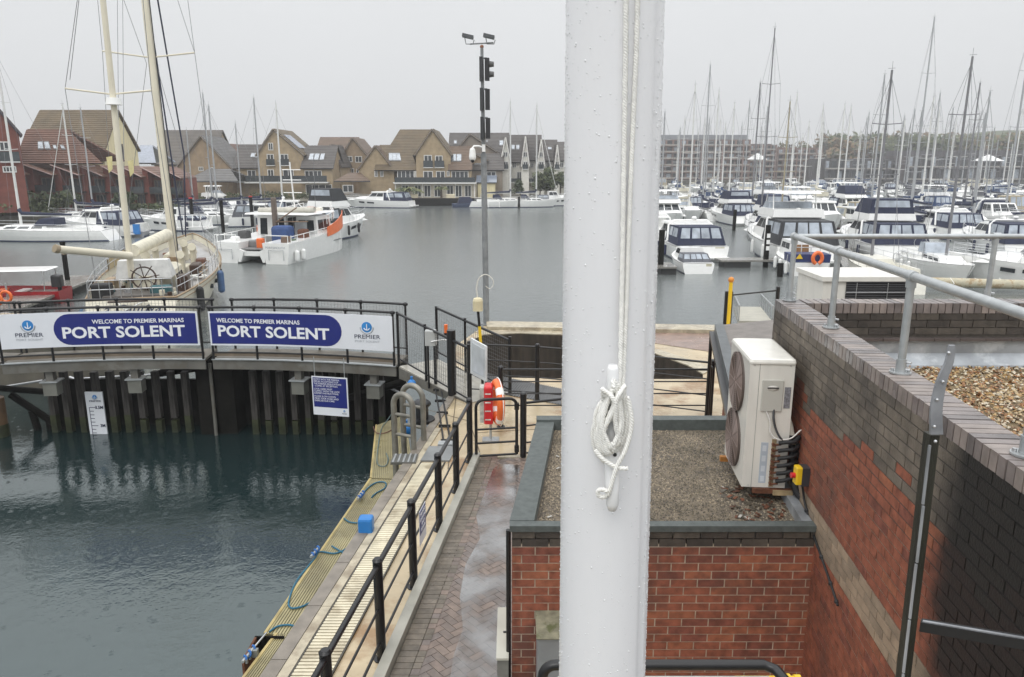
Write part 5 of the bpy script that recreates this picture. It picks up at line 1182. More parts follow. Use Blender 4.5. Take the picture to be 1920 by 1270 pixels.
# railing and gangway beyond the annex
fence('black railing at the quay edge behind the annex, beside the yellow post', [xy(1357, 640), xy(1365, 640), xy(1452, 628)], 1.5, (1.4,), r=.06)
c = aty(1371, 525, 21.6); t = thing('yellow_post', 'slim yellow post with orange tip by the quay railing', 'post', (c.x, 21.6, 0)); mb = MB(); mb.tube([(0, 0, 0), (0, 0, c.z)], .055, yellow, 10); mb.build('shaft', t); mb = MB(); mb.ball((0, 0, c.z), .09, M('amber_tip', (.6, .22, .03), .4), 10, 6); mb.build('tip', t)
gw = thing('gangway', 'pale metal gangway leading down behind the annex to the marina', 'gangway')
a, b = atz(1385, 602, .1), atz(1375, 575, -.5); w_ = Vector((1.1, -.05, 0))
mb = MB(); mb.hexa([a + Vector((0, 0, -.15)), a + w_ + Vector((0, 0, -.15)), b + w_ + Vector((0, 0, -.15)), b + Vector((0, 0, -.15)), a, a + w_, b + w_, b], M('pale_gangway_deck', (.42, .40, .33), .4)); mb.build('deck', gw)
for k in (0, 1):
    mb = MB(); mb.tube([a + w_ * k + Vector((0, 0, .5)), b + w_ * k + Vector((0, 0, .5))], .03, galv, 6)
    for q in range(6): p = a.lerp(b, q / 5) + w_ * k; mb.tube([p, p + Vector((0, 0, .5))], .02, galv, 5)
    mb.build('handrail', gw)
# rooftop condenser housing beyond the parapet
ry = 10.0; p0 = aty(1545, 519, ry); p1 = aty(1712, 521, ry); t = thing('plant_housing', 'cream plant housing with dark louvred front beyond the far parapet', 'plant unit')
mb = MB(); mb.box(p0.x, p1.x, ry, ry + .9, 2.9, p0.z - .06, ac_body); mb.build('casing', t); mb = MB(); mb.box(p0.x - .03, p1.x + .03, ry - .04, ry + .94, p0.z - .06, p0.z, ac_body); mb.build('lid', t)
q0 = aty(1587, 530, ry); q1 = aty(1707, 562, ry); lv = M('black_louvre', (.03, .03, .032), .5); mb = MB(); mb.box(q0.x, q1.x, ry - .01, ry, 2.95, q0.z, lv)
z = 2.97
while z < q0.z: mb.box(q0.x, q1.x, ry - .025, ry - .01, z, z + .012, M('louvre_edge', (.07, .07, .075), .4)); z += .03
mb.build('louvre', t)
mb = MB(); 
for k in (.15, .62, .98): x = q0.x + (q1.x - q0.x) * k; mb.tube([(x, ry - .03, 2.95), (x, ry - .03, q0.z)], .006, steel, 5)
mb.tube([(q0.x, ry - .03, q0.z - .13), (q1.x, ry - .03, q0.z - .13)], .006, steel, 5); mb.build('guard_bars', t)
# ---------------------------------------------------------------- boats: bow along +y, waterline z = 0
def hull(t, L_, B, fs, fb, tw=.8, rake=.08, tr=.04, m=white_gel, stripe=boot_blue, deckm=None, n=14, bulwark=0, band=None, pw=.72, draft=.35):
    st = []
    def hb(q):
        return B / 2 * ((tw + (1 - tw) * math.sin(math.pi / 2 * q / .42)) if q < .42 else max(.0, math.cos((q - .42) / .58 * math.pi / 2)) ** pw)
    def sh(q): return fs + (fb - fs) * (q ** 1.8)
    rows = []
    for i in range(n + 1):
        q = i / n; w_ = max(hb(q), .012); s_ = sh(q); y = -L_ / 2 + L_ * q
        prof = [(0.0, -draft), (.62 - .3 * q * q, -draft * .6), (.86 - .35 * q ** 2, 0.02), (.88 - .33 * q ** 2, .13), (.95 - .18 * q ** 2, s_ * .5), (.99 - .04 * q, s_ * .82), (1.0, s_)]
        row = []
        for (k, z) in prof:
            zz = max(0, z) / s_; yy = y - rake * L_ * (q ** 3) * (1 - zz) + tr * L_ * (1 - q) ** 4 * (1 - zz) * -1 * (1 if tr > 0 else 1)
            row.append((w_ * k, yy, z))
        rows.append(row)
    mb = MB(); P = 7; vs = []
    for r in rows:
        vs += [(-x, y, z) for x, y, z in r[::-1]] + [(x, y, z) for x, y, z in r[1:]]
    K = 2 * P - 1
    for i in range(n):
        for j in range(K - 1):
            a = i * K + j; d = j if j < P - 1 else K - 2 - j     # 0 top
            mm = m
            if d in (3,): mm = stripe
            if d >= 4: mm = M('antifouling', (.03, .035, .05), .6)
            if band and d == 0: mm = band
            mb.add([vs[a], vs[a + 1], vs[a + 1 + K], vs[a + K]], [(0, 1, 2, 3)], mm, False)
    mb.add(vs[:K], [tuple(range(K))], m)
    o = mb.build('hull', t)
    o.data.polygons.foreach_set('use_smooth', [True] * len(o.data.polygons))
    # deck
    mb = MB(); dz = -bulwark; dv = []
    for i in range(n + 1): r = rows[i][-1]; dv += [(-r[0] * .97, r[1], r[2] + dz + .015), (0, r[1], r[2] + dz + .05), (r[0] * .97, r[1], r[2] + dz + .015)]
    fs_l = []
    for i in range(n): a = i * 3; fs_l += [(a, a + 1, a + 4, a + 3), (a + 1, a + 2, a + 5, a + 4)]
    mb.add(dv, [f[::-1] for f in fs_l], deckm or m); mb.build('deck', t)
    return lambda q: (hb(q), -L_ / 2 + L_ * q, sh(q)), rows
def frus(mb, x0, x1, y0, y1, z0, z1, ix, iy0, iy1, m):   # tapered box; returns corner quads
    b = [(x0, y0, z0), (x1, y0, z0), (x1, y1, z0), (x0, y1, z0)]; t = [(x0 + ix, y0 + iy0, z1), (x1 - ix, y0 + iy0, z1), (x1 - ix, y1 - iy1, z1), (x0 + ix, y1 - iy1, z1)]
    mb.hexa(b + t, m)
    return {'back': (b[0], b[1], t[1], t[0]), 'right': (b[1], b[2], t[2], t[1]), 'front': (b[2], b[3], t[3], t[2]), 'left': (b[3], b[0], t[0], t[3]), 'top': (t[0], t[1], t[2], t[3])}
def rail_line(t, f, q0, q1, h, n=6, m=steel, name='guard_rail', r=.018, lines=(1,), sides=(-1, 1)):
    for s_ in sides:
        mb = MB(); P = []
        for k in range(n + 1): w_, y, z = f(q0 + (q1 - q0) * k / n); P.append((s_ * w_ * .95, y, z + h)); mb.tube([(s_ * w_ * .95, y, z), (s_ * w_ * .95, y, z + h)], r * .8, m, 4)
        for l in lines: mb.tube([(a, b, c - h * (1 - l)) for a, b, c in P], r, m, 4)
        mb.build(name, t)
def fender(t, x, y, z, m=white_gel, r=.12, h=.6):
    mb = MB(); mb.tube([(x, y, z - h), (x, y, z)], r, m, 8); mb.ball((x, y, z), r, m, 8, 5); mb.ball((x, y, z - h), r, m, 8, 5); mb.tube([(x, y, z), (x * .97, y, z + .6)], .015, rope_white, 4); mb.build('fender', t)
def mast(t, y, z0, H, r=.09, m=alu, spreads=(.45, .72), sw=1.1, B=3.4, L_=11, wires=True, wr=.012, furl=None):
    mb = MB(); mb.tube([(0, y, z0), (0, y, z0 + H)], r, m, 8, r1=r * .7); mb.tube([(0, y, z0 + H), (0, y, z0 + H + .5)], .012, wire, 4); mb.tube([(-.2, y + .1, z0 + H + .1), (.15, y - .1, z0 + H + .1)], .012, wire, 4); mo = mb.build('mast', t)
    for q in spreads: mb = MB(); w_ = sw * (1.1 - .4 * q); mb.tube([(-w_, y - .15, z0 + H * q + .06), (0, y, z0 + H * q), (w_, y - .15, z0 + H * q + .06)], .028, m, 5); mb.build('spreader', mo)
    if wires:
        mb = MB(); q0 = spreads[-1] if spreads else .6; w0 = sw * (1.1 - .4 * q0)
        for s_ in (-1, 1):
            mb.tube([(s_ * B * .46, y - .2, z0 - .2), (s_ * w0, y - .15, z0 + H * q0 + .06), (0, y, z0 + H * .97)], wr, wire, 4)
        mb.tube([(0, y + L_ * .42, .8), (0, y, z0 + H * .96)], wr * (1 if furl is None else 4), wire if furl is None else furl, 5)
        mb.tube([(0, y - L_ * .48, .9), (0, y, z0 + H * .99)], wr, wire, 4); mb.build('rigging', t)
    return mo
def sail_yacht(label, loc, rz, L_=11, H=14, cover=navy_canvas, hullm=white_gel, group=None, mm=alu, hood=navy_canvas, detail=True, stripe=boot_blue, furl=None, fend=3, mr=.085, boom=True, sidefend=(1,)):
    t = thing('sailing_yacht', label, 'sailing boat', loc, rz, group); B = L_ * .31
    f, rows = hull(t, L_, B, 1.0, 1.35, .72, .10, .05, hullm, stripe, n=12)
    mb = MB(); q = frus(mb, -B * .28, B * .28, -L_ * .12, L_ * .26, 1.05, 1.55, B * .05, .1, L_ * .10, hullm); mb.build('coachroof', t)
    mb = MB()
    for s_ in ('left', 'right'):
        for k in range(3 if detail else 1): mb.panel(q[s_], .12 + .28 * k, .34 + .28 * k if detail else .8, .35, .72, .012, dark_glass)
    mb.build('cabin_window', t)
    mb = MB(); frus(mb, -B * .36, -B * .26, -L_ * .42, -L_ * .10, 1.02, 1.32, .03, .02, .02, hullm); frus(mb, B * .26, B * .36, -L_ * .42, -L_ * .10, 1.02, 1.32, .03, .02, .02, hullm); mb.build('cockpit_coaming', t)
    ym = L_ * .10
    mast(t, ym, 1.45, H, mr, mm, B=B, L_=L_, furl=furl)
    if boom:
        mb = MB(); mb.tube([(0, ym - .1, 2.4), (0, ym - L_ * .36, 2.35)], .07, mm, 6); b_ = mb.build('boom', t)
        if cover: mb = MB(); mb.tube([(0, ym + .05, 3.0), (0, ym - .2, 2.62), (0, ym - L_ * .2, 2.52), (0, ym - L_ * .36, 2.45)], .21, cover, 8, r1=.1); mb.build('sail_cover', b_)
    if hood:
        mb = MB(); q = frus(mb, -B * .27, B * .27, -L_ * .17, -L_ * .03, 1.5, 2.15, .12, .0, .55, hood); mb.panel(q['front'], .1, .9, .15, .85, .01, clear_vinyl); mb.build('sprayhood', t)
    if detail:
        rail_line(t, f, .05, .95, .6, 7, lines=(1, .5), r=.014)
        w_, y, z = f(.985); mb = MB(); mb.tube([(-.25, y - .8, z + .6), (0, y + .15, z + .65), (.25, y - .8, z + .6)], .018, steel, 5); mb.build('pulpit', t)
        mb = MB(); mb.tube([(c_ * math.cos(R(a_)) + 0, -L_ * .36, 1.9 + c_ * math.sin(R(a_))) for c_ in (.42,) for a_ in range(0, 360, 24)], .02, steel, 5, closed=True); mb.build('wheel', t)
        for s_ in sidefend:
            for k in range(fend): w_, y, z = f(.25 + .17 * k); fender(t, s_ * (w_ + .1), y, z * .75)
    return t
def win_band(q, mb, sides, u0, u1, v0, v1, n, m, gap=.02, off=.012):
    for s_ in sides:
        for k in range(n): a = u0 + (u1 - u0) * k / n; b = u0 + (u1 - u0) * (k + 1) / n; mb.panel(q[s_], a + gap, b - gap, v0, v1, off, m)
def motor_cruiser(label, loc, rz, L_=10, B=3.5, fly=False, canopy=navy_canvas, hullm=white_gel, group=None, arch=True, detail=True, hardtop=True, canopy_h=1.25, platform=True, fend=2, sidefend=(-1, 1), fendm=None, stripe=boot_blue, dinghy=False, hull_win=True):
    t = thing('motor_cruiser', label, 'motor boat', loc, rz, group)
    f, rows = hull(t, L_, B, 1.15, 1.75, .92, .14, .02, hullm, stripe, n=12, pw=.62)
    yb = -L_ / 2
    if hull_win:
        for s_ in (-1, 1):
            mb = MB()
            for qa, qb in ((.48, .58), (.62, .7)):
                wa, ya, za = f(qa); wb, y2, zb = f(qb); mb.hexa([(s_ * wa * .95, ya, za * .55), (s_ * wb * .93, y2, zb * .58), (s_ * wb * .93 - s_ * .05, y2, zb * .58), (s_ * wa * .95 - s_ * .05, ya, za * .55), (s_ * wa * 1.002, ya, za * .74), (s_ * wb * .985, y2, zb * .75), (s_ * wb * .985 - s_ * .05, y2, zb * .75), (s_ * wa * 1.002 - s_ * .05, ya, za * .74)], dark_glass)
            mb.build('hull_window', t)
    # foredeck moulding and cabin
    mb = MB(); frus(mb, -B * .36, B * .36, -L_ * .02, L_ * .36, 1.3, 1.85, B * .10, 0, L_ * .16, hullm); mb.build('foredeck', t)
    mb = MB(); q = frus(mb, -B * .40, B * .40, -L_ * .16, L_ * .14, 1.2, 2.55, B * .07, .05, L_ * .13, hullm); sup = mb.build('superstructure', t)
    mb = MB(); win_band(q, mb, ('front',), .04, .96, .42, .93, 3, dark_glass); win_band(q, mb, ('left', 'right'), .05, .92, .5, .9, 2, dark_glass); mb.build('cabin_window', sup)
    if hardtop: mb = MB(); frus(mb, -B * .38, B * .38, -L_ * .24, L_ * .03, 2.55, 2.68, .06, .05, .1, hullm); mb.build('hardtop', t)
    # aft canopy
    top = 2.6 if hardtop else 1.25 + canopy_h
    if canopy:
        mb = MB(); q = frus(mb, -B * .43, B * .43, yb + .35, -L_ * .15, 1.2, top - .05, B * .07, .55, .0, canopy); c_ = mb.build('canopy', t)
        mb = MB(); win_band(q, mb, ('back',), .04, .96, .38, .94, 4, clear_vinyl, .014); win_band(q, mb, ('left', 'right'), .08, .92, .42, .9, 2, clear_vinyl, .03); mb.build('canopy_window', c_)
        mb = MB()
        for u in (.02, .29, .5, .71, .98): mb.panel(q['back'], u - .012, u + .012, 0, 1, .03, canopy)
        mb.build('canopy_seam', c_)
    if arch:
        mb = MB(); ya = -L_ * .2; mb.tube([(-B * .44, ya - .5, 1.3), (-B * .40, ya, 2.5), (-B * .3, ya + .1, 2.85), (B * .3, ya + .1, 2.85), (B * .40, ya, 2.5), (B * .44, ya - .5, 1.3)], .09, hullm, 6); mb.build('radar_arch', t)
        mb = MB(); mb.ball((.3, ya + .1, 3.05), .22, white_gel, 10, 6, 1, 1, .6); mb.tube([(-.4, ya + .1, 2.9), (-.45, ya - .1, 4.3)], .012, wire, 4); mb.build('radar', t)
    if fly:
        mb = MB(); q = frus(mb, -B * .38, B * .38, -L_ * .28, L_ * .05, 2.66, 3.12, .10, .10, .7, hullm); fl = mb.build('flybridge', t)
        mb = MB(); q = frus(mb, -B * .33, B * .33, -L_ * .12, L_ * .0, 3.12, 3.5, .08, .05, .35, clear_vinyl); mb.build('windscreen', fl)
        if fly is True:
            mb = MB(); frus(mb, -B * .34, B * .34, -L_ * .24, L_ * .0, 4.05, 4.16, .12, .1, .3, hullm); mb.build('fly_hardtop', fl)
            for x_ in (-1, 1):
                mb = MB(); mb.tube([(x_ * B * .32, -L_ * .2, 3.1), (x_ * B * .31, -L_ * .17, 4.08)], .05, hullm, 5); mb.build('hardtop_leg', fl); mb = MB(); mb.tube([(x_ * B * .31, -L_ * .02, 3.1), (x_ * B * .30, -L_ * .05, 4.08)], .04, hullm, 5); mb.build('hardtop_leg', fl)
        if fly == 'cover': mb = MB(); q = frus(mb, -B * .36, B * .36, -L_ * .26, L_ * .01, 3.10, 4.1, .22, .15, .8, grey_canvas if canopy is None else canopy); mb.panel(q['back'], .08, .92, .45, .9, .012, clear_vinyl); mb.build('fly_canopy', fl)
    if platform: mb = MB(); mb.box(-B * .43, B * .43, yb - .75, yb + .05, .28, .40, hullm); mb.build('bathing_platform', t)
    mb = MB(); mb.box(-B * .2, B * .2, yb - .02, yb, .7, .74, M('grey_badge', (.3, .31, .33), .4)); mb.box(B * .22, B * .38, yb - .03, yb, .45, 1.1, M('beige_transom_locker', (.52, .48, .36), .5)); mb.build('transom_trim', t)
    if detail:
        rail_line(t, f, .45, .97, .65, 7, lines=(1, .5), r=.016)
        for s_ in sidefend:
            for k in range(fend): w_, y, z = f(.2 + .2 * k); fender(t, s_ * (w_ + .12), y, z * .8, fendm or navy_canvas)
    return t
def wat(px, py): return atz(px, py, WATER)
def at_water(px, Y): p = aty(px, 500, Y); return Vector(((px - 960) / 1400 * (Y * cp + (CAMZ - WATER) * sp), Y, WATER))
def mast_h(px, py, Y, base=1.45): return aty(px, py, Y).z - WATER - base
# ---------------- the cream ketch
def ketch():
    st = aty(245, 560, 32.6); bw = aty(360, 438, 51.5); st = Vector((-16.85, 32.6, WATER)); bw = Vector((-22.2, 52.2, WATER)); c = (st + bw) / 2; d = bw - st
    Lk = d.length; rz = math.atan2(-d.x, d.y)
    t = thing('ketch', 'large cream two masted ketch with pale deck and script name on its stern', 'sailing boat', c, rz)
    B = 5.6; f, rows = hull(t, Lk, B, 1.45, 2.55, .66, .06, .05, cream, M('tan_boot_stripe', (.20, .16, .10), .5), M('grey_painted_deck', (.36, .35, .34), .18, var=.15, scale=1, wetvar=.1), n=20, bulwark=.38, pw=.8)
    tan = M('tan_rail_cap', (.30, .21, .12), .45, var=.3)
    mb = MB()
    for s_ in (-1, 1): mb.tube([(s_ * f(q / 30)[0], f(q / 30)[1], f(q / 30)[2] + .02) for q in range(31)], .05, tan, 6)
    w_, y, z = f(0); mb.tube([(-w_, y, z + .02), (w_, y, z + .02)], .05, tan, 6); mb.build('rail_cap', t)
    mb = MB()
    for s_ in (-1, 1): mb.tube([(s_ * f(q / 30)[0] * 1.0, f(q / 30)[1], f(q / 30)[2] * .86) for q in range(31)], .025, tan, 5)
    mb.build('rubbing_strake', t)
    # cream weather cloths along bow bulwark
    rail_line(t, f, .02, .9, .75, 16, lines=(1, .55), r=.02)
    yb = -Lk / 2
    # pulpit basket at the bow
    mb = MB(); w_, y, z = f(.93)
    for k in range(9):
        a_ = R(180 * k / 8); p = Vector((1.25 * math.cos(a_), y + .2 + 1.5 * math.sin(a_), z + .55)); q = Vector((1.5 * math.cos(a_), y + .3 + 1.9 * math.sin(a_), z + 1.35)); mb.tube([p, q], .03, white_gel, 4)
    mb.tube([(1.5 * math.cos(R(a_)), y + .3 + 1.9 * math.sin(R(a_)), z + 1.35) for a_ in range(0, 181, 15)], .035, white_gel, 5); mb.tube([(1.25 * math.cos(R(a_)), y + .2 + 1.5 * math.sin(R(a_)), z + .55) for a_ in range(0, 181, 15)], .035, white_gel, 5); mb.build('bow_pulpit', t)
    # deckhouse, coachroof, hatches, ventilators
    hm = M('cream_coachroof', (.62, .58, .46), .35, var=.08)
    mb = MB(); q = frus(mb, -1.35, 1.25, yb + 4.6, yb + 7.4, 1.1, 2.05, .18, .15, .35, hm); dh = mb.build('deckhouse', t)
    mb = MB(); q2 = frus(mb, -1.2, 1.1, yb + 4.7, yb + 7.2, 2.05, 2.22, .25, .1, .2, hm); mb.build('deckhouse_roof', dh)
    mb = MB(); win_band(q, mb, ('right', 'left'), .08, .92, .3, .75, 3, dark_glass, .03); win_band(q, mb, ('back',), .1, .6, .2, .8, 1, M('red_brown_companion_door', (.12, .03, .02), .5)); mb.build('deckhouse_window', dh)
    mb = MB(); q = frus(mb, -1.15, 1.15, yb + 7.8, yb + 11.2, 1.15, 1.6, .15, .1, .1, hm); cr_ = mb.build('coachroof', t)
    mb = MB(); frus(mb, -.9, .9, yb + 13.2, yb + 15.8, 1.5, 1.9, .12, .1, .2, hm); mb.build('fore_coachroof', t)
    for (x, y, z) in ((.9, 8.6, 1.5), (-.9, 8.9, 1.5), (1.1, 11.7, 1.6), (-1.0, 12.0, 1.6), (.5, 12.9, 1.7)):
        mb = MB(); y += yb; mb.tube(spline([(x, y, z - .4), (x, y, z + .55), (x, y - .12, z + .85), (x, y - .4, z + .95)], 4), .15, hm, 8, r1=.24); mb.build('ventilator', t)
    for (x, y, w__, l, h) in ((0, 12.3, .9, 1.0, .35), (0, 3.4, 1.2, 1.1, .5), (-.9, 10.2, .4, .8, .4)):
        mb = MB(); mb.box(x - w__ / 2, x + w__ / 2, yb + y, yb + y + l, 1.1, 1.5 + h, tan if w__ < .95 else hm); mb.build('hatch', t)
    mb = MB(); frus(mb, -1.5, 1.5, yb + .9, yb + 3.2, 1.05, 1.45, .1, .05, .05, M('cockpit_well', (.10, .09, .08), .5)); mb.build('cockpit', t)
    # wheel, binnacle, stern pushpit, davits
    mb = MB(); wc = Vector((.15, yb + 2.3, 2.05)); dkm = M('dark_varnished_wood', (.05, .025, .015), .4); mb.tube([(wc.x + .52 * math.cos(R(a_)), wc.y, wc.z + .52 * math.sin(R(a_))) for a_ in range(0, 360, 20)], .04, dkm, 6, closed=True)
    for k in range(8): a_ = R(45 * k + 10); mb.tube([wc, wc + Vector((.68 * math.cos(a_), 0, .68 * math.sin(a_)))], .022, dkm, 4)
    mb.box(-.1, .4, yb + 2.35, yb + 2.7, 1.1, 2.1, hm); mb.build('helm_wheel', t)
    mb = MB(); z = f(0)[2]
    for (x0_, x1_) in ((-1.7, 1.7),):
        for h in (.45, .85): mb.tube([(x0_, yb + .1, z + h), (x1_, yb + .1, z + h)], .022, steel, 5)
        for k in range(9): x = x0_ + (x1_ - x0_) * k / 8; mb.tube([(x, yb + .1, z - .1), (x, yb + .1, z + .85)], .02, steel, 5)
    mb.build('pushpit', t)
    mb = MB(); mb.tube([(-.9, yb - .3, z - .05), (.7, yb - .3, z - .05)], .05, dkm, 6); mb.tube([(-.5, yb - .3, z - .1), (-.2, yb - .5, z - .4), (.5, yb - .3, z - .1)], .03, white_gel, 5); mb.build('boarding_ladder', t)
    for k in range(26):     # deck clutter: coiled ropes, winches, lockers
        pass
    for k in range(26): x, y = random.uniform(-1.6, 1.6), yb + random.uniform(.5, 4.5); mb = MB(); mb.tube([(x, y, 1.4), (x, y, 1.4 + random.uniform(.1, .3))], random.uniform(.06, .13), random.choice([steel, dkm, M('teal_cover', (.03, .10, .11), .7), hm]), 8); mb.build('winch', t)
    for k in range(12): x = random.choice([-1, 1]) * random.uniform(1.5, 2.1); y = yb + random.uniform(5, 14); mb = MB(); mb.tube([(x, y, 1.3), (x, y, 1.6)], .09, random.choice([steel, dkm, tan]), 8); mb.build('winch', t)
    for k in range(7):
        x = random.choice([-1, 1]) * random.uniform(1.2, 2.0); y = yb + random.uniform(1, 12); mb = MB(); mb.tube([(x + (.22 + .01 * a_) * math.cos(a_ * .8), y + (.22 + .01 * a_) * math.sin(a_ * .8), 1.36 + .006 * a_) for a_ in range(22)], .03, random.choice([rope_white, tan]), 5); mb.build('coiled_rope', t)
    mb = MB()
    for q in range(8, 17): w_, y, z = f(q / 20); w2, y2, z2 = f((q + 1) / 20); mb.add([(-w_ * .97, y, z + .05), (-w2 * .97, y2, z2 + .05), (-w2 * .97, y2, z2 + .62), (-w_ * .97, y, z + .62), (-w_ * .955, y, z + .05), (-w2 * .955, y2, z2 + .05), (-w2 * .955, y2, z2 + .62), (-w_ * .955, y, z + .62)], [(0, 1, 2, 3), (7, 6, 5, 4)], M('beige_weather_cloth', (.42, .34, .2), .8))
    mb.build('weather_cloth', t)
    for q in (.3, .38, .46, .54, .62, .70):
        for s_ in (-1, 1):
            w_, y, z = f(q); mb = MB(); mb.tube([(s_ * w_ * .93, y, z * .62), (s_ * w_ * 1.0, y, z * .62)], .12, dark_glass, 10); mb.build('porthole', t)
    for (x, y, sx_, sy_, h, m_) in ((-1.5, 1.2, .8, .7, .55, black_rubber), (.95, 1.4, .9, .5, .35, M('teal_cover', (.03, .10, .11), .7)), (1.6, 3.6, .5, .9, .5, dkm), (-1.75, 3.9, .45, 1.0, .4, tan), (-.3, 3.9, 1.3, .7, .7, hm), (1.55, 8.2, .5, 1.4, .45, dkm), (-1.6, 8.8, .6, 1.1, .35, M('white_deck_box', (.7, .7, .68), .4)), (1.5, 11.2, .5, .9, .4, M('rope_bin_brown', (.12, .05, .03), .5)), (.2, 16.4, .9, .5, .45, dkm), (-.9, 14.9, .5, .5, .4, rust)):
        mb = MB(); mb.rbox(x - sx_ / 2, x + sx_ / 2, yb + y, yb + y + sy_, 1.1, 1.42 + h, .07, m_); mb.build('deck_locker', t)
    mb = MB(); q = frus(mb, -1.3, 1.2, yb + 3.3, yb + 4.6, 1.9, 2.75, .15, .1, .55, M('white_spray_dodger', (.66, .66, .64), .6)); mb.panel(q['front'], .08, .92, .2, .85, .012, clear_vinyl); mb.build('dodger', t)
    # masts (world pixel fits)
    inv = Matrix.Rotation(-rz, 3, 'Z')
    def loc_(p): return inv @ (p - c)
    def kmast(pf, pt, Y, r, name, ztop=None):
        a = aty(*pf, Y); b = aty(*pt, Y - .0); a2, b2 = loc_(a), loc_(b); dd = (b2 - a2); e = a2 + dd * 1.35
        mb = MB(); mb.tube([a2, e], r, cream_mast, 12, r1=r * .8); o = mb.build(name, t); return a2, b2, e, o
    mz0, mz1, mze, mo = kmast((247, 520), (193, 0), 35.6, .15, 'mizzen_mast')
    mm0, mm1, mme, mo2 = kmast((327, 486), (272, 0), 44.8, .24, 'main_mast')
    mb = MB(); mb.tube([mm0 + Vector((.27, -.1, 0)), mme + Vector((.22, -.1, 0))], .03, black_rubber, 5); mb.build('mast_track', mo2)
    def L_at(px, py, Y): return loc_(aty(px, py, Y))
    mb = MB(); mb.tube([L_at(122, 166, 35.6), L_at(209, 177, 35.6), L_at(284, 170, 35.6)], .045, cream_mast, 6); mb.build('spreader', mo)
    mb = MB(); mb.tube([L_at(192, 96, 44.8), L_at(282, 108, 44.8), L_at(365, 99, 44.8)], .05, cream_mast, 6); mb.build('spreader', mo2)
    mb = MB(); c1 = L_at(213, 190, 35.5); mb.tube([c1 + Vector((-.32, 0, -.12)), c1 + Vector((.32, 0, -.12))], .05, white_gel, 6); mb.tube([c1 - Vector((0, 0, .16)), c1 + Vector((0, 0, .14))], .36, white_gel, 16, r1=.30); mb.build('radar_dome', mo)
    mb = MB(); W = .014
    for (a_, Ya, b_, Yb_) in (((122, 166), 35.6, (145, 0), 35.6), ((122, 166), 35.6, (128, 205), 35.6), ((128, 205), 35.6, (180, 530), 33.6), ((131, 150), 35.6, (148, 0), 35.6), ((284, 170), 35.6, (268, 0), 35.6), ((284, 170), 35.6, (340, 540), 36), ((365, 99), 44.8, (352, 0), 44.8), ((365, 99), 44.8, (333, 0), 44.8), ((365, 99), 44.8, (415, 470), 45.5), ((192, 96), 44.8, (183, 0), 44.8), ((192, 96), 44.8, (215, 480), 45), ((275, 120), 44.8, (230, 480), 45), ((232, 0), 44.8, (275, 120), 44.8), ((220, 0), 44, (225, 500), 38), ((230, 0), 44, (234, 500), 38), ((290, 110), 44.8, (395, 480), 46)):
        mb.tube([L_at(*a_, Ya), L_at(*b_, Yb_)], W, wire, 4)
    mb.build('rigging', t)
    mb = MB(); mb.tube([L_at(275, -10, 45.5), L_at(343, 440, 50.5)], .05, M('dark_blue_stay', (.03, .035, .07), .6), 6); mb.tube([L_at(294, -10, 46), L_at(345, 290, 50), L_at(348, 448, 51.5)], .05, MATS['dark_blue_stay'], 6); mb.build('furled_stay', t)
    # booms
    mb = MB(); mb.tube([L_at(104, 467, 32), L_at(245, 480, 35.4)], .17, cream_mast, 10, r1=.19); o = mb.build('mizzen_boom', t)
    mb = MB(); mb.tube([L_at(102, 466, 31.95), L_at(110, 468, 32.1)], .185, M('worn_boom_end', (.30, .24, .16), .6), 8); mb.tube([L_at(118, 470, 32.5), L_at(122, 470, 32.6)], .19, MATS['worn_boom_end'], 8); mb.build('boom_fitting', o)
    mb = MB(); mb.tube([L_at(250, 470, 38), L_at(314, 440, 44.4)], .30, M('cream_sail_bag', (.66, .62, .50), .7), 10, r1=.34); mb.build('main_boom_cover', t)
    # flag, name, fenders
    fm = M('pale_yellow_flag', (.62, .55, .28), .7); mb = MB()
    for (px, py) in ((205, 305), (245, 312)):
        P = [L_at(px - 6, py - 10, 42), L_at(px + 5, py - 12, 42.2), L_at(px + 6, py + 12, 42.1), L_at(px - 1, py + 20, 42)]; mb.prism(P, (.0, .03, .0), fm)
    mb.build('pale_flag', t)
    text('lettering', 'La Cautiva', .50, sign_dark, t, (-.1, yb - .44, 1.08), (R(78), 0, 0), 1.25, .004, shear=.35)
    for (s_, q, mm_) in ((1, .13, black_rubber), (1, .36, M('blue_fender', (.06, .12, .25), .5))):
        w_, y, z = f(q); fender(t, s_ * (w_ + .2), y, z * .9, mm_, .18, .9)
    w_, y, z = f(.0); mb = MB(); mb.prism([(-w_ - .1, y, z - .2), (-w_ - .9, y - .1, .3), (-w_ - .3, y, .25)], (0, .05, 0), M('blue_white_flag', (.15, .25, .4), .7)); mb.build('ensign', t)
    return t
random.seed(5); ketch()
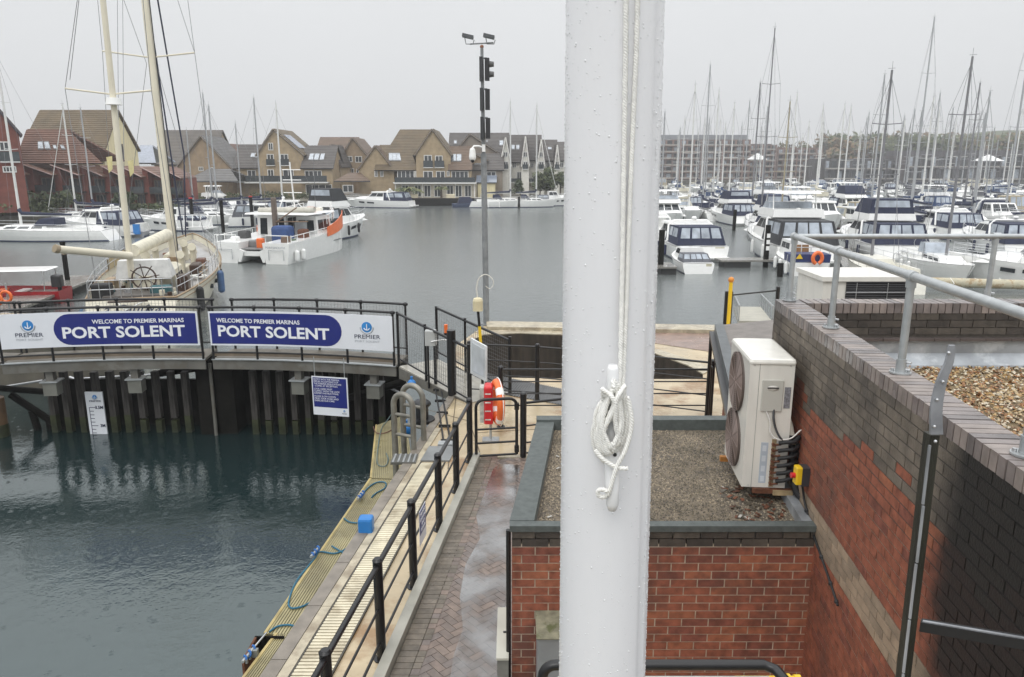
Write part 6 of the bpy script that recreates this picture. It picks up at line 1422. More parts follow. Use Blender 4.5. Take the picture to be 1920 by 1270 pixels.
# ---------------- workboat catamaran
def workboat():
    c = Vector((-18.3, 61, WATER)); t = thing('workboat', 'white twin hulled work boat with orange bow bulwark and cluttered deck', 'workboat', c, R(-12))
    hm = white_gel; Lb = 11.0
    for x in (-2.05, 2.05):
        mb = MB(); n = 10; vs = []
        for i in range(n + 1):
            q = i / n; w_ = 1.1 * (1 if q < .6 else max(.04, math.cos((q - .6) / .4 * 1.5) ** .7)); y = -Lb / 2 + Lb * q; s_ = 1.55 + .75 * q ** 2
            vs += [(x - w_ * .75, y, -.4), (x + w_ * .75, y, -.4), (x + w_, y + .3 * q, s_), (x - w_, y + .3 * q, s_)]
        fs = []
        for i in range(n):
            for j in range(4): a = i * 4; fs.append((a + j, a + (j + 1) % 4, a + 4 + (j + 1) % 4, a + 4 + j))
        fs += [(0, 3, 2, 1), (n * 4, n * 4 + 1, n * 4 + 2, n * 4 + 3)]; mb.add(vs, fs, hm); mb.build('hull', t)
    mb = MB(); mb.box(-1.1, 1.1, -Lb / 2 + .15, Lb / 2 - 1.2, .55, .9, hm); mb.hexa([(-1.1, -Lb / 2, .1), (-.9, -Lb / 2, .1), (-.9, 4, .1), (-1.1, 4, .1), (-1.1, -Lb / 2, 1.1), (-.6, -Lb / 2, .9), (-.6, 4, .9), (-1.1, 4, 1.1)], hm); mb.hexa([(.9, -Lb / 2, .1), (1.1, -Lb / 2, .1), (1.1, 4, .1), (.9, 4, .1), (.6, -Lb / 2, .9), (1.1, -Lb / 2, 1.1), (1.1, 4, 1.1), (.6, 4, .9)], hm); mb.build('bridge_deck', t)
    mb = MB(); gd_ = M('grey_work_deck', (.20, .20, .20), .4); mb.box(-3.0, 3.0, -Lb / 2 + .3, 3.8, 1.0, 1.08, gd_); mb.build('deck', t)
    for s_ in (-1, 1):
        x = s_ * 3.1; mb = MB(); PP = []
        for k in range(9):
            q = .56 + .44 * k / 8; w_ = 1.1 * (1 if q < .6 else max(.04, math.cos((q - .6) / .4 * 1.5) ** .7)); PP.append((s_ * (2.05 + w_ * 1.01), -Lb / 2 + Lb * q + .3 * q, 1.55 + .75 * q * q - .28, .45 + .55 * (k / 8)))
        for (p, q) in zip(PP[:-1], PP[1:]):
            mb.hexa([(p[0], p[1], p[2]), (p[0] + .05, p[1], p[2]), (q[0] + .05, q[1], q[2]), (q[0], q[1], q[2]), (p[0], p[1], p[2] + .3 + p[3]), (p[0] + .05, p[1], p[2] + .3 + p[3]), (q[0] + .05, q[1], q[2] + .3 + q[3]), (q[0], q[1], q[2] + .3 + q[3])], orange_p)
        mb.build('bow_bulwark', t)
        mb = MB(); mb.tube([(x, 1.0, 3.2), (x * .9, 3, 3.4), (x * .4, 5.6, 3.9)], .035, white_gel, 5); mb.tube([(x, 1.0, 2.9), (x * .9, 3, 3.05), (x * .4, 5.6, 3.6)], .03, white_gel, 5)
        for k in range(9): q = k / 8; mb.tube([(x * (1 - .6 * q ** 2), 1 + 4.6 * q, 2.5 + .7 * q), (x * (1 - .6 * q ** 2), 1 + 4.6 * q, 3.2 + .7 * q ** 2)], .03, white_gel, 4)
        mb.build('bow_rail', t)
    mb = MB(); q = frus(mb, -2.4, .3, -.4, 3.0, 1.05, 3.35, .12, .05, .3, hm); wh = mb.build('wheelhouse', t)
    mb = MB(); win_band(q, mb, ('back',), .08, .36, .05, .85, 1, dark_glass); win_band(q, mb, ('back',), .5, .95, .45, .85, 2, dark_glass); win_band(q, mb, ('left', 'right'), .08, .9, .45, .85, 3, dark_glass); mb.build('wheelhouse_window', wh)
    mb = MB(); q = frus(mb, .7, 2.6, .2, 3.0, 1.05, 3.15, .1, .05, .3, hm); w2 = mb.build('cabin', t); mb = MB(); win_band(q, mb, ('back', 'right'), .1, .9, .45, .85, 2, dark_glass); mb.build('cabin_window', w2)
    mb = MB(); frus(mb, -2.7, 2.8, -1.6, 3.2, 3.36, 3.48, .1, .1, .1, hm); mb.build('roof', t)
    for (x, y, z, sx_, sy_, sz_, m_) in ((1.0, -2.4, 1.1, 1.5, 1.2, 1.5, M('blue_tarpaulin', (.03, .07, .2), .7)), (2.3, -1.6, 1.1, .7, .8, 1.2, rust), (0.0, -1.7, 1.1, .35, .35, 3.6, M('mottled_mast_post', (.14, .11, .09), .7)), (-.6, -3.8, 1.1, 1.0, .7, .5, M('grey_crate', (.2, .2, .2), .6)), (2.1, -3.4, 1.1, .9, .6, .6, M('net_heap', (.10, .13, .09), .9)), (.4, .2, 3.48, 1.6, .5, .35, white_gel), (1.9, .6, 3.48, .7, .6, .4, orange_p), (-1.4, .6, 3.48, .9, .5, .3, white_gel), (-2.2, -2.6, 1.1, .8, .8, 1.1, M('dark_gear', (.06, .06, .06), .6)), (.2, -4.4, 1.1, .5, .5, .7, orange_p), (2.4, -4.6, 1.1, .5, .7, .9, M('brown_gear', (.14, .09, .06), .7)), (-1.9, -4.4, 1.1, .6, .5, .8, white_gel), (1.6, -.6, 1.1, .9, .5, 1.7, M('grey_locker', (.3, .31, .32), .5)), (1.9, 2.2, 3.48, .5, .5, .3, off_white)):
        mb = MB(); mb.rbox(x - sx_ / 2, x + sx_ / 2, y - sy_ / 2, y + sy_ / 2, z, z + sz_, min(sx_, sy_) * .2, m_); mb.build('deck_gear', t)
    mb = MB(); mb.tube([(-2.2, -.2, 3.6), (2.6, -.1, 3.7)], .22, M('rolled_cover', (.5, .48, .42), .7), 8)
    mb.tube([(-.2, -1.7, 2.6), (2.4, -2.6, 4.0)], .05, M('brown_davit', (.2, .13, .08), .7), 5); mb.tube([(-.2, -1.7, 2.8), (2.9, -1.9, 2.9)], .05, MATS['brown_davit'], 5); mb.build('derrick', t)
    mb = MB()
    for (xa, xb) in ((-3, -1.2), (1.2, 3)):
        mb = MB(); mb.tube([(xa, -Lb / 2 + .1, 1.5), (xa, -Lb / 2 + .1, 2.1), (xb, -Lb / 2 + .1, 2.1), (xb, -Lb / 2 + .1, 1.5)], .035, white_gel, 5)
        mb.tube([(xa + .3, -Lb / 2 - .12, .3), (xa + .3, -Lb / 2 - .12, 1.05), (xb - .3, -Lb / 2 - .12, 1.05), (xb - .3, -Lb / 2 - .12, .3)], .03, galv, 5); mb.build('stern_rail', t)
    for x in (-3.05, 3.05):
        mb = MB(); mb.tube([(x, -5, 2.0), (x, 1, 2.2)], .03, white_gel, 5)
        for k in range(7): mb.tube([(x, -5 + k, 1.5), (x, -5 + k, 2.1)], .03, white_gel, 4)
        mb.build('side_rail', t)
    mb = MB(); mb.tube([(.6, .5, 3.5), (.4, .5, 7.4)], .06, white_gel, 6); 
    for z_ in (5.0, 6.0, 6.8): mb.tube([(-.3, .5, z_), (1.3, .5, z_)], .03, white_gel, 4)
    mb.tube([(2.4, .5, 3.5), (2.5, .5, 8.0)], .02, wire, 4); mb.tube([(-2.0, .5, 3.5), (-2.0, .5, 7.0)], .02, wire, 4); mb.build('aerial_mast', t)
    text('lettering', 'PORTSMOUTH', .24, sign_faint, t, (2.0, -Lb / 2 - .02, 1.22), (R(90), 0, 0), 1, .0)
    for (x, y) in ((3.25, -4.6), (3.25, -3.6)): fender(t, x, y, .8, white_gel, .2, .5)
workboat()
# ---------------- left side boats (hand placed)
def Yw(py): return wat(960, py).y
GL = 'sailing yachts moored along the houses'
random.seed(3)
sail_yacht('long white yacht broadside on the left with navy boom cover and three white fenders', at_water(75, 73) + Vector((-.2, 0, 0)), R(93), 13.5, mast_h(18, 98, 73), mm=white_mast, fend=3, sidefend=(1,), mr=.13)
motor_cruiser('white cruiser with navy canopy moored behind the long white yacht on the left', at_water(185, 79), R(70), 10.5, 3.6, arch=True, hardtop=True, fly=False)
t = thing('dinghy', 'small grey dinghy with a blue outboard tied behind the cruiser on the left', 'dinghy', at_water(268, 78), R(10)); hull(t, 3.2, 1.6, .5, .65, .8, .05, 0, M('grey_rubber', (.35, .35, .36), .5), n=8)
mb = MB(); mb.box(-.3, .3, -2.0, -1.6, .3, 1.3, blue_p); mb.build('outboard', t); mb = MB(); frus(mb, -.6, .6, -1, 1, .5, 1.3, .2, .2, .3, M('pale_boat_cover', (.55, .55, .52), .7)); mb.build('cover', t)
motor_cruiser('low white speedboat with blue windscreen left of the ketch bow', at_water(325, 84), R(85), 8, 2.6, canopy=navy_canvas, arch=False, hardtop=False, canopy_h=.6)
sail_yacht('white yacht with bow to the right, tied behind the ketch bow', at_water(392, 92), R(-75), 11.5, mast_h(415, 198, 92), fend=0, mr=.12)
sail_yacht('white yacht half hidden behind the ketch masts with a tall grey mast', at_water(385, 100), R(-80), 11, mast_h(374, 175, 100), fend=0, mr=.12, mm=alu)
sail_yacht('yacht with slim mast leaning between the two tallest grey masts left of centre', at_water(440, 104), R(-80), 11, mast_h(437, 232, 104), fend=0, mr=.1)
sail_yacht('yacht with tall mast just left of the tall brown gabled house', at_water(476, 108), R(-85), 12, mast_h(475, 184, 108), fend=0, mr=.13)
sail_yacht('yacht with white mast standing in front of the tall brown gabled house', at_water(515, 104), R(-80), 12, mast_h(512, 195, 104), fend=0, mr=.13, mm=white_mast)
sail_yacht('yacht whose short pale mast stands before the dark roofed house behind the ketch', at_water(352, 104), R(-70), 9, mast_h(338, 245, 104), fend=0, mr=.1)
sail_yacht('yacht with mast in front of the big brown roof, nearest the left gable', at_water(160, 92), R(80), 10, mast_h(145, 196, 92), fend=0, mr=.12, mm=white_mast, furl=white_mast)
sail_yacht('yacht with slightly shorter mast right of the middle of the big brown roof', at_water(192, 92), R(80), 10, mast_h(180, 203, 92), fend=0, mr=.11)
motor_cruiser('white motor cruiser with high open arch in the row behind the workboat', at_water(420, 112), R(-75), 10, 3.5, fly=True, canopy=None)
motor_cruiser('white cruiser between the workboat and the terrace houses', at_water(560, 98), R(-80), 9, 3.2, canopy=navy_canvas)
motor_cruiser('small white cruiser beyond the wheelhouse of the workboat', at_water(500, 90), R(-80), 8, 3, canopy=grey_canvas, arch=False)
tF = motor_cruiser('white flybridge cruiser with tall windowed black canopy and three dark fenders beside the workboat', at_water(633, 76), R(-22), 9.8, 3.9, fly='cover', canopy=M('black_canopy', (.03, .032, .036), .7), fend=3, sidefend=(1,), fendm=black_rubber, arch=False); tF.scale = (1, 1, 1.2)
motor_cruiser('sleek white sports cruiser with navy covers moored left of the palm terrace', at_water(706, 129), R(80), 12.5, 3.9, fend=0, canopy=navy_canvas, arch=True, hardtop=True)
t = thing('rib', 'navy inflatable boat with a cover tied at the terrace jetty', 'dinghy', at_water(878, 130), R(-80)); hull(t, 5.5, 2.2, .6, .85, .85, .1, 0, M('navy_rubber', (.05, .07, .13), .5), n=10)
mb = MB(); frus(mb, -.8, .8, -1.8, 1.2, .7, 1.7, .25, .3, .9, navy_canvas); mb.build('cover', t)
sail_yacht('white yacht alongside, directly right of the grey lamp post', at_water(945, 129), R(-85), 11, mast_h(931, 190, 129), fend=2, mr=.14, mm=white_mast)
sail_yacht('small white yacht with pale furled sail left of the waterside trees', at_water(995, 129.5), R(-85), 9.5, mast_h(989, 197, 129.5), fend=0, mr=.14, mm=white_mast, furl=white_mast)
motor_cruiser('low grey and white boat at the foot of the waterside trees beside the flagpole', at_water(1040, 134), R(-85), 8, 3, arch=False, hardtop=False, canopy=grey_canvas, canopy_h=.7)
# red work boat at the left edge and its jetty
t = thing('workboat', 'red open work boat with black outboard and a white canopy frame at the left edge', 'dinghy', at_water(42, 39.5), R(100)); t.scale = (.85, .85, .85); hull(t, 5.2, 2.4, .85, 1.1, .9, .05, 0, M('red_boat_paint', (.33, .012, .018), .3), n=10, bulwark=.3, stripe=M('dark_red', (.12, .01, .01), .4))
mb = MB(); frus(mb, -.95, .95, -2.0, 1.8, 2.12, 2.19, .1, .1, .1, white_gel); mb.build('canopy_top', t)
for x in (-1, 1):
    for y in (-1.8, 1.6): mb = MB(); mb.tube([(x, y, .9), (x * .88, y, 2.12)], .03, steel, 6); mb.build('canopy_pole', t)
mb = MB(); mb.rbox(-.3, .3, -2.5, -1.9, 1.0, 1.75, .12, M('black_outboard', (.03, .03, .032), .35)); mb.box(-.08, .08, -2.4, -2.2, -.2, 1.0, black_paint); mb.build('outboard', t)
mb = MB(); mb.box(-.9, .9, -.3, .2, .7, .8, white_gel); mb.box(-.9, .9, 1.0, 1.4, .75, .85, orange_p); mb.build('thwart', t)
def jetty(label, a, b, w_, z=-1.55, group=None, m=None):
    t = thing('pontoon', label, 'pontoon', group=group); a = Vector(a); b = Vector(b); d = (b - a).normalized(); n = Vector((-d.y, d.x, 0)) * w_ / 2
    m = m or M('wet_jetty_boards', (.22, .21, .19), .3, var=.25, scale=5, wetvar=.15)
    mb = MB(); mb.hexa([(p.x, p.y, z - .12) for p in (a - n, b - n, b + n, a + n)] + [(p.x, p.y, z) for p in (a - n, b - n, b + n, a + n)], m); mb.build('deck', t)
    L_ = (b - a).length; k = 0
    while k < L_ - 1: mb = MB(); p = a + d * (k + .3); q = a + d * (k + min(2.2, L_ - k)); mb.hexa([(v.x, v.y, WATER - .3) for v in (p - n * .85, q - n * .85, q + n * .85, p + n * .85)] + [(v.x, v.y, z - .12) for v in (p - n * .85, q - n * .85, q + n * .85, p + n * .85)], M('black_float', (.03, .03, .03), .6)); mb.build('float', t); k += max(3.5, L_ / 18)
    return t
jetty('grey boarded jetty running beside the red work boat towards the ketch', (at_water(-30, 33).x, 31, 0), (at_water(160, 46).x, 46, 0), 2.2)
c = at_water(112, 38); t = thing('life_ring', 'orange life ring hung on the jetty rail below the ketch', 'life ring', (c.x + .4, 33.5, -.7)); mb = MB(); mb.tube([(.24 * math.cos(R(a_)), 0, .24 * math.sin(R(a_))) for a_ in range(0, 360, 15)], .065, orange_p, 8, closed=True); mb.build('ring', t)
mb = MB(); mb.tube([(0, .1, -.9), (0, .1, .6)], .04, galv, 6); mb.build('post', t)
c = at_water(20, 38); t = thing('life_ring', 'orange and white life ring at the far left edge above the footbridge rail', 'life ring', (at_water(2, 33).x, 33, -.75)); mb = MB(); mb.tube([(.24 * math.cos(R(a_)), 0, .24 * math.sin(R(a_))) for a_ in range(0, 360, 15)], .065, orange_p, 8, closed=True); mb.build('ring', t)
mb = MB(); mb.tube([(0, .1, -.9), (0, .1, .6)], .04, galv, 6); mb.build('post', t)
for i, (px, Y, zt, lab) in enumerate(((129, 44, .6, 'lone dark pile in the water right of the red work boat'), (363, 84, 1.4, 'red topped pile between the moored boats behind the ketch'), (419, 82, 1.2, 'dark pile at the left end of the workboat'), (597, 128, .5, 'dark pile by the sports cruiser'), (474, 88, 1.4, 'red topped pile seen above the workboat'), (973, 128, -.4, 'dark mooring pile between the two yachts right of the lamp post'))):
    p = at_water(px, Y); t = thing('mooring_pile', lab, 'pile', (p.x, Y, 0)); mb = MB(); mb.tube([(0, 0, WATER - 1), (0, 0, zt)], .14 if Y < 60 else .2, timber_dark, 8); mb.build('shaft', t)
    mb = MB(); mb.tube([(0, 0, zt), (0, 0, zt + .12)], .16 if Y < 60 else .22, red_p if 'red' in lab[:4] else timber_dark, 8); mb.build('cap', t)
jetty('timber jetty along the houses behind the moored boats on the left', (-52, 97, 0), (-30, 117, 0), 2.0)
# ---------------- right marina, hand placed
motor_cruiser('white cruiser with big navy rear canopy, bow away, left end of the right marina', at_water(1312, 56.5) + Vector((0, 6.5, 0)), R(2), 12.5, 4.4, fly=False, canopy=navy_canvas, fend=2, sidefend=(-1,), fendm=M('navy_fender', (.01, .015, .06), .5))
t = motor_cruiser('small white speedboat under a charcoal cover floating before the navy canopied cruiser', at_water(1305, 50.5) + Vector((0, 2.4, 0)), R(2), 5.2, 2.35, canopy=grey_canvas, arch=False, hardtop=False, canopy_h=.85, fend=0, platform=False, detail=False, hull_win=False); t.scale = (1, 1, .62)
tC = motor_cruiser('large white flybridge motor yacht with black glazed saloon behind the guard rail corner', at_water(1523, 53.5) + Vector((.3, 7.5, 0)), R(-3), 14, 5.1, fly=True, canopy=M('black_canopy', (.03, .032, .036), .7), fend=2, fendm=white_gel); tC.scale = (1, 1, 1.25)
tD = motor_cruiser('big motor yacht with navy canopies on both decks right of the flybridge yacht', at_water(1705, 55) + Vector((.5, 7, 0)), R(-6), 12.5, 4.7, fly='cover', canopy=navy_canvas, fend=2); tD.scale = (1, 1, 1.12)
motor_cruiser('white cruiser with navy trimmed canopy near the right edge, behind the rail post', at_water(1825, 72) + Vector((0, 6, 0)), R(-4), 11.5, 4.1, canopy=navy_canvas)
motor_cruiser('navy hooded cruiser cut by the right edge above the guard rail', at_water(1915, 58) + Vector((1, 5, 0)), R(-8), 11, 4, canopy=navy_canvas, hardtop=False, canopy_h=1.5)
motor_cruiser('white sports boat pointing left below the rail at the right edge', at_water(1935, 46), R(62), 9.5, 3.3, canopy=navy_canvas, arch=False, hardtop=False, fend=3, fendm=navy_canvas, sidefend=(1,), canopy_h=.9)
# small launch with orange ring
t = thing('launch', 'small white launch with blue stern band carrying an orange horseshoe buoy', 'launch', at_water(1520, 49.5) + Vector((0, 2.8, 0)), R(-4)); f, rr = hull(t, 6.2, 2.7, .9, 1.2, .9, .06, 0, white_gel, n=10)
mb = MB(); frus(mb, -1.28, 1.28, -3.05, -1.6, .9, 1.45, -.04, 0, 0, M('blue_stern_band', (.015, .03, .12), .4)); mb.build('stern_band', t)
mb = MB(); q = frus(mb, -.8, .8, -1.0, 1.6, .95, 2.1, .1, .05, .3, white_gel); cb = mb.build('cabin', t); mb = MB(); win_band(q, mb, ('back',), .15, .85, .15, .8, 2, M('varnished_door', (.25, .13, .05), .4)); win_band(q, mb, ('left', 'right'), .1, .9, .5, .85, 2, dark_glass); mb.build('door', cb)
hs = thing('horseshoe_buoy', 'orange horseshoe lifebuoy on the blue stern rail of the small launch', 'lifebuoy', at_water(1524, 49.3) + Vector((.0, -.5, 1.25))); mb = MB(); mb.tube([(.3 * math.cos(R(a_)), 0, .36 * math.sin(R(a_))) for a_ in range(-70, 251, 20)], .13, orange_p, 8); mb.build('ring', hs)
mb = MB(); mb.tube([(-1.2, -3.0, 1.9), (1.2, -3.0, 1.9)], .025, steel, 5)
for x in (-1.2, -.6, 0, .6, 1.2): mb.tube([(x, -3, 1.4), (x, -3, 1.9)], .02, steel, 5)
mb.build('stern_rail', t); mb = MB(); mb.prism([(-.95, -3.1, 1.15), (-.5, -3.1, 1.15), (-.72, -3.1, 1.5)], (0, .03, 0), yellow); mb.build('yellow_light', t)
for s_ in (-1, 1):
    for k in range(3): w_, y, z = f(.1 + .2 * k); fender(t, s_ * (w_ + .1), y, z * .85)
sail_yacht('small white yacht facing the camera with clear sprayhood right of the rail corner', at_water(1757, 47), R(172), 8.5, 6, cover=None, hood=clear_vinyl, fend=2, fendm=None if False else None, sidefend=(-1, 1), boom=False) if False else sail_yacht('small white yacht facing the camera with clear sprayhood right of the rail corner', at_water(1757, 49), R(172), 9.5, mast_h(1812, 110, 49), cover=None, hood=clear_vinyl, fend=2, sidefend=(-1, 1), boom=False, mm=alu_dark, mr=.10)
sail_yacht('cream old yacht seen stern on below the guard rail with a tall dark mast', at_water(1640, 47), R(-4), 9, mast_h(1670, 128, 47), cover=None, hood=None, hullm=off_white, mm=alu_dark, mr=.1, boom=False)
mb = MB(); p = at_water(1800, 43); wsb = thing('floating_boom', 'long cream canvas covered boom lying low across the water at the right edge', 'boom', p + Vector((0, 0, .5)))
mb.tube([(-1.6, .6, 0), (0, .3, 0), (3, 0, -.05), (8, -.8, -.15)], .28, M('dirty_cream_canvas', (.50, .46, .34), .7, var=.3, stain=(.3, .2, .1), stain_scale=3), 10)
mb.build('canvas_cover', wsb)
mb = MB()
for k in range(5): mb.tube([(k * 1.4 - .5, .32 - k * .06, -.34), (k * 1.4 - .4, .0 - k * .06, 0), (k * 1.4 - .5, .32 - k * .06, .3)], .025, rope_white, 4)
mb.build('lashing', wsb)
# masts with known tops: (top px, py), base px, distance, label, material
for (tx, ty_, bx, Y, lab, mm_, cov) in (
    (1484, 52, 1448, 74, 'yacht carrying the tallest thin dark mast left of centre in the right marina', alu_dark, navy_canvas),
    (1545, 190, 1490, 66, 'yacht with a short tan wooden mast in front of the flybridge motor yacht', tan_mast, None),
    (1342, 122, 1330, 100, 'yacht with the leftmost tall mast in front of the brick apartment block', alu, navy_canvas),
    (1355, 170, 1347, 112, 'yacht with a white mast just right of the leftmost tall mast', white_mast, navy_canvas),
    (1441, 155, 1425, 96, 'yacht with dark mast directly left of the tallest thin dark mast', alu_dark, navy_canvas),
    (1417, 190, 1408, 118, 'yacht with masthead light left of the dark mast pair', alu, None),
    (1753, 32, 1740, 92, 'yacht with the tallest mast of the right marina with wide spreaders', alu, navy_canvas),
    (1674, 140, 1660, 84, 'yacht with grey mast directly behind the old cream yacht', alu, navy_canvas),
    (1850, 155, 1842, 88, 'yacht with slim mast near the right edge, right of the dark leaning mast', alu_dark, navy_canvas),
    (1822, 180, 1818, 104, 'yacht with pale mast just right of the dark leaning mast', white_mast, grey_canvas),
    (1928, 20, 1925, 80, 'yacht whose tall mast and stays rise at the right edge', alu, None),
    (1605, 200, 1600, 110, 'yacht with white mast in front of the autumn trees', white_mast, navy_canvas),
    (1768, 200, 1765, 112, 'yacht with pale mast in front of the green hill, right of the tallest mast', white_mast, None)):
    b = at_water(bx, Y); sail_yacht(lab, b + Vector((0, 3, 0)), R(random.uniform(-6, 6)), random.uniform(10, 12.5), mast_h(tx, ty_, Y + 4), cover=cov, mm=mm_, fend=1, mr=.085 if Y < 80 else .12)
# ---------------- the crowd: rows of berths behind
random.seed(21)
protos = []
far_covers = [navy_canvas, M('blue_cover', (.02, .05, .13), .8), grey_canvas, M('cream_cover', (.55, .52, .42), .8)]
used = []
def first_or_dup(key, maker):
    for k, t in used:
        if k == key: return dup_tree(t)
    o = maker(); used.append((key, tree_of(o))); return o
rown = ['nearest row', 'second row', 'third row', 'fourth row', 'fifth row', 'sixth row', 'farthest row']
rows_ = [(80, 1246, 2000, 3.6), (97, 1240, 2000, 3.5), (116, 1238, 2010, 3.5), (138, 1238, 2010, 3.7), (162, 1236, 2010, 4.0), (190, 1236, 2010, 4.6), (222, 1236, 2010, 5.2)]
nb = 0
ORD = 'first second third fourth fifth sixth seventh eighth ninth tenth eleventh twelfth thirteenth fourteenth fifteenth sixteenth seventeenth eighteenth nineteenth twentieth'.split() + ['twenty-' + q for q in 'first second third fourth fifth sixth seventh eighth ninth'.split()] + ['thirtieth'] + ['thirty-' + q for q in 'first second third fourth fifth sixth seventh eighth ninth'.split()] + ['fortieth'] + ['forty-' + q for q in 'first second third fourth fifth sixth seventh eighth ninth'.split()]
for ri, (Y, xa, xb, sp_) in enumerate(rows_):
    x = at_water(xa, Y).x; xe = at_water(xb, Y).x; no_ = -1
    while x < xe:
        px = 960 + x / (Y * cp + 1.67) * 1400
        if ri == 0 and (1290 < px < 1400 or random.random() < .25): x += sp_; continue
        if ri == 1 and 1375 < px < 1400: x += sp_; continue
        kind = random.choice(['sail', 'sail', 'sail', 'motor', 'motor', 'fly']) if ri < 3 else random.choice(['sail', 'sail', 'sail', 'motor'])
        v = random.randrange(4) if kind != 'motor' else random.randrange(7); flip = random.random() < .4
        cn = ('navy', 'dark blue', 'grey', 'cream', 'navy', 'black', 'beige')[v]; cvm = (far_covers + [navy_canvas, M('black_canopy', (.03, .032, .036), .7), M('beige_cover', (.36, .31, .22), .8)])[v]
        if kind == 'sail':
            o = first_or_dup(('s', v), lambda: sail_yacht('x', (0, 0, 0), 0, 10 + v * .5, 11.8 + v * .9, cover=far_covers[v], hood=far_covers[v], mm=[alu, white_mast, alu, white_mast][v], detail=False, mr=.12))
            lab = 'white yacht with %s boom cover' % cn
            s_ = random.uniform(.85, 1.2)
        elif kind == 'motor':
            o = first_or_dup(('m', v), lambda: motor_cruiser('x', (0, 0, 0), 0, 8.2 + (v * 1.7) % 3.3, 3.0 + .1 * v, canopy=cvm, detail=v in (1, 4), arch=v % 2 == 0, hardtop=v not in (2, 4, 6), canopy_h=1.1 + .1 * v, hullm=white_gel if v != 6 else off_white, stripe=boot_blue if v % 3 else M('red_stripe', (.2, .02, .02), .4)))
            lab = 'white cruiser with %s canopy' % cn; s_ = random.uniform(.9, 1.12)
        else:
            v = v % 2; o = first_or_dup(('f', v), lambda: motor_cruiser('x', (0, 0, 0), 0, 11.5, 3.9, canopy=far_covers[v], detail=False, fly=True if v else 'cover', arch=False)); cn = ('navy', 'dark blue')[v]
            lab = 'white flybridge cruiser with %s canopy' % cn; s_ = random.uniform(.95, 1.12)
        o.location = (x + random.uniform(-.3, .3), Y + random.uniform(-1, 1) + (5 if flip else 0), WATER); o.rotation_euler = (0, 0, R(180 if flip else 0) + R(random.uniform(-6, 6))); o.scale = (s_, s_, s_ * random.uniform(.9, 1.12))
        no_ += 1; o['label'] = lab + ', %s from the left in the %s' % (ORD[no_], rown[ri].replace('row', 'marina row')); o['group'] = 'boats in the %s of the right marina' % rown[ri]; nb += 1
        x += sp_ * random.uniform(.95, 1.25) * (1.15 if kind == 'fly' else 1)
    jl = at_water(xa, Y - 6).x
    if ri > 0: jetty('main walkway pontoon in front of the %s of moored boats' % rown[ri], (jl, Y + 9.5, 0), (at_water(xb, Y).x, Y + 9.5, 0), 2.0)
print('crowd boats', nb)
jetty('pontoon in front of the navy canopied cruiser with a dark pile', (at_water(1345, 54).x, 54.0, 0), (at_water(1460, 54).x, 54.2, 0), 1.6)
jetty('dark pontoon at the left end of the right marina beside the flagpole', (at_water(1225, 51).x, 51, 0), (at_water(1262, 51).x, 51, 0), 2.4)
jetty('finger pontoon between the launch and the old cream yacht', (at_water(1575, 50).x, 48, 0), (at_water(1600, 60).x, 62, 0), 1.2)
for (px, Y, zt, lab) in ((1435, 54, .9, 'dark pile with white bands on the pontoon left of the flybridge yacht'), (1238, 51, .8, 'dark pile at the left pontoon beside the flagpole'), (1376, 84, .2, 'dark pile in the gap left of the small yacht'), (1462, 49, -1.2, 'short pile beside the small launch')):
    p = at_water(px, Y); t = thing('mooring_pile', lab, 'pile', (p.x, Y, 0)); mb = MB(); mb.tube([(0, 0, WATER - 1), (0, 0, zt)], .2, timber_dark, 8); mb.build('shaft', t)
    if 'bands' in lab:
        for k in range(3): mb = MB(); mb.box(-.12, .12, -.215, -.19, zt - .9 - k * .45, zt - .6 - k * .45, white_gel); mb.build('white_band', t)
motor_cruiser('white boat with black wheelhouse windows half hidden behind the right edge of the flagpole', at_water(1232, 66) + Vector((0, 4, 0)), R(0), 9, 3.6, fly=False, canopy=None, fend=0)
motor_cruiser('tall grey wheelhouse cruiser behind the flagpole edge in front of the apartment block', at_water(1262, 88) + Vector((0, 4, 0)), R(180), 11, 4.2, fly=True, canopy=grey_canvas, fend=0)
# ---------------------------------------------------------------- houses
def windowp(par, quad_o, u, n, w_, h, name='window', frame=win_frame, glass=win_glass, bars=1):
    """o: lower-left corner; u: along; n outward"""
    o = Vector(quad_o); u = Vector(u); n = Vector(n); up = Vector((0, 0, 1)); f = .12
    mb = MB(); 
    mb.hexa([o, o + u * w_, o + u * w_ - n * .05, o - n * .05] + [p + up * h for p in (o, o + u * w_, o + u * w_ - n * .05, o - n * .05)][0:4], frame) if False else None
    def slab(a, b, z0, z1, d0, d1, m):
        P = [o + u * a + up * z0 + n * d0, o + u * b + up * z0 + n * d0, o + u * b + up * z0 + n * d1, o + u * a + up * z0 + n * d1]
        mb.hexa(P[::-1] + [p + up * (z1 - z0) for p in P[::-1]], m) if False else mb.hexa([P[3], P[2], P[1], P[0]] + [p + up * (z1 - z0) for p in (P[3], P[2], P[1], P[0])], m)
    slab(0, w_, 0, f, 0, .07, frame); slab(0, w_, h - f, h, 0, .07, frame); slab(0, f, f, h - f, 0, .07, frame); slab(w_ - f, w_, f, h - f, 0, .07, frame)
    for k in range(1, bars + 1): x = w_ * k / (bars + 1); slab(x - .05, x + .05, f, h - f, 0, .065, frame)
    o1 = mb.build(name, par)
    mb = MB(); P = [o + u * f + up * f + n * .03, o + u * (w_ - f) + up * f + n * .03, o + u * (w_ - f) + up * (h - f) + n * .03, o + u * f + up * (h - f) + n * .03]
    mb.prism(P, n * -.02, glass); mb.build('pane', o1)
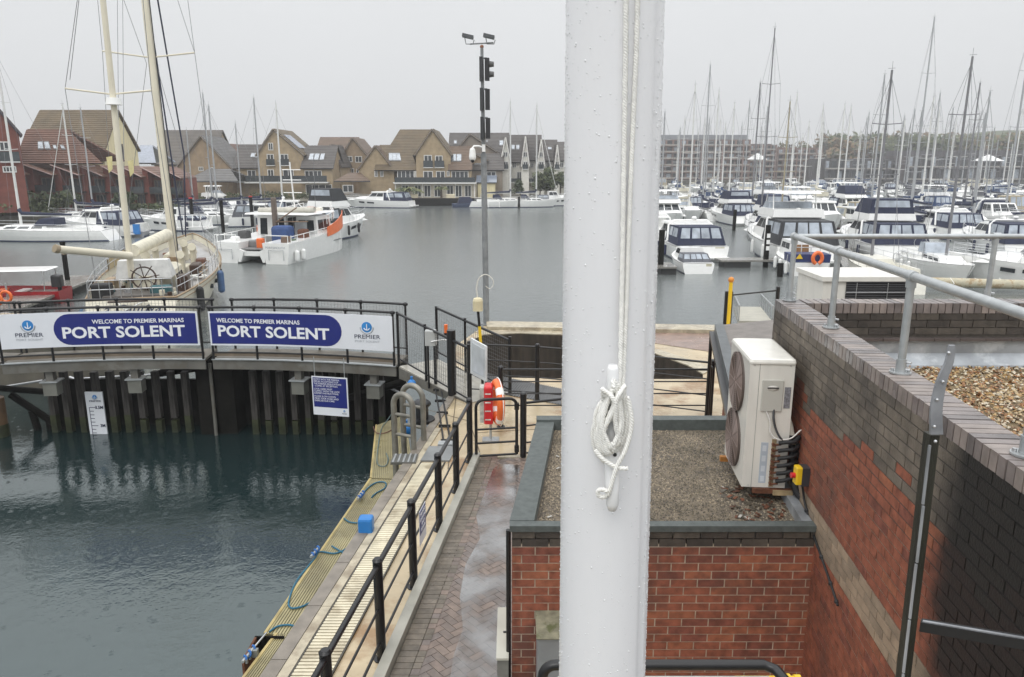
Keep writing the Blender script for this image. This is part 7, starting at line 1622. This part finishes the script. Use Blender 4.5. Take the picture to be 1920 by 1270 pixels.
def gable_house(label, Y, x0, x1, y_eave, y_apex, y_base, wall, roof, depth=9, apex=None, wins=(), skylights=(), group=None, solar=False, rot=0, bargeboard=None, eR=None, balc=(), cut=None):
    Y = Y * 1.15 if x0 > 250 else Y
    """front gable faces the water. pixel extents are turned into real sizes at distance Y"""
    c = at_water((x0 + x1) / 2, Y); t = thing('house', label, 'house', (c.x, Y, 0), R(rot), group)
    def X(px): return aty(px, 300, Y).x - c.x
    def Z(py): return aty(960, py, Y).z
    xl, xr, xa = X(x0), X(x1), X(apex if apex else (x0 + x1) / 2); ze, za, zb = Z(y_eave), Z(y_apex), Z(y_base); zr = Z(eR) if eR else ze
    mb = MB(); mb.prism([(xl, 0, zb), (xr, 0, zb), (xr, 0, zr - .05), (xa, 0, za - .1), (xl, 0, ze - .05)], (0, depth, 0), wall); mb.build('wall', t)
    mb = MB(); 
    for (xe, zz, s_) in ((xl, ze, -1), (xr, zr, 1)):
        d = Vector((xe - xa, 0, zz - za)); e = Vector((xa, 0, za)) + d * 1.07; a = Vector((xa, 0, za)); n = Vector((d.z, 0, -d.x)).normalized() * (-s_) ; n = n if n.z > 0 else -n; n = n * .22
        P = [a + Vector((0, -.3, 0)), e + Vector((0, -.3, 0)), e + Vector((0, depth + .3, 0)), a + Vector((0, depth + .3, 0))]
        if s_ < 0: P = P[::-1]
        mb.hexa(P + [p + n for p in P], roof)
    ro = mb.build('roof', t)
    mb = MB()
    for (xe, zz) in ((xl, ze), (xr, zr)):
        a = Vector((xa, -.34, za)); e = a + Vector((xe - xa, 0, zz - za)) * 1.07; mb.tube([a, e], .13, bargeboard or M('brown_bargeboard', (.16, .13, .10), .6), 4)
    mb.build('bargeboard', t)
    for (px, py, pw_, ph) in wins: windowp(t, (X(px), -.03, Z(py + ph)), (1, 0, 0), (0, -1, 0), X(px + pw_) - X(px), Z(py) - Z(py + ph), bars=1 if pw_ < 22 else 3)
    for (px, py, pw_, ph) in balc:
        mb = MB(); xa_, xb_ = X(px), X(px + pw_); mb.box(xa_, xb_, -.45, -.40, Z(py + ph), Z(py), bal_glass); mb.tube([(xa_, -.42, Z(py)), (xb_, -.42, Z(py))], .05, black_paint, 4); mb.box(xa_, xb_, -.45, 0, Z(py + ph) - .12, Z(py + ph), win_frame); mb.build('balcony', t)
    if solar:
        mb = MB(); a = Vector((xa, 0, za)); d = Vector((xr - xa, 0, zr - za)); n = Vector((-d.z, 0, d.x)).normalized()
        P = [a + d * .25 + Vector((0, 1, 0)) + n * .26, a + d * .8 + Vector((0, 1, 0)) + n * .26, a + d * .8 + Vector((0, 5.5, 0)) + n * .26, a + d * .25 + Vector((0, 5.5, 0)) + n * .26]
        mb.hexa(P + [p + n * .06 for p in P], M('solar_panel', (.22, .25, .32), .12)); mb.build('solar_panel', ro)
    return t
def side_house(label, Y, x0, x1, y_ridge, y_eave, y_base, wall, roof, depth=8, wins=(), skylights=(), group=None, gable='none', rot=0, balc=(), rx0=None, rx1=None):
    Y = Y * 1.15 if x0 > 250 else Y
    """ridge parallel to the water; the slope facing us carries the skylights"""
    c = at_water((x0 + x1) / 2, Y); t = thing('house', label, 'house', (c.x, Y, 0), R(rot), group)
    def X(px): return aty(px, 300, Y).x - c.x
    def Z(py): return aty(960, py, Y).z
    xl, xr = X(x0), X(x1); ze, zb = Z(y_eave), Z(y_base); zr = aty(960, y_ridge, Y + depth / 2).z
    mb = MB(); D = depth; hip = rx0 is not None or rx1 is not None
    if hip and label[:9] != 'big house': mb.box(xl, xr, 0, D, zb, ze - .05, wall)
    else: mb.prism([(xl, 0, zb), (xl, D, zb), (xl, D, ze - .05), (xl, D / 2, zr - .15), (xl, 0, ze - .05)], (xr - xl, 0, 0), wall); mb.build('wall', t)
    d = Vector((0, -D / 2, ze - zr)); n = Vector((0, d.z, -d.y)).normalized(); n = n if n.z > 0 else -n
    rl = X(rx0) if rx0 else xl - .3; rr = X(rx1) if rx1 else xr + .3
    mb = MB(); e0 = Vector((xl - .3, D / 2, zr)) + d * 1.08; e1 = Vector((xr + .3, D / 2, zr)) + d * 1.08; r0 = Vector((rl, D / 2, zr)); r1 = Vector((rr, D / 2, zr))
    mb.hexa([e0, e1, r1, r0] + [p + n * .2 for p in (e0, e1, r1, r0)], roof)
    b0 = Vector((xl - .3, D + .3, ze)); b1 = Vector((xr + .3, D + .3, ze)); mb.hexa([r0, r1, b1, b0] + [p + Vector((0, .1, .2)) for p in (r0, r1, b1, b0)], roof); 
    ro = mb.build('roof', t)
    Q = [e0 + n * .2, e1 + n * .2, r1 + n * .2, r0 + n * .2]; rng = y_eave - y_ridge
    for (px, py, pw_, ph) in skylights:
        u0 = (X(px) - e0.x) / (e1.x - e0.x); u1 = (X(px + pw_) - e0.x) / (e1.x - e0.x); v1 = (y_eave - py) / rng; v0 = (y_eave - py - ph) / rng
        mb = MB(); mb.panel(Q, u0, u1, max(.02, v0), v1, .09, M('skylight_frame', (.2, .2, .2), .5)); o = mb.build('skylight', ro)
        mb = MB(); mb.panel(Q, u0 + .006, u1 - .006, max(.03, v0 + .03), v1 - .03, .12, sky_glass); mb.build('pane', o)
    for (px, py, pw_, ph) in wins: windowp(t, (X(px), -.03, Z(py + ph)), (1, 0, 0), (0, -1, 0), X(px + pw_) - X(px), Z(py) - Z(py + ph), bars=1 if pw_ < 22 else 3)
    for (px, py, pw_, ph) in balc:
        mb = MB(); xa_, xb_ = X(px), X(px + pw_); mb.box(xa_, xb_, -1.3, -1.24, Z(py + ph), Z(py), bal_glass); mb.tube([(xa_, -1.27, Z(py)), (xb_, -1.27, Z(py))], .05, black_paint, 4)
        for k in range(int((xb_ - xa_) / 1.2) + 1): mb.box(xa_ + k * 1.2 - .03, xa_ + k * 1.2 + .03, -1.32, -1.25, Z(py + ph), Z(py), black_paint)
        mb.build('balcony', t); mb = MB(); mb.box(xa_ - .2, xb_ + .2, -1.4, 0, Z(py + ph) - .25, Z(py + ph), win_frame); mb.build('balcony_slab', t)
    mb = MB(); mb.tube([e0 + Vector((0, -.05, .05)), e1 + Vector((0, -.05, .05))], .09, black_paint, 4); mb.build('gutter', t)
    return t
HB = 375
# centre terrace, from left to right
side_house('brown roofed house with tan gable wall behind the ketch main mast', 128, 288, 398, 246, 305, HB, h_tan, roofmat('greybrown_roof', (.115, .10, .085)), 12, wins=((322, 316, 14, 18),), skylights=((298, 281, 10, 8), (345, 284, 8, 8)))
gable_house('tan gabled house with small high windows right of the ketch main mast', 122, 331, 432, 314, 256, HB, h_tan2, r_grey, 10, apex=381, wins=((371, 313, 9, 8), (394, 314, 8, 8)))
side_house('low grey hipped outbuilding behind the moored yachts', 116, 345, 442, 319, 340, HB, h_white, r_grey, 8, rx0=372, rx1=415, wins=((380, 348, 20, 14),))
gable_house('red brown roofed house peeping between two brown gables', 142, 398, 440, 300, 270, HB, h_tan2, r_red, 12)
side_house('dark slate roofed house with one bright skylight left of the tallest gable', 124, 438, 484, 273, 313, HB, h_tan, r_dark, 9, wins=((462, 319, 16, 20), (440, 322, 9, 18)), skylights=((464, 288, 14, 8),), balc=((440, 330, 44, 10),))
gable_house('tallest tan gabled house with solar panel and two pairs of balcony doors', 122, 483, 568, 290, 243, HB, h_tan, r_moss, 11, apex=517, wins=((501, 289, 13, 20), (526, 289, 15, 20), (505, 268, 9, 14), (500, 318, 12, 16), (529, 318, 20, 20)), solar=True, balc=((500, 299, 16, 11), (525, 299, 18, 11)), eR=289)
side_house('dark roofed wing with three skylights between the solar panel gable and the next gable', 121, 566, 622, 275, 314, HB, h_tan, r_dark, 9, wins=((570, 320, 32, 18), (570, 346, 50, 22)), skylights=((575, 289, 9, 12), (585, 289, 9, 12), (596, 289, 8, 12)), balc=((462, 330, 152, 11),))
gable_house('tan gable end right of the three skylight wing', 126, 610, 638, 312, 272, HB, h_tan, r_dark, 9, apex=622, wins=((620, 317, 4, 12), (626, 317, 4, 12)))
side_house('grey roofed house behind, with ridge running to the white windowed gable', 140, 592, 662, 259, 296, HB, h_tan, r_brown, 12)
gable_house('brown brick gabled house with five small white framed windows', 134, 640, 692, 296, 259, HB, h_tan2, r_brown, 11, apex=663, wins=((649, 293, 12, 11), (666, 293, 13, 12), (645, 316, 7, 11), (654, 316, 9, 11), (667, 317, 9, 11)))
side_house('small low brown hipped roof behind the white cruiser', 118, 628, 690, 326, 340, HB, h_white, r_brown, 7, rx0=645, rx1=668, wins=((640, 347, 20, 14),))
gable_house('tan side gable with two slit windows joined to the triple skylight roof', 121, 672, 738, 317, 274, HB, h_tan, r_brown, 9, apex=705, wins=((701, 317, 6, 15), (712, 317, 6, 15)), eR=318)
side_house('brown roofed wing with three tall skylights above the palm tree', 120.5, 705, 782, 274, 317, HB, h_tan, r_moss, 9, wins=((744, 320, 32, 18),), skylights=((729, 288, 9, 14), (738, 288, 9, 14), (747, 288, 9, 14)), rx0=705, rx1=760)
side_house('big brown roof running back from the twin balcony gable', 123, 724, 812, 245, 289, HB, h_tan, r_moss, 9, rx0=745, rx1=812)
gable_house('large tan gabled house with two balcony doors above the long white terrace', 120, 780, 845, 289, 243, HB, h_tan, r_moss, 11, apex=812, wins=((795, 291, 15, 22), (816, 292, 14, 21), (793, 321, 18, 18), (817, 321, 17, 18), (837, 321, 6, 10)), balc=((794, 302, 18, 12), (815, 302, 18, 12)))
side_house('brown roofed wing with tall skylights left of the lamp post, above the long glazed balcony', 119.5, 843, 882, 276, 317, HB, h_tan, r_brown, 8, wins=((846, 321, 32, 17),), skylights=((845, 290, 9, 13), (855, 290, 9, 13)), balc=((741, 333, 150, 9),))
# white verandah ground floor
c = at_water(815, 137.3); t = thing('verandah', 'long white ground floor verandah under the glazed balcony beside the palm', 'verandah', (c.x, 136.8, 0))
def XV(px): return aty(px, 300, 136.8).x - c.x
def ZV(py): return aty(960, py, 136.8).z
mb = MB(); mb.box(XV(738), XV(892), .4, 2.4, -.9, ZV(344), M('cream_verandah_wall', (.50, .46, .38), .7)); mb.build('wall', t)
mb = MB(); mb.box(XV(736), XV(893), -.3, 2.4, ZV(344), ZV(342), white_gel); mb.build('roof_slab', t)
for px in (751, 775, 793, 812, 836, 852, 870): windowp(t, (XV(px), .37, -.7), (1, 0, 0), (0, -1, 0), 1.25, 2.1, name='glazed_door', bars=1)
for px in (740, 791, 853, 889): mb = MB(); mb.box(XV(px) - .06, XV(px) + .06, -.2, -.08, -.9, ZV(344), white_gel); mb.build('column', t)
mb = MB(); mb.box(XV(755), XV(985), -3.2, -1.2, -1.3, -.75, M('terrace_stone', (.38, .34, .27), .6)); mb.box(XV(755), XV(905), -3.3, -3.2, -2.4, -.75, timber_dark); mb.build('terrace_wall', t)
for i, px in enumerate((775, 844)): 
    mb = MB(); mb.rbox(XV(px) - .7, XV(px) + .9, -2.6, -1.6, -.75, -.1, .1, M('cream_planter', (.6, .54, .4), .6)); tag(mb.build('planter', loc=(c.x, 136.8, 0)), ('cream planter on the terrace below the palm' if i == 0 else 'cream planter on the terrace left of the lamp post'), 'planter')
# right group
side_house('long dark roof with bright skylight behind the grey boarded gable', 138, 842, 952, 251, 300, HB, h_tan, r_dark, 12, skylights=((849, 264, 6, 7), (936, 264, 8, 10), (910, 264, 4, 4)))
gable_house('grey boarded gable partly behind the lamp post', 130, 848, 940, 292, 252, HB, h_grey, r_dark, 9, apex=882)
gable_house('brown brick lower gable left of the lamp post', 125, 850, 912, 300, 276, HB, h_tan2, r_dark, 9, apex=863)
side_house('dark glazed roof wing right of the lamp post', 124, 884, 942, 290, 318, HB, h_grey, r_dark, 8, skylights=((889, 296, 8, 14), (898, 296, 8, 14)), wins=((912, 322, 18, 14),))
side_house('low house with grey glass roof at the water behind the yacht by the lamp post', 121, 895, 928, 331, 343, HB, h_cream, M('glass_roof', (.20, .23, .28), .15), 6)
spec = [(938, 958, 297, 258, 'first narrow white gable right of the lamp post'), (978, 992, 297, 256, 'second narrow white gable, behind the pale yacht masts'), (1008, 1021, 297, 262, 'third narrow white gable, above the waterside trees'), (1040, 1049, 300, 272, 'fourth narrow white gable, nearest the flagpole')]
for (xa_, xb_, ye, ya_, lab) in spec: gable_house('house with the ' + lab, 127, xa_, xb_, ye + 12, ya_, HB, h_white, r_dark, 10, bargeboard=M('white_bargeboard', (.74, .72, .68), .5), wins=(((xa_ + xb_) / 2 - 4, 285, 8, 10), ((xa_ + xb_) / 2 - 4, 303, 9, 14)), balc=(((xa_ + xb_) / 2 - 5, 309, 10, 8),))
for (xa_, xb_, yr, ye, lab, sk) in ((955, 982, 255, 302, 'dark roof with twin skylights between the first and second white gables', ((959, 272, 6, 9), (968, 272, 6, 9))), (988, 1014, 255, 298, 'plain dark roof between the second and third white gables', ()), (1018, 1044, 264, 300, 'dark roof with one skylight between the third and fourth white gables', ((1028, 277, 7, 5),)), (1044, 1075, 268, 300, 'dark roof at the left edge of the flagpole', ())):
    side_house('house with ' + lab, 130, xa_, xb_, yr, ye, HB, h_white, r_dark, 9, skylights=sk, wins=((xa_ + 6, 305, 7, 10), (xa_ + 14, 322, 9, 14)), balc=((xa_, 335, xb_ - xa_, 6),))
# left: red terrace
bh = side_house('big house with large mossy brown roof and cream boarded gable end at the left', 104, 44, 196, 209, 283, 385, h_cream, r_moss, 9.5, rx0=48, rx1=None, wins=((60, 290, 12, 14),))
gx_l = aty(196, 300, 104).x - at_water(120, 104).x; gzw = aty(960, 296, 108).z
windowp(bh, (gx_l + .03, 3.2, gzw - .4), (0, 1, 0), (1, 0, 0), 2.0, 2.3, frame=M('brown_frame', (.12, .09, .07), .6))
side_house('pale blue grey glass roofed wing right of the cream boarded gable', 116, 248, 290, 275, 305, 385, h_red, M('pale_glazed_roof', (.33, .36, .42), .15), 6, rx0=248, rx1=272)
side_house('brick and red tiled lower house with four slanting skylights at the left', 98.5, 34, 190, 245, 303, 385, h_red, r_red, 5, rx0=36, rx1=115, skylights=((75, 266, 14, 14), (92, 266, 14, 14), (113, 272, 9, 8), (132, 272, 9, 8)))
gable_house('dark red brick house cut by the left edge with a blue grey bargeboard', 88, -60, 30, 248, 170, 400, h_red, r_dark, 9, rot=33, apex=-18, wins=((-4, 265, 16, 18), (-4, 312, 22, 12)), balc=((-6, 285, 32, 18),), bargeboard=M('dark_bargeboard', (.05, .04, .05), .6))
bays = [(12, 60), (60, 112), (112, 162), (162, 204), (204, 240), (240, 276), (276, 312), (312, 348)]
for i, (xa_, xb_) in enumerate(bays):
    Yb = 96 + i * 1.1; lab = ('lean to red brick bay house, %s of the low red row along the left quay' % ['first', 'second', 'third', 'fourth', 'fifth', 'sixth', 'seventh', 'last'][i])
    c = at_water(xa_, Yb); t = thing('brick_bay', lab, 'house', (c.x, Yb, 0), 0, 'red brick bays along the left quay')
    wd = aty(xb_, 300, Yb).x - aty(xa_, 300, Yb).x; zt = aty(960, 308 + i, Yb).z; zl = aty(960, 328 + i, Yb).z
    mb = MB(); mb.prism([(0, 0, -1), (wd * .28, 0, -1), (wd * .28, 0, zt + (zl - zt) * .28), (0, 0, zt)], (0, 5, 0), h_red); mb.box(wd * .28, wd, 1.2, 5, -1, zl, h_red); mb.build('wall', t)
    mb = MB(); mb.hexa([(-.1, -.2, zt - .05), (wd, -.2, zl - .05), (wd, 5, zl - .05), (-.1, 5, zt - .05), (-.1, -.2, zt + .12), (wd, -.2, zl + .12), (wd, 5, zl + .12), (-.1, 5, zt + .12)], r_red); mb.build('roof', t)
    mb = MB(); mb.tube([(-.1, -.25, zt + .05), (wd, -.25, zl + .05)], .07, M('pink_white_verge', (.42, .30, .28), .6), 4); mb.build('verge', t)
    windowp(t, (wd * .36, 1.17, zl - 1.7), (1, 0, 0), (0, -1, 0), wd * .5, 1.4, bars=2, frame=M('brown_frame', (.12, .09, .07), .6)); windowp(t, (wd * .36, 1.17, -.7), (1, 0, 0), (0, -1, 0), wd * .5, 1.9, name='patio_door', bars=2, frame=MATS['brown_frame'])
    mb = MB(); mb.box(wd * .28, wd, .0, 1.2, zl - 2.15, zl - 2.0, M('dark_balcony', (.05, .04, .035), .6)); mb.box(wd * .28, wd, .0, .06, zl - 2.0, zl - 1.2, bal_glass); mb.build('balcony', t)
# ---------------- right background
def block(label, Y, x0, x1, ytop, ybase, storeys, wall, bandm, name='apartment_block', roofm=None, depth=18, cols=14):
    c = at_water((x0 + x1) / 2, Y); t = thing(name, label, 'building', (c.x, Y, 0))
    def X(px): return aty(px, 300, Y).x - c.x
    def Z(py): return aty(960, py, Y).z
    xl, xr, zt, zb = X(x0), X(x1), Z(ytop), Z(ybase); mb = MB(); mb.box(xl, xr, 0, depth, -1, zt, wall); mb.build('wall', t)
    h = (zt + .5) / storeys
    for s_ in range(storeys): z = zt - h * (s_ + 1); mb = MB(); mb.box(xl - .2, xr + .2, -1.3, 0, z, z + .25, bandm); mb.box(xl, xr, -1.3, -1.2, z + .25, z + .7, M('pale_balcony_panel', (.33, .31, .28), .6)); mb.build('balcony', t)
    for s_ in range(storeys):
        z = zt - h * (s_ + 1)
        for k in range(cols): a = xl + (xr - xl) * (k + .15) / cols; b = xl + (xr - xl) * (k + .8) / cols; mb = MB(); mb.box(a, b, -.08, .0, z + .5, z + h - .4, win_glass if (k + s_) % 3 else clear_vinyl); mb.build('window', t)
    for k in range(cols + 1): a = xl + (xr - xl) * k / cols; mb = MB(); mb.box(a - .25, a + .25, -1.35 if k % 3 == 0 else -.2, 0, -1, zt, bandm); mb.build('pier', t)
    mb = MB(); mb.box(xl + 1, xr - 1, 1, depth - 1, zt, zt + (1.7 if roofm else .4), roofm or wall); mb.build('roof', t)
    return t
ab = M('apartment_brick', (.19, .145, .125), .8, var=.2, scale=.3); ar = M('apartment_band', (.25, .17, .145), .8)
block('long six storey brick apartment block with grey top floor on the right skyline', 285, 1196, 1404, 262, 345, 6, ab, ar, roofm=M('grey_penthouse', (.24, .25, .27), .5), cols=16)
block('lower brown apartment block stepping down right of the long apartment block', 300, 1404, 1452, 272, 345, 6, M('apartment_brown', (.15, .12, .11), .8), ar, cols=6)
block('red brown flats with stepped roofline behind the tan mast', 305, 1456, 1540, 279, 345, 5, M('apartment_red', (.18, .12, .10), .8), ar, cols=7)
block('low dark boatyard buildings behind the masts right of centre', 270, 1545, 1700, 300, 345, 2, M('dark_cladding', (.075, .07, .07), .7), M('dark_trim', (.06, .055, .055), .7), name='boatyard_building', cols=12)
block('long dark waterside building with pale sign boards at the right', 262, 1700, 1960, 292, 348, 2, M('dark_brown_cladding', (.09, .075, .075), .7), MATS['dark_trim'], name='waterside_building', cols=18, roofm=M('dark_pitched_roof', (.08, .075, .08), .6))
# pale pyramid tent / canopies
for (px, py, w_, lab) in ((1853, 296, 3.2, 'white pointed canopy above the boats near the right edge'), (1420, 293, 2.4, 'small white pointed canopy in front of the brown flats')):
    c = aty(px, py, 235); t = thing('canopy_tent', lab, 'canopy', (c.x, 235, 0)); mb = MB(); z = c.z - 1.0; mb.add([(-w_, -w_, z), (w_, -w_, z), (w_, w_, z), (-w_, w_, z), (0, 0, z + 2)], [(0, 1, 4), (1, 2, 4), (2, 3, 4), (3, 0, 4), (3, 2, 1, 0)], white_gel); mb.build('roof', t); mb = MB(); mb.box(-.15, .15, -.15, .15, WATER, z, galv); mb.build('pole', t)
# hills
hm = M('distant_hill_grass', (.07, .085, .035), .9, var=.35, scale=.02)
def hill(x0, x1, Y, ys, depth=120, name='hill'):
    mb = MB(); n = len(ys); vs = []
    for r, (dy, k) in enumerate(((0, 0), (depth * .4, .75), (depth, 1.0), (depth * 2, .3))):
        for i, py in enumerate(ys): px = x0 + (x1 - x0) * i / (n - 1); p = aty(px, py, Y + depth); base = -1; vs.append((aty(px, 300, Y + depth).x * (1), Y + dy, base + (p.z - base) * k))
    fs = []
    for r in range(3):
        for i in range(n - 1): fs.append((r * n + i, r * n + i + 1, (r + 1) * n + i + 1, (r + 1) * n + i))
    mb.add(vs, fs, hm, True); struct(mb.build(name))
hill(1640, 2060, 420, [300, 270, 258, 252, 246, 244, 246, 250, 256])
# ---------------------------------------------------------------- trees
def leafball(mb, c, r, n, m, s_, fl=.8):
    for k in range(n):
        v = Vector((random.gauss(0, 1), random.gauss(0, 1), random.gauss(0, 1))).normalized(); q = r * random.random() ** .4
        p = Vector(c) + Vector((v.x * q, v.y * q, v.z * q * fl)); a = Vector((random.gauss(0, 1), random.gauss(0, 1), random.gauss(0, 1))).normalized(); b = a.orthogonal().normalized(); z = s_ * random.uniform(.6, 1.4)
        mb.add([p - a * z, p + b * z * .6, p + a * z, p - b * z * .6], [(0, 1, 2, 3)], m[random.randrange(len(m))])
def tree(label, x, Y, zb, h, r, cols, group=None, name='tree', leaf=.35, dens=900, trunk=True):
    t = thing(name, label, 'tree' if name == 'tree' else 'shrub', (x, Y, zb), 0, group)
    mb = MB(); mb.tube([(0, 0, 0), (.1, 0, h * .45), (0, 0, h * .8)], h * .03, bark, 6, r1=h * .012)
    for k in range(6): a = R(60 * k + random.uniform(-20, 20)); mb.tube([(0, 0, h * (.3 + .07 * k)), (math.cos(a) * r * .6, math.sin(a) * r * .6, h * (.5 + .07 * k))], h * .012, bark, 5, r1=h * .005)
    mb.build('trunk', t)
    mb = MB()
    for k in range(10):
        a = random.uniform(0, 6.28); q = r * random.uniform(.1, .65); zz = h * random.uniform(.35, .85)
        leafball(mb, (math.cos(a) * q, math.sin(a) * q, zz), r * random.uniform(.35, .55), dens // 10, cols, leaf)
    mb.build('crown', t); return t
random.seed(9)
for i, (px, h, cols, lab) in enumerate(((1012, 4.6, (leaf_b, leaf_b, leaf_a), 'leafy green tree at the water left of the other two by the flagpole'), (1030, 5.2, (leaf_b, leaf_a), 'bushy green tree in the middle of the three by the flagpole'), (1050, 4.6, (leaf_a, leaf_b), 'dark green tree touching the left edge of the flagpole'))):
    tree(lab, at_water(px, 140).x, 140, -.9, h * 1.1, 2.3, cols, leaf=.22, dens=1400)
tree('round dark shrub left of the waterside trees', at_water(975, 138).x, 138, -.9, 3.2, 1.5, (leaf_a,), name='shrub', leaf=.2, dens=600)
# palm on the terrace
def palm(label, x, Y, zb, h, r):
    t = thing('palm_tree', label, 'palm tree', (x, Y, zb)); mb = MB(); mb.tube([(0, 0, 0), (0, 0, h)], .2, bark, 8, r1=.16); mb.build('trunk', t); mb = MB()
    for k in range(26):
        a = R(k * 360 / 26 * 3.1); l = r * random.uniform(.8, 1.1); up = random.uniform(.3, 1.1); P = [Vector((math.cos(a) * l * q, math.sin(a) * l * q, h + up * l * (q - 1.1 * q * q) * 1.3)) for q in (0, .25, .5, .75, 1)]
        sd_ = Vector((-math.sin(a), math.cos(a), 0))
        for i in range(4): w0, w1 = .28 * (1 - i / 5), .28 * (1 - (i + 1) / 5); mb.add([P[i] - sd_ * w0 - Vector((0, 0, .12)), P[i], P[i + 1], P[i + 1] - sd_ * w1 - Vector((0, 0, .12)), P[i] + sd_ * w0 - Vector((0, 0, .12)), P[i + 1] + sd_ * w1 - Vector((0, 0, .12))], [(0, 1, 2, 3), (1, 4, 5, 2)], random.choice([leaf_b, leaf_a, M('pale_palm_leaf', (.16, .17, .06), .6)]))
    mb.build('crown', t)
palm('spiky palm tree on the terrace in front of the white verandah', at_water(764, 134.5).x, 134.5, -.75, 1.1, 2.9)
palm('smaller palm on the terrace near the middle of the verandah', at_water(828, 134.5).x, 134.5, -.75, 1.6, 1.3)
# hedge and shrubs on the left quay
for i, (px, Y, h, cols, lab) in enumerate(((8, 90, 2.0, (leaf_b, leaf_c, leaf_a), 'yellow green shrub at the left edge above the white yacht'), (40, 91, 1.8, (leaf_a, leaf_b), 'second shrub from the left edge behind the navy boom cover'), (90, 94, 1.6, (leaf_b, leaf_a), 'shrub in front of the brick bays between two yacht masts'), (128, 95, 1.8, (leaf_b, leaf_a), 'shrub behind the canopied cruiser on the left'), (232, 97, 1.6, (leaf_a,), 'dark shrub behind the ketch mizzen mast'))):
    tree(lab, at_water(px, Y).x, Y, -.95, h * 1.5, 2.0, cols, name='shrub', leaf=.2, dens=900)
def hedge(label, x0, x1, Y, h):
    a, b = at_water(x0, Y).x, at_water(x1, Y).x; mb = MB(); n = int((b - a) / .7)
    for k in range(n): leafball(mb, (a + k * .7, Y + random.uniform(-.4, .4), -.95 + h * .5), h * .6, 60, (leaf_a, leaf_a, leaf_b), .16)
    tag(mb.build('hedge'), label, 'hedge')
hedge('long low dark hedge along the quay between the brick bays and the boats', 235, 350, 99, 1.2)
hedge('dark hedge behind the yachts at the grey hipped outbuilding', 350, 470, 124, 1.5)
hedge('low hedge along the quay in front of the skylight wing', 480, 640, 133, 1.4)
# tree belts on the right skyline: single crowns one can tell apart in front, a far wood as stuff behind
for i in range(26):
    px = 1560 + i * 15 + random.uniform(-5, 5); Y = random.uniform(310, 335); py = 262 + random.uniform(-6, 8) if px < 1660 else 252 + random.uniform(-5, 7)
    h = aty(px, py, Y).z + 1; cols = (leaf_c, leaf_c, leaf_b) if px < 1650 else ((leaf_b, leaf_a, leaf_b) if px < 1760 else (leaf_b, leaf_b, leaf_c))
    kind = 'autumn brown' if px < 1650 else 'olive green'
    tree('%s tree, %s from the left in the skyline belt of the right marina' % (kind, ORD[i]), aty(px, 300, Y).x, Y, -1, h, h * .42, cols, group='%s trees on the right skyline' % kind, leaf=.9, dens=700)
for (px, py, lab) in ((1478, 255, 'pale green tree crown rising above the brown flats'), (1500, 264, 'small autumn tree above the red brown flats')):
    h = aty(px, py, 330).z + 1; tree(lab, aty(px, 300, 330).x, 330, -1, h, 6, (leaf_b, leaf_c), leaf=.8, dens=700)
mb = MB()
for k in range(260):
    px = random.uniform(1540, 2000); Y = random.uniform(345, 380); py = random.uniform(262, 300); p = aty(px, py, Y); leafball(mb, p, 5, 40, (leaf_a, leaf_b, leaf_c), 1.3)
struct(tag(mb.build('distant_wood'), 'brown and green wood massed behind the masts on the right skyline', 'wood'), 'stuff')
# ---------------------------------------------------------------- rain haze
mb = MB(); hz = bpy.data.materials.new('rain_haze'); hz.use_nodes = True; N = hz.node_tree.nodes; N.remove(N['Principled BSDF'])
pv = N.new('ShaderNodeVolumePrincipled'); pv.inputs['Density'].default_value = .00075; pv.inputs['Color'].default_value = (.97, .98, 1, 1); pv.inputs['Anisotropy'].default_value = 0.2
hz.node_tree.links.new(pv.outputs[0], N['Material Output'].inputs['Volume'])
mb.box(-420, 420, -40, 620, WATER - 3.5, 45, hz)
if HAZE: struct(tag(mb.build('haze'), 'thin grey rain haze over the harbour', 'haze'), 'stuff')
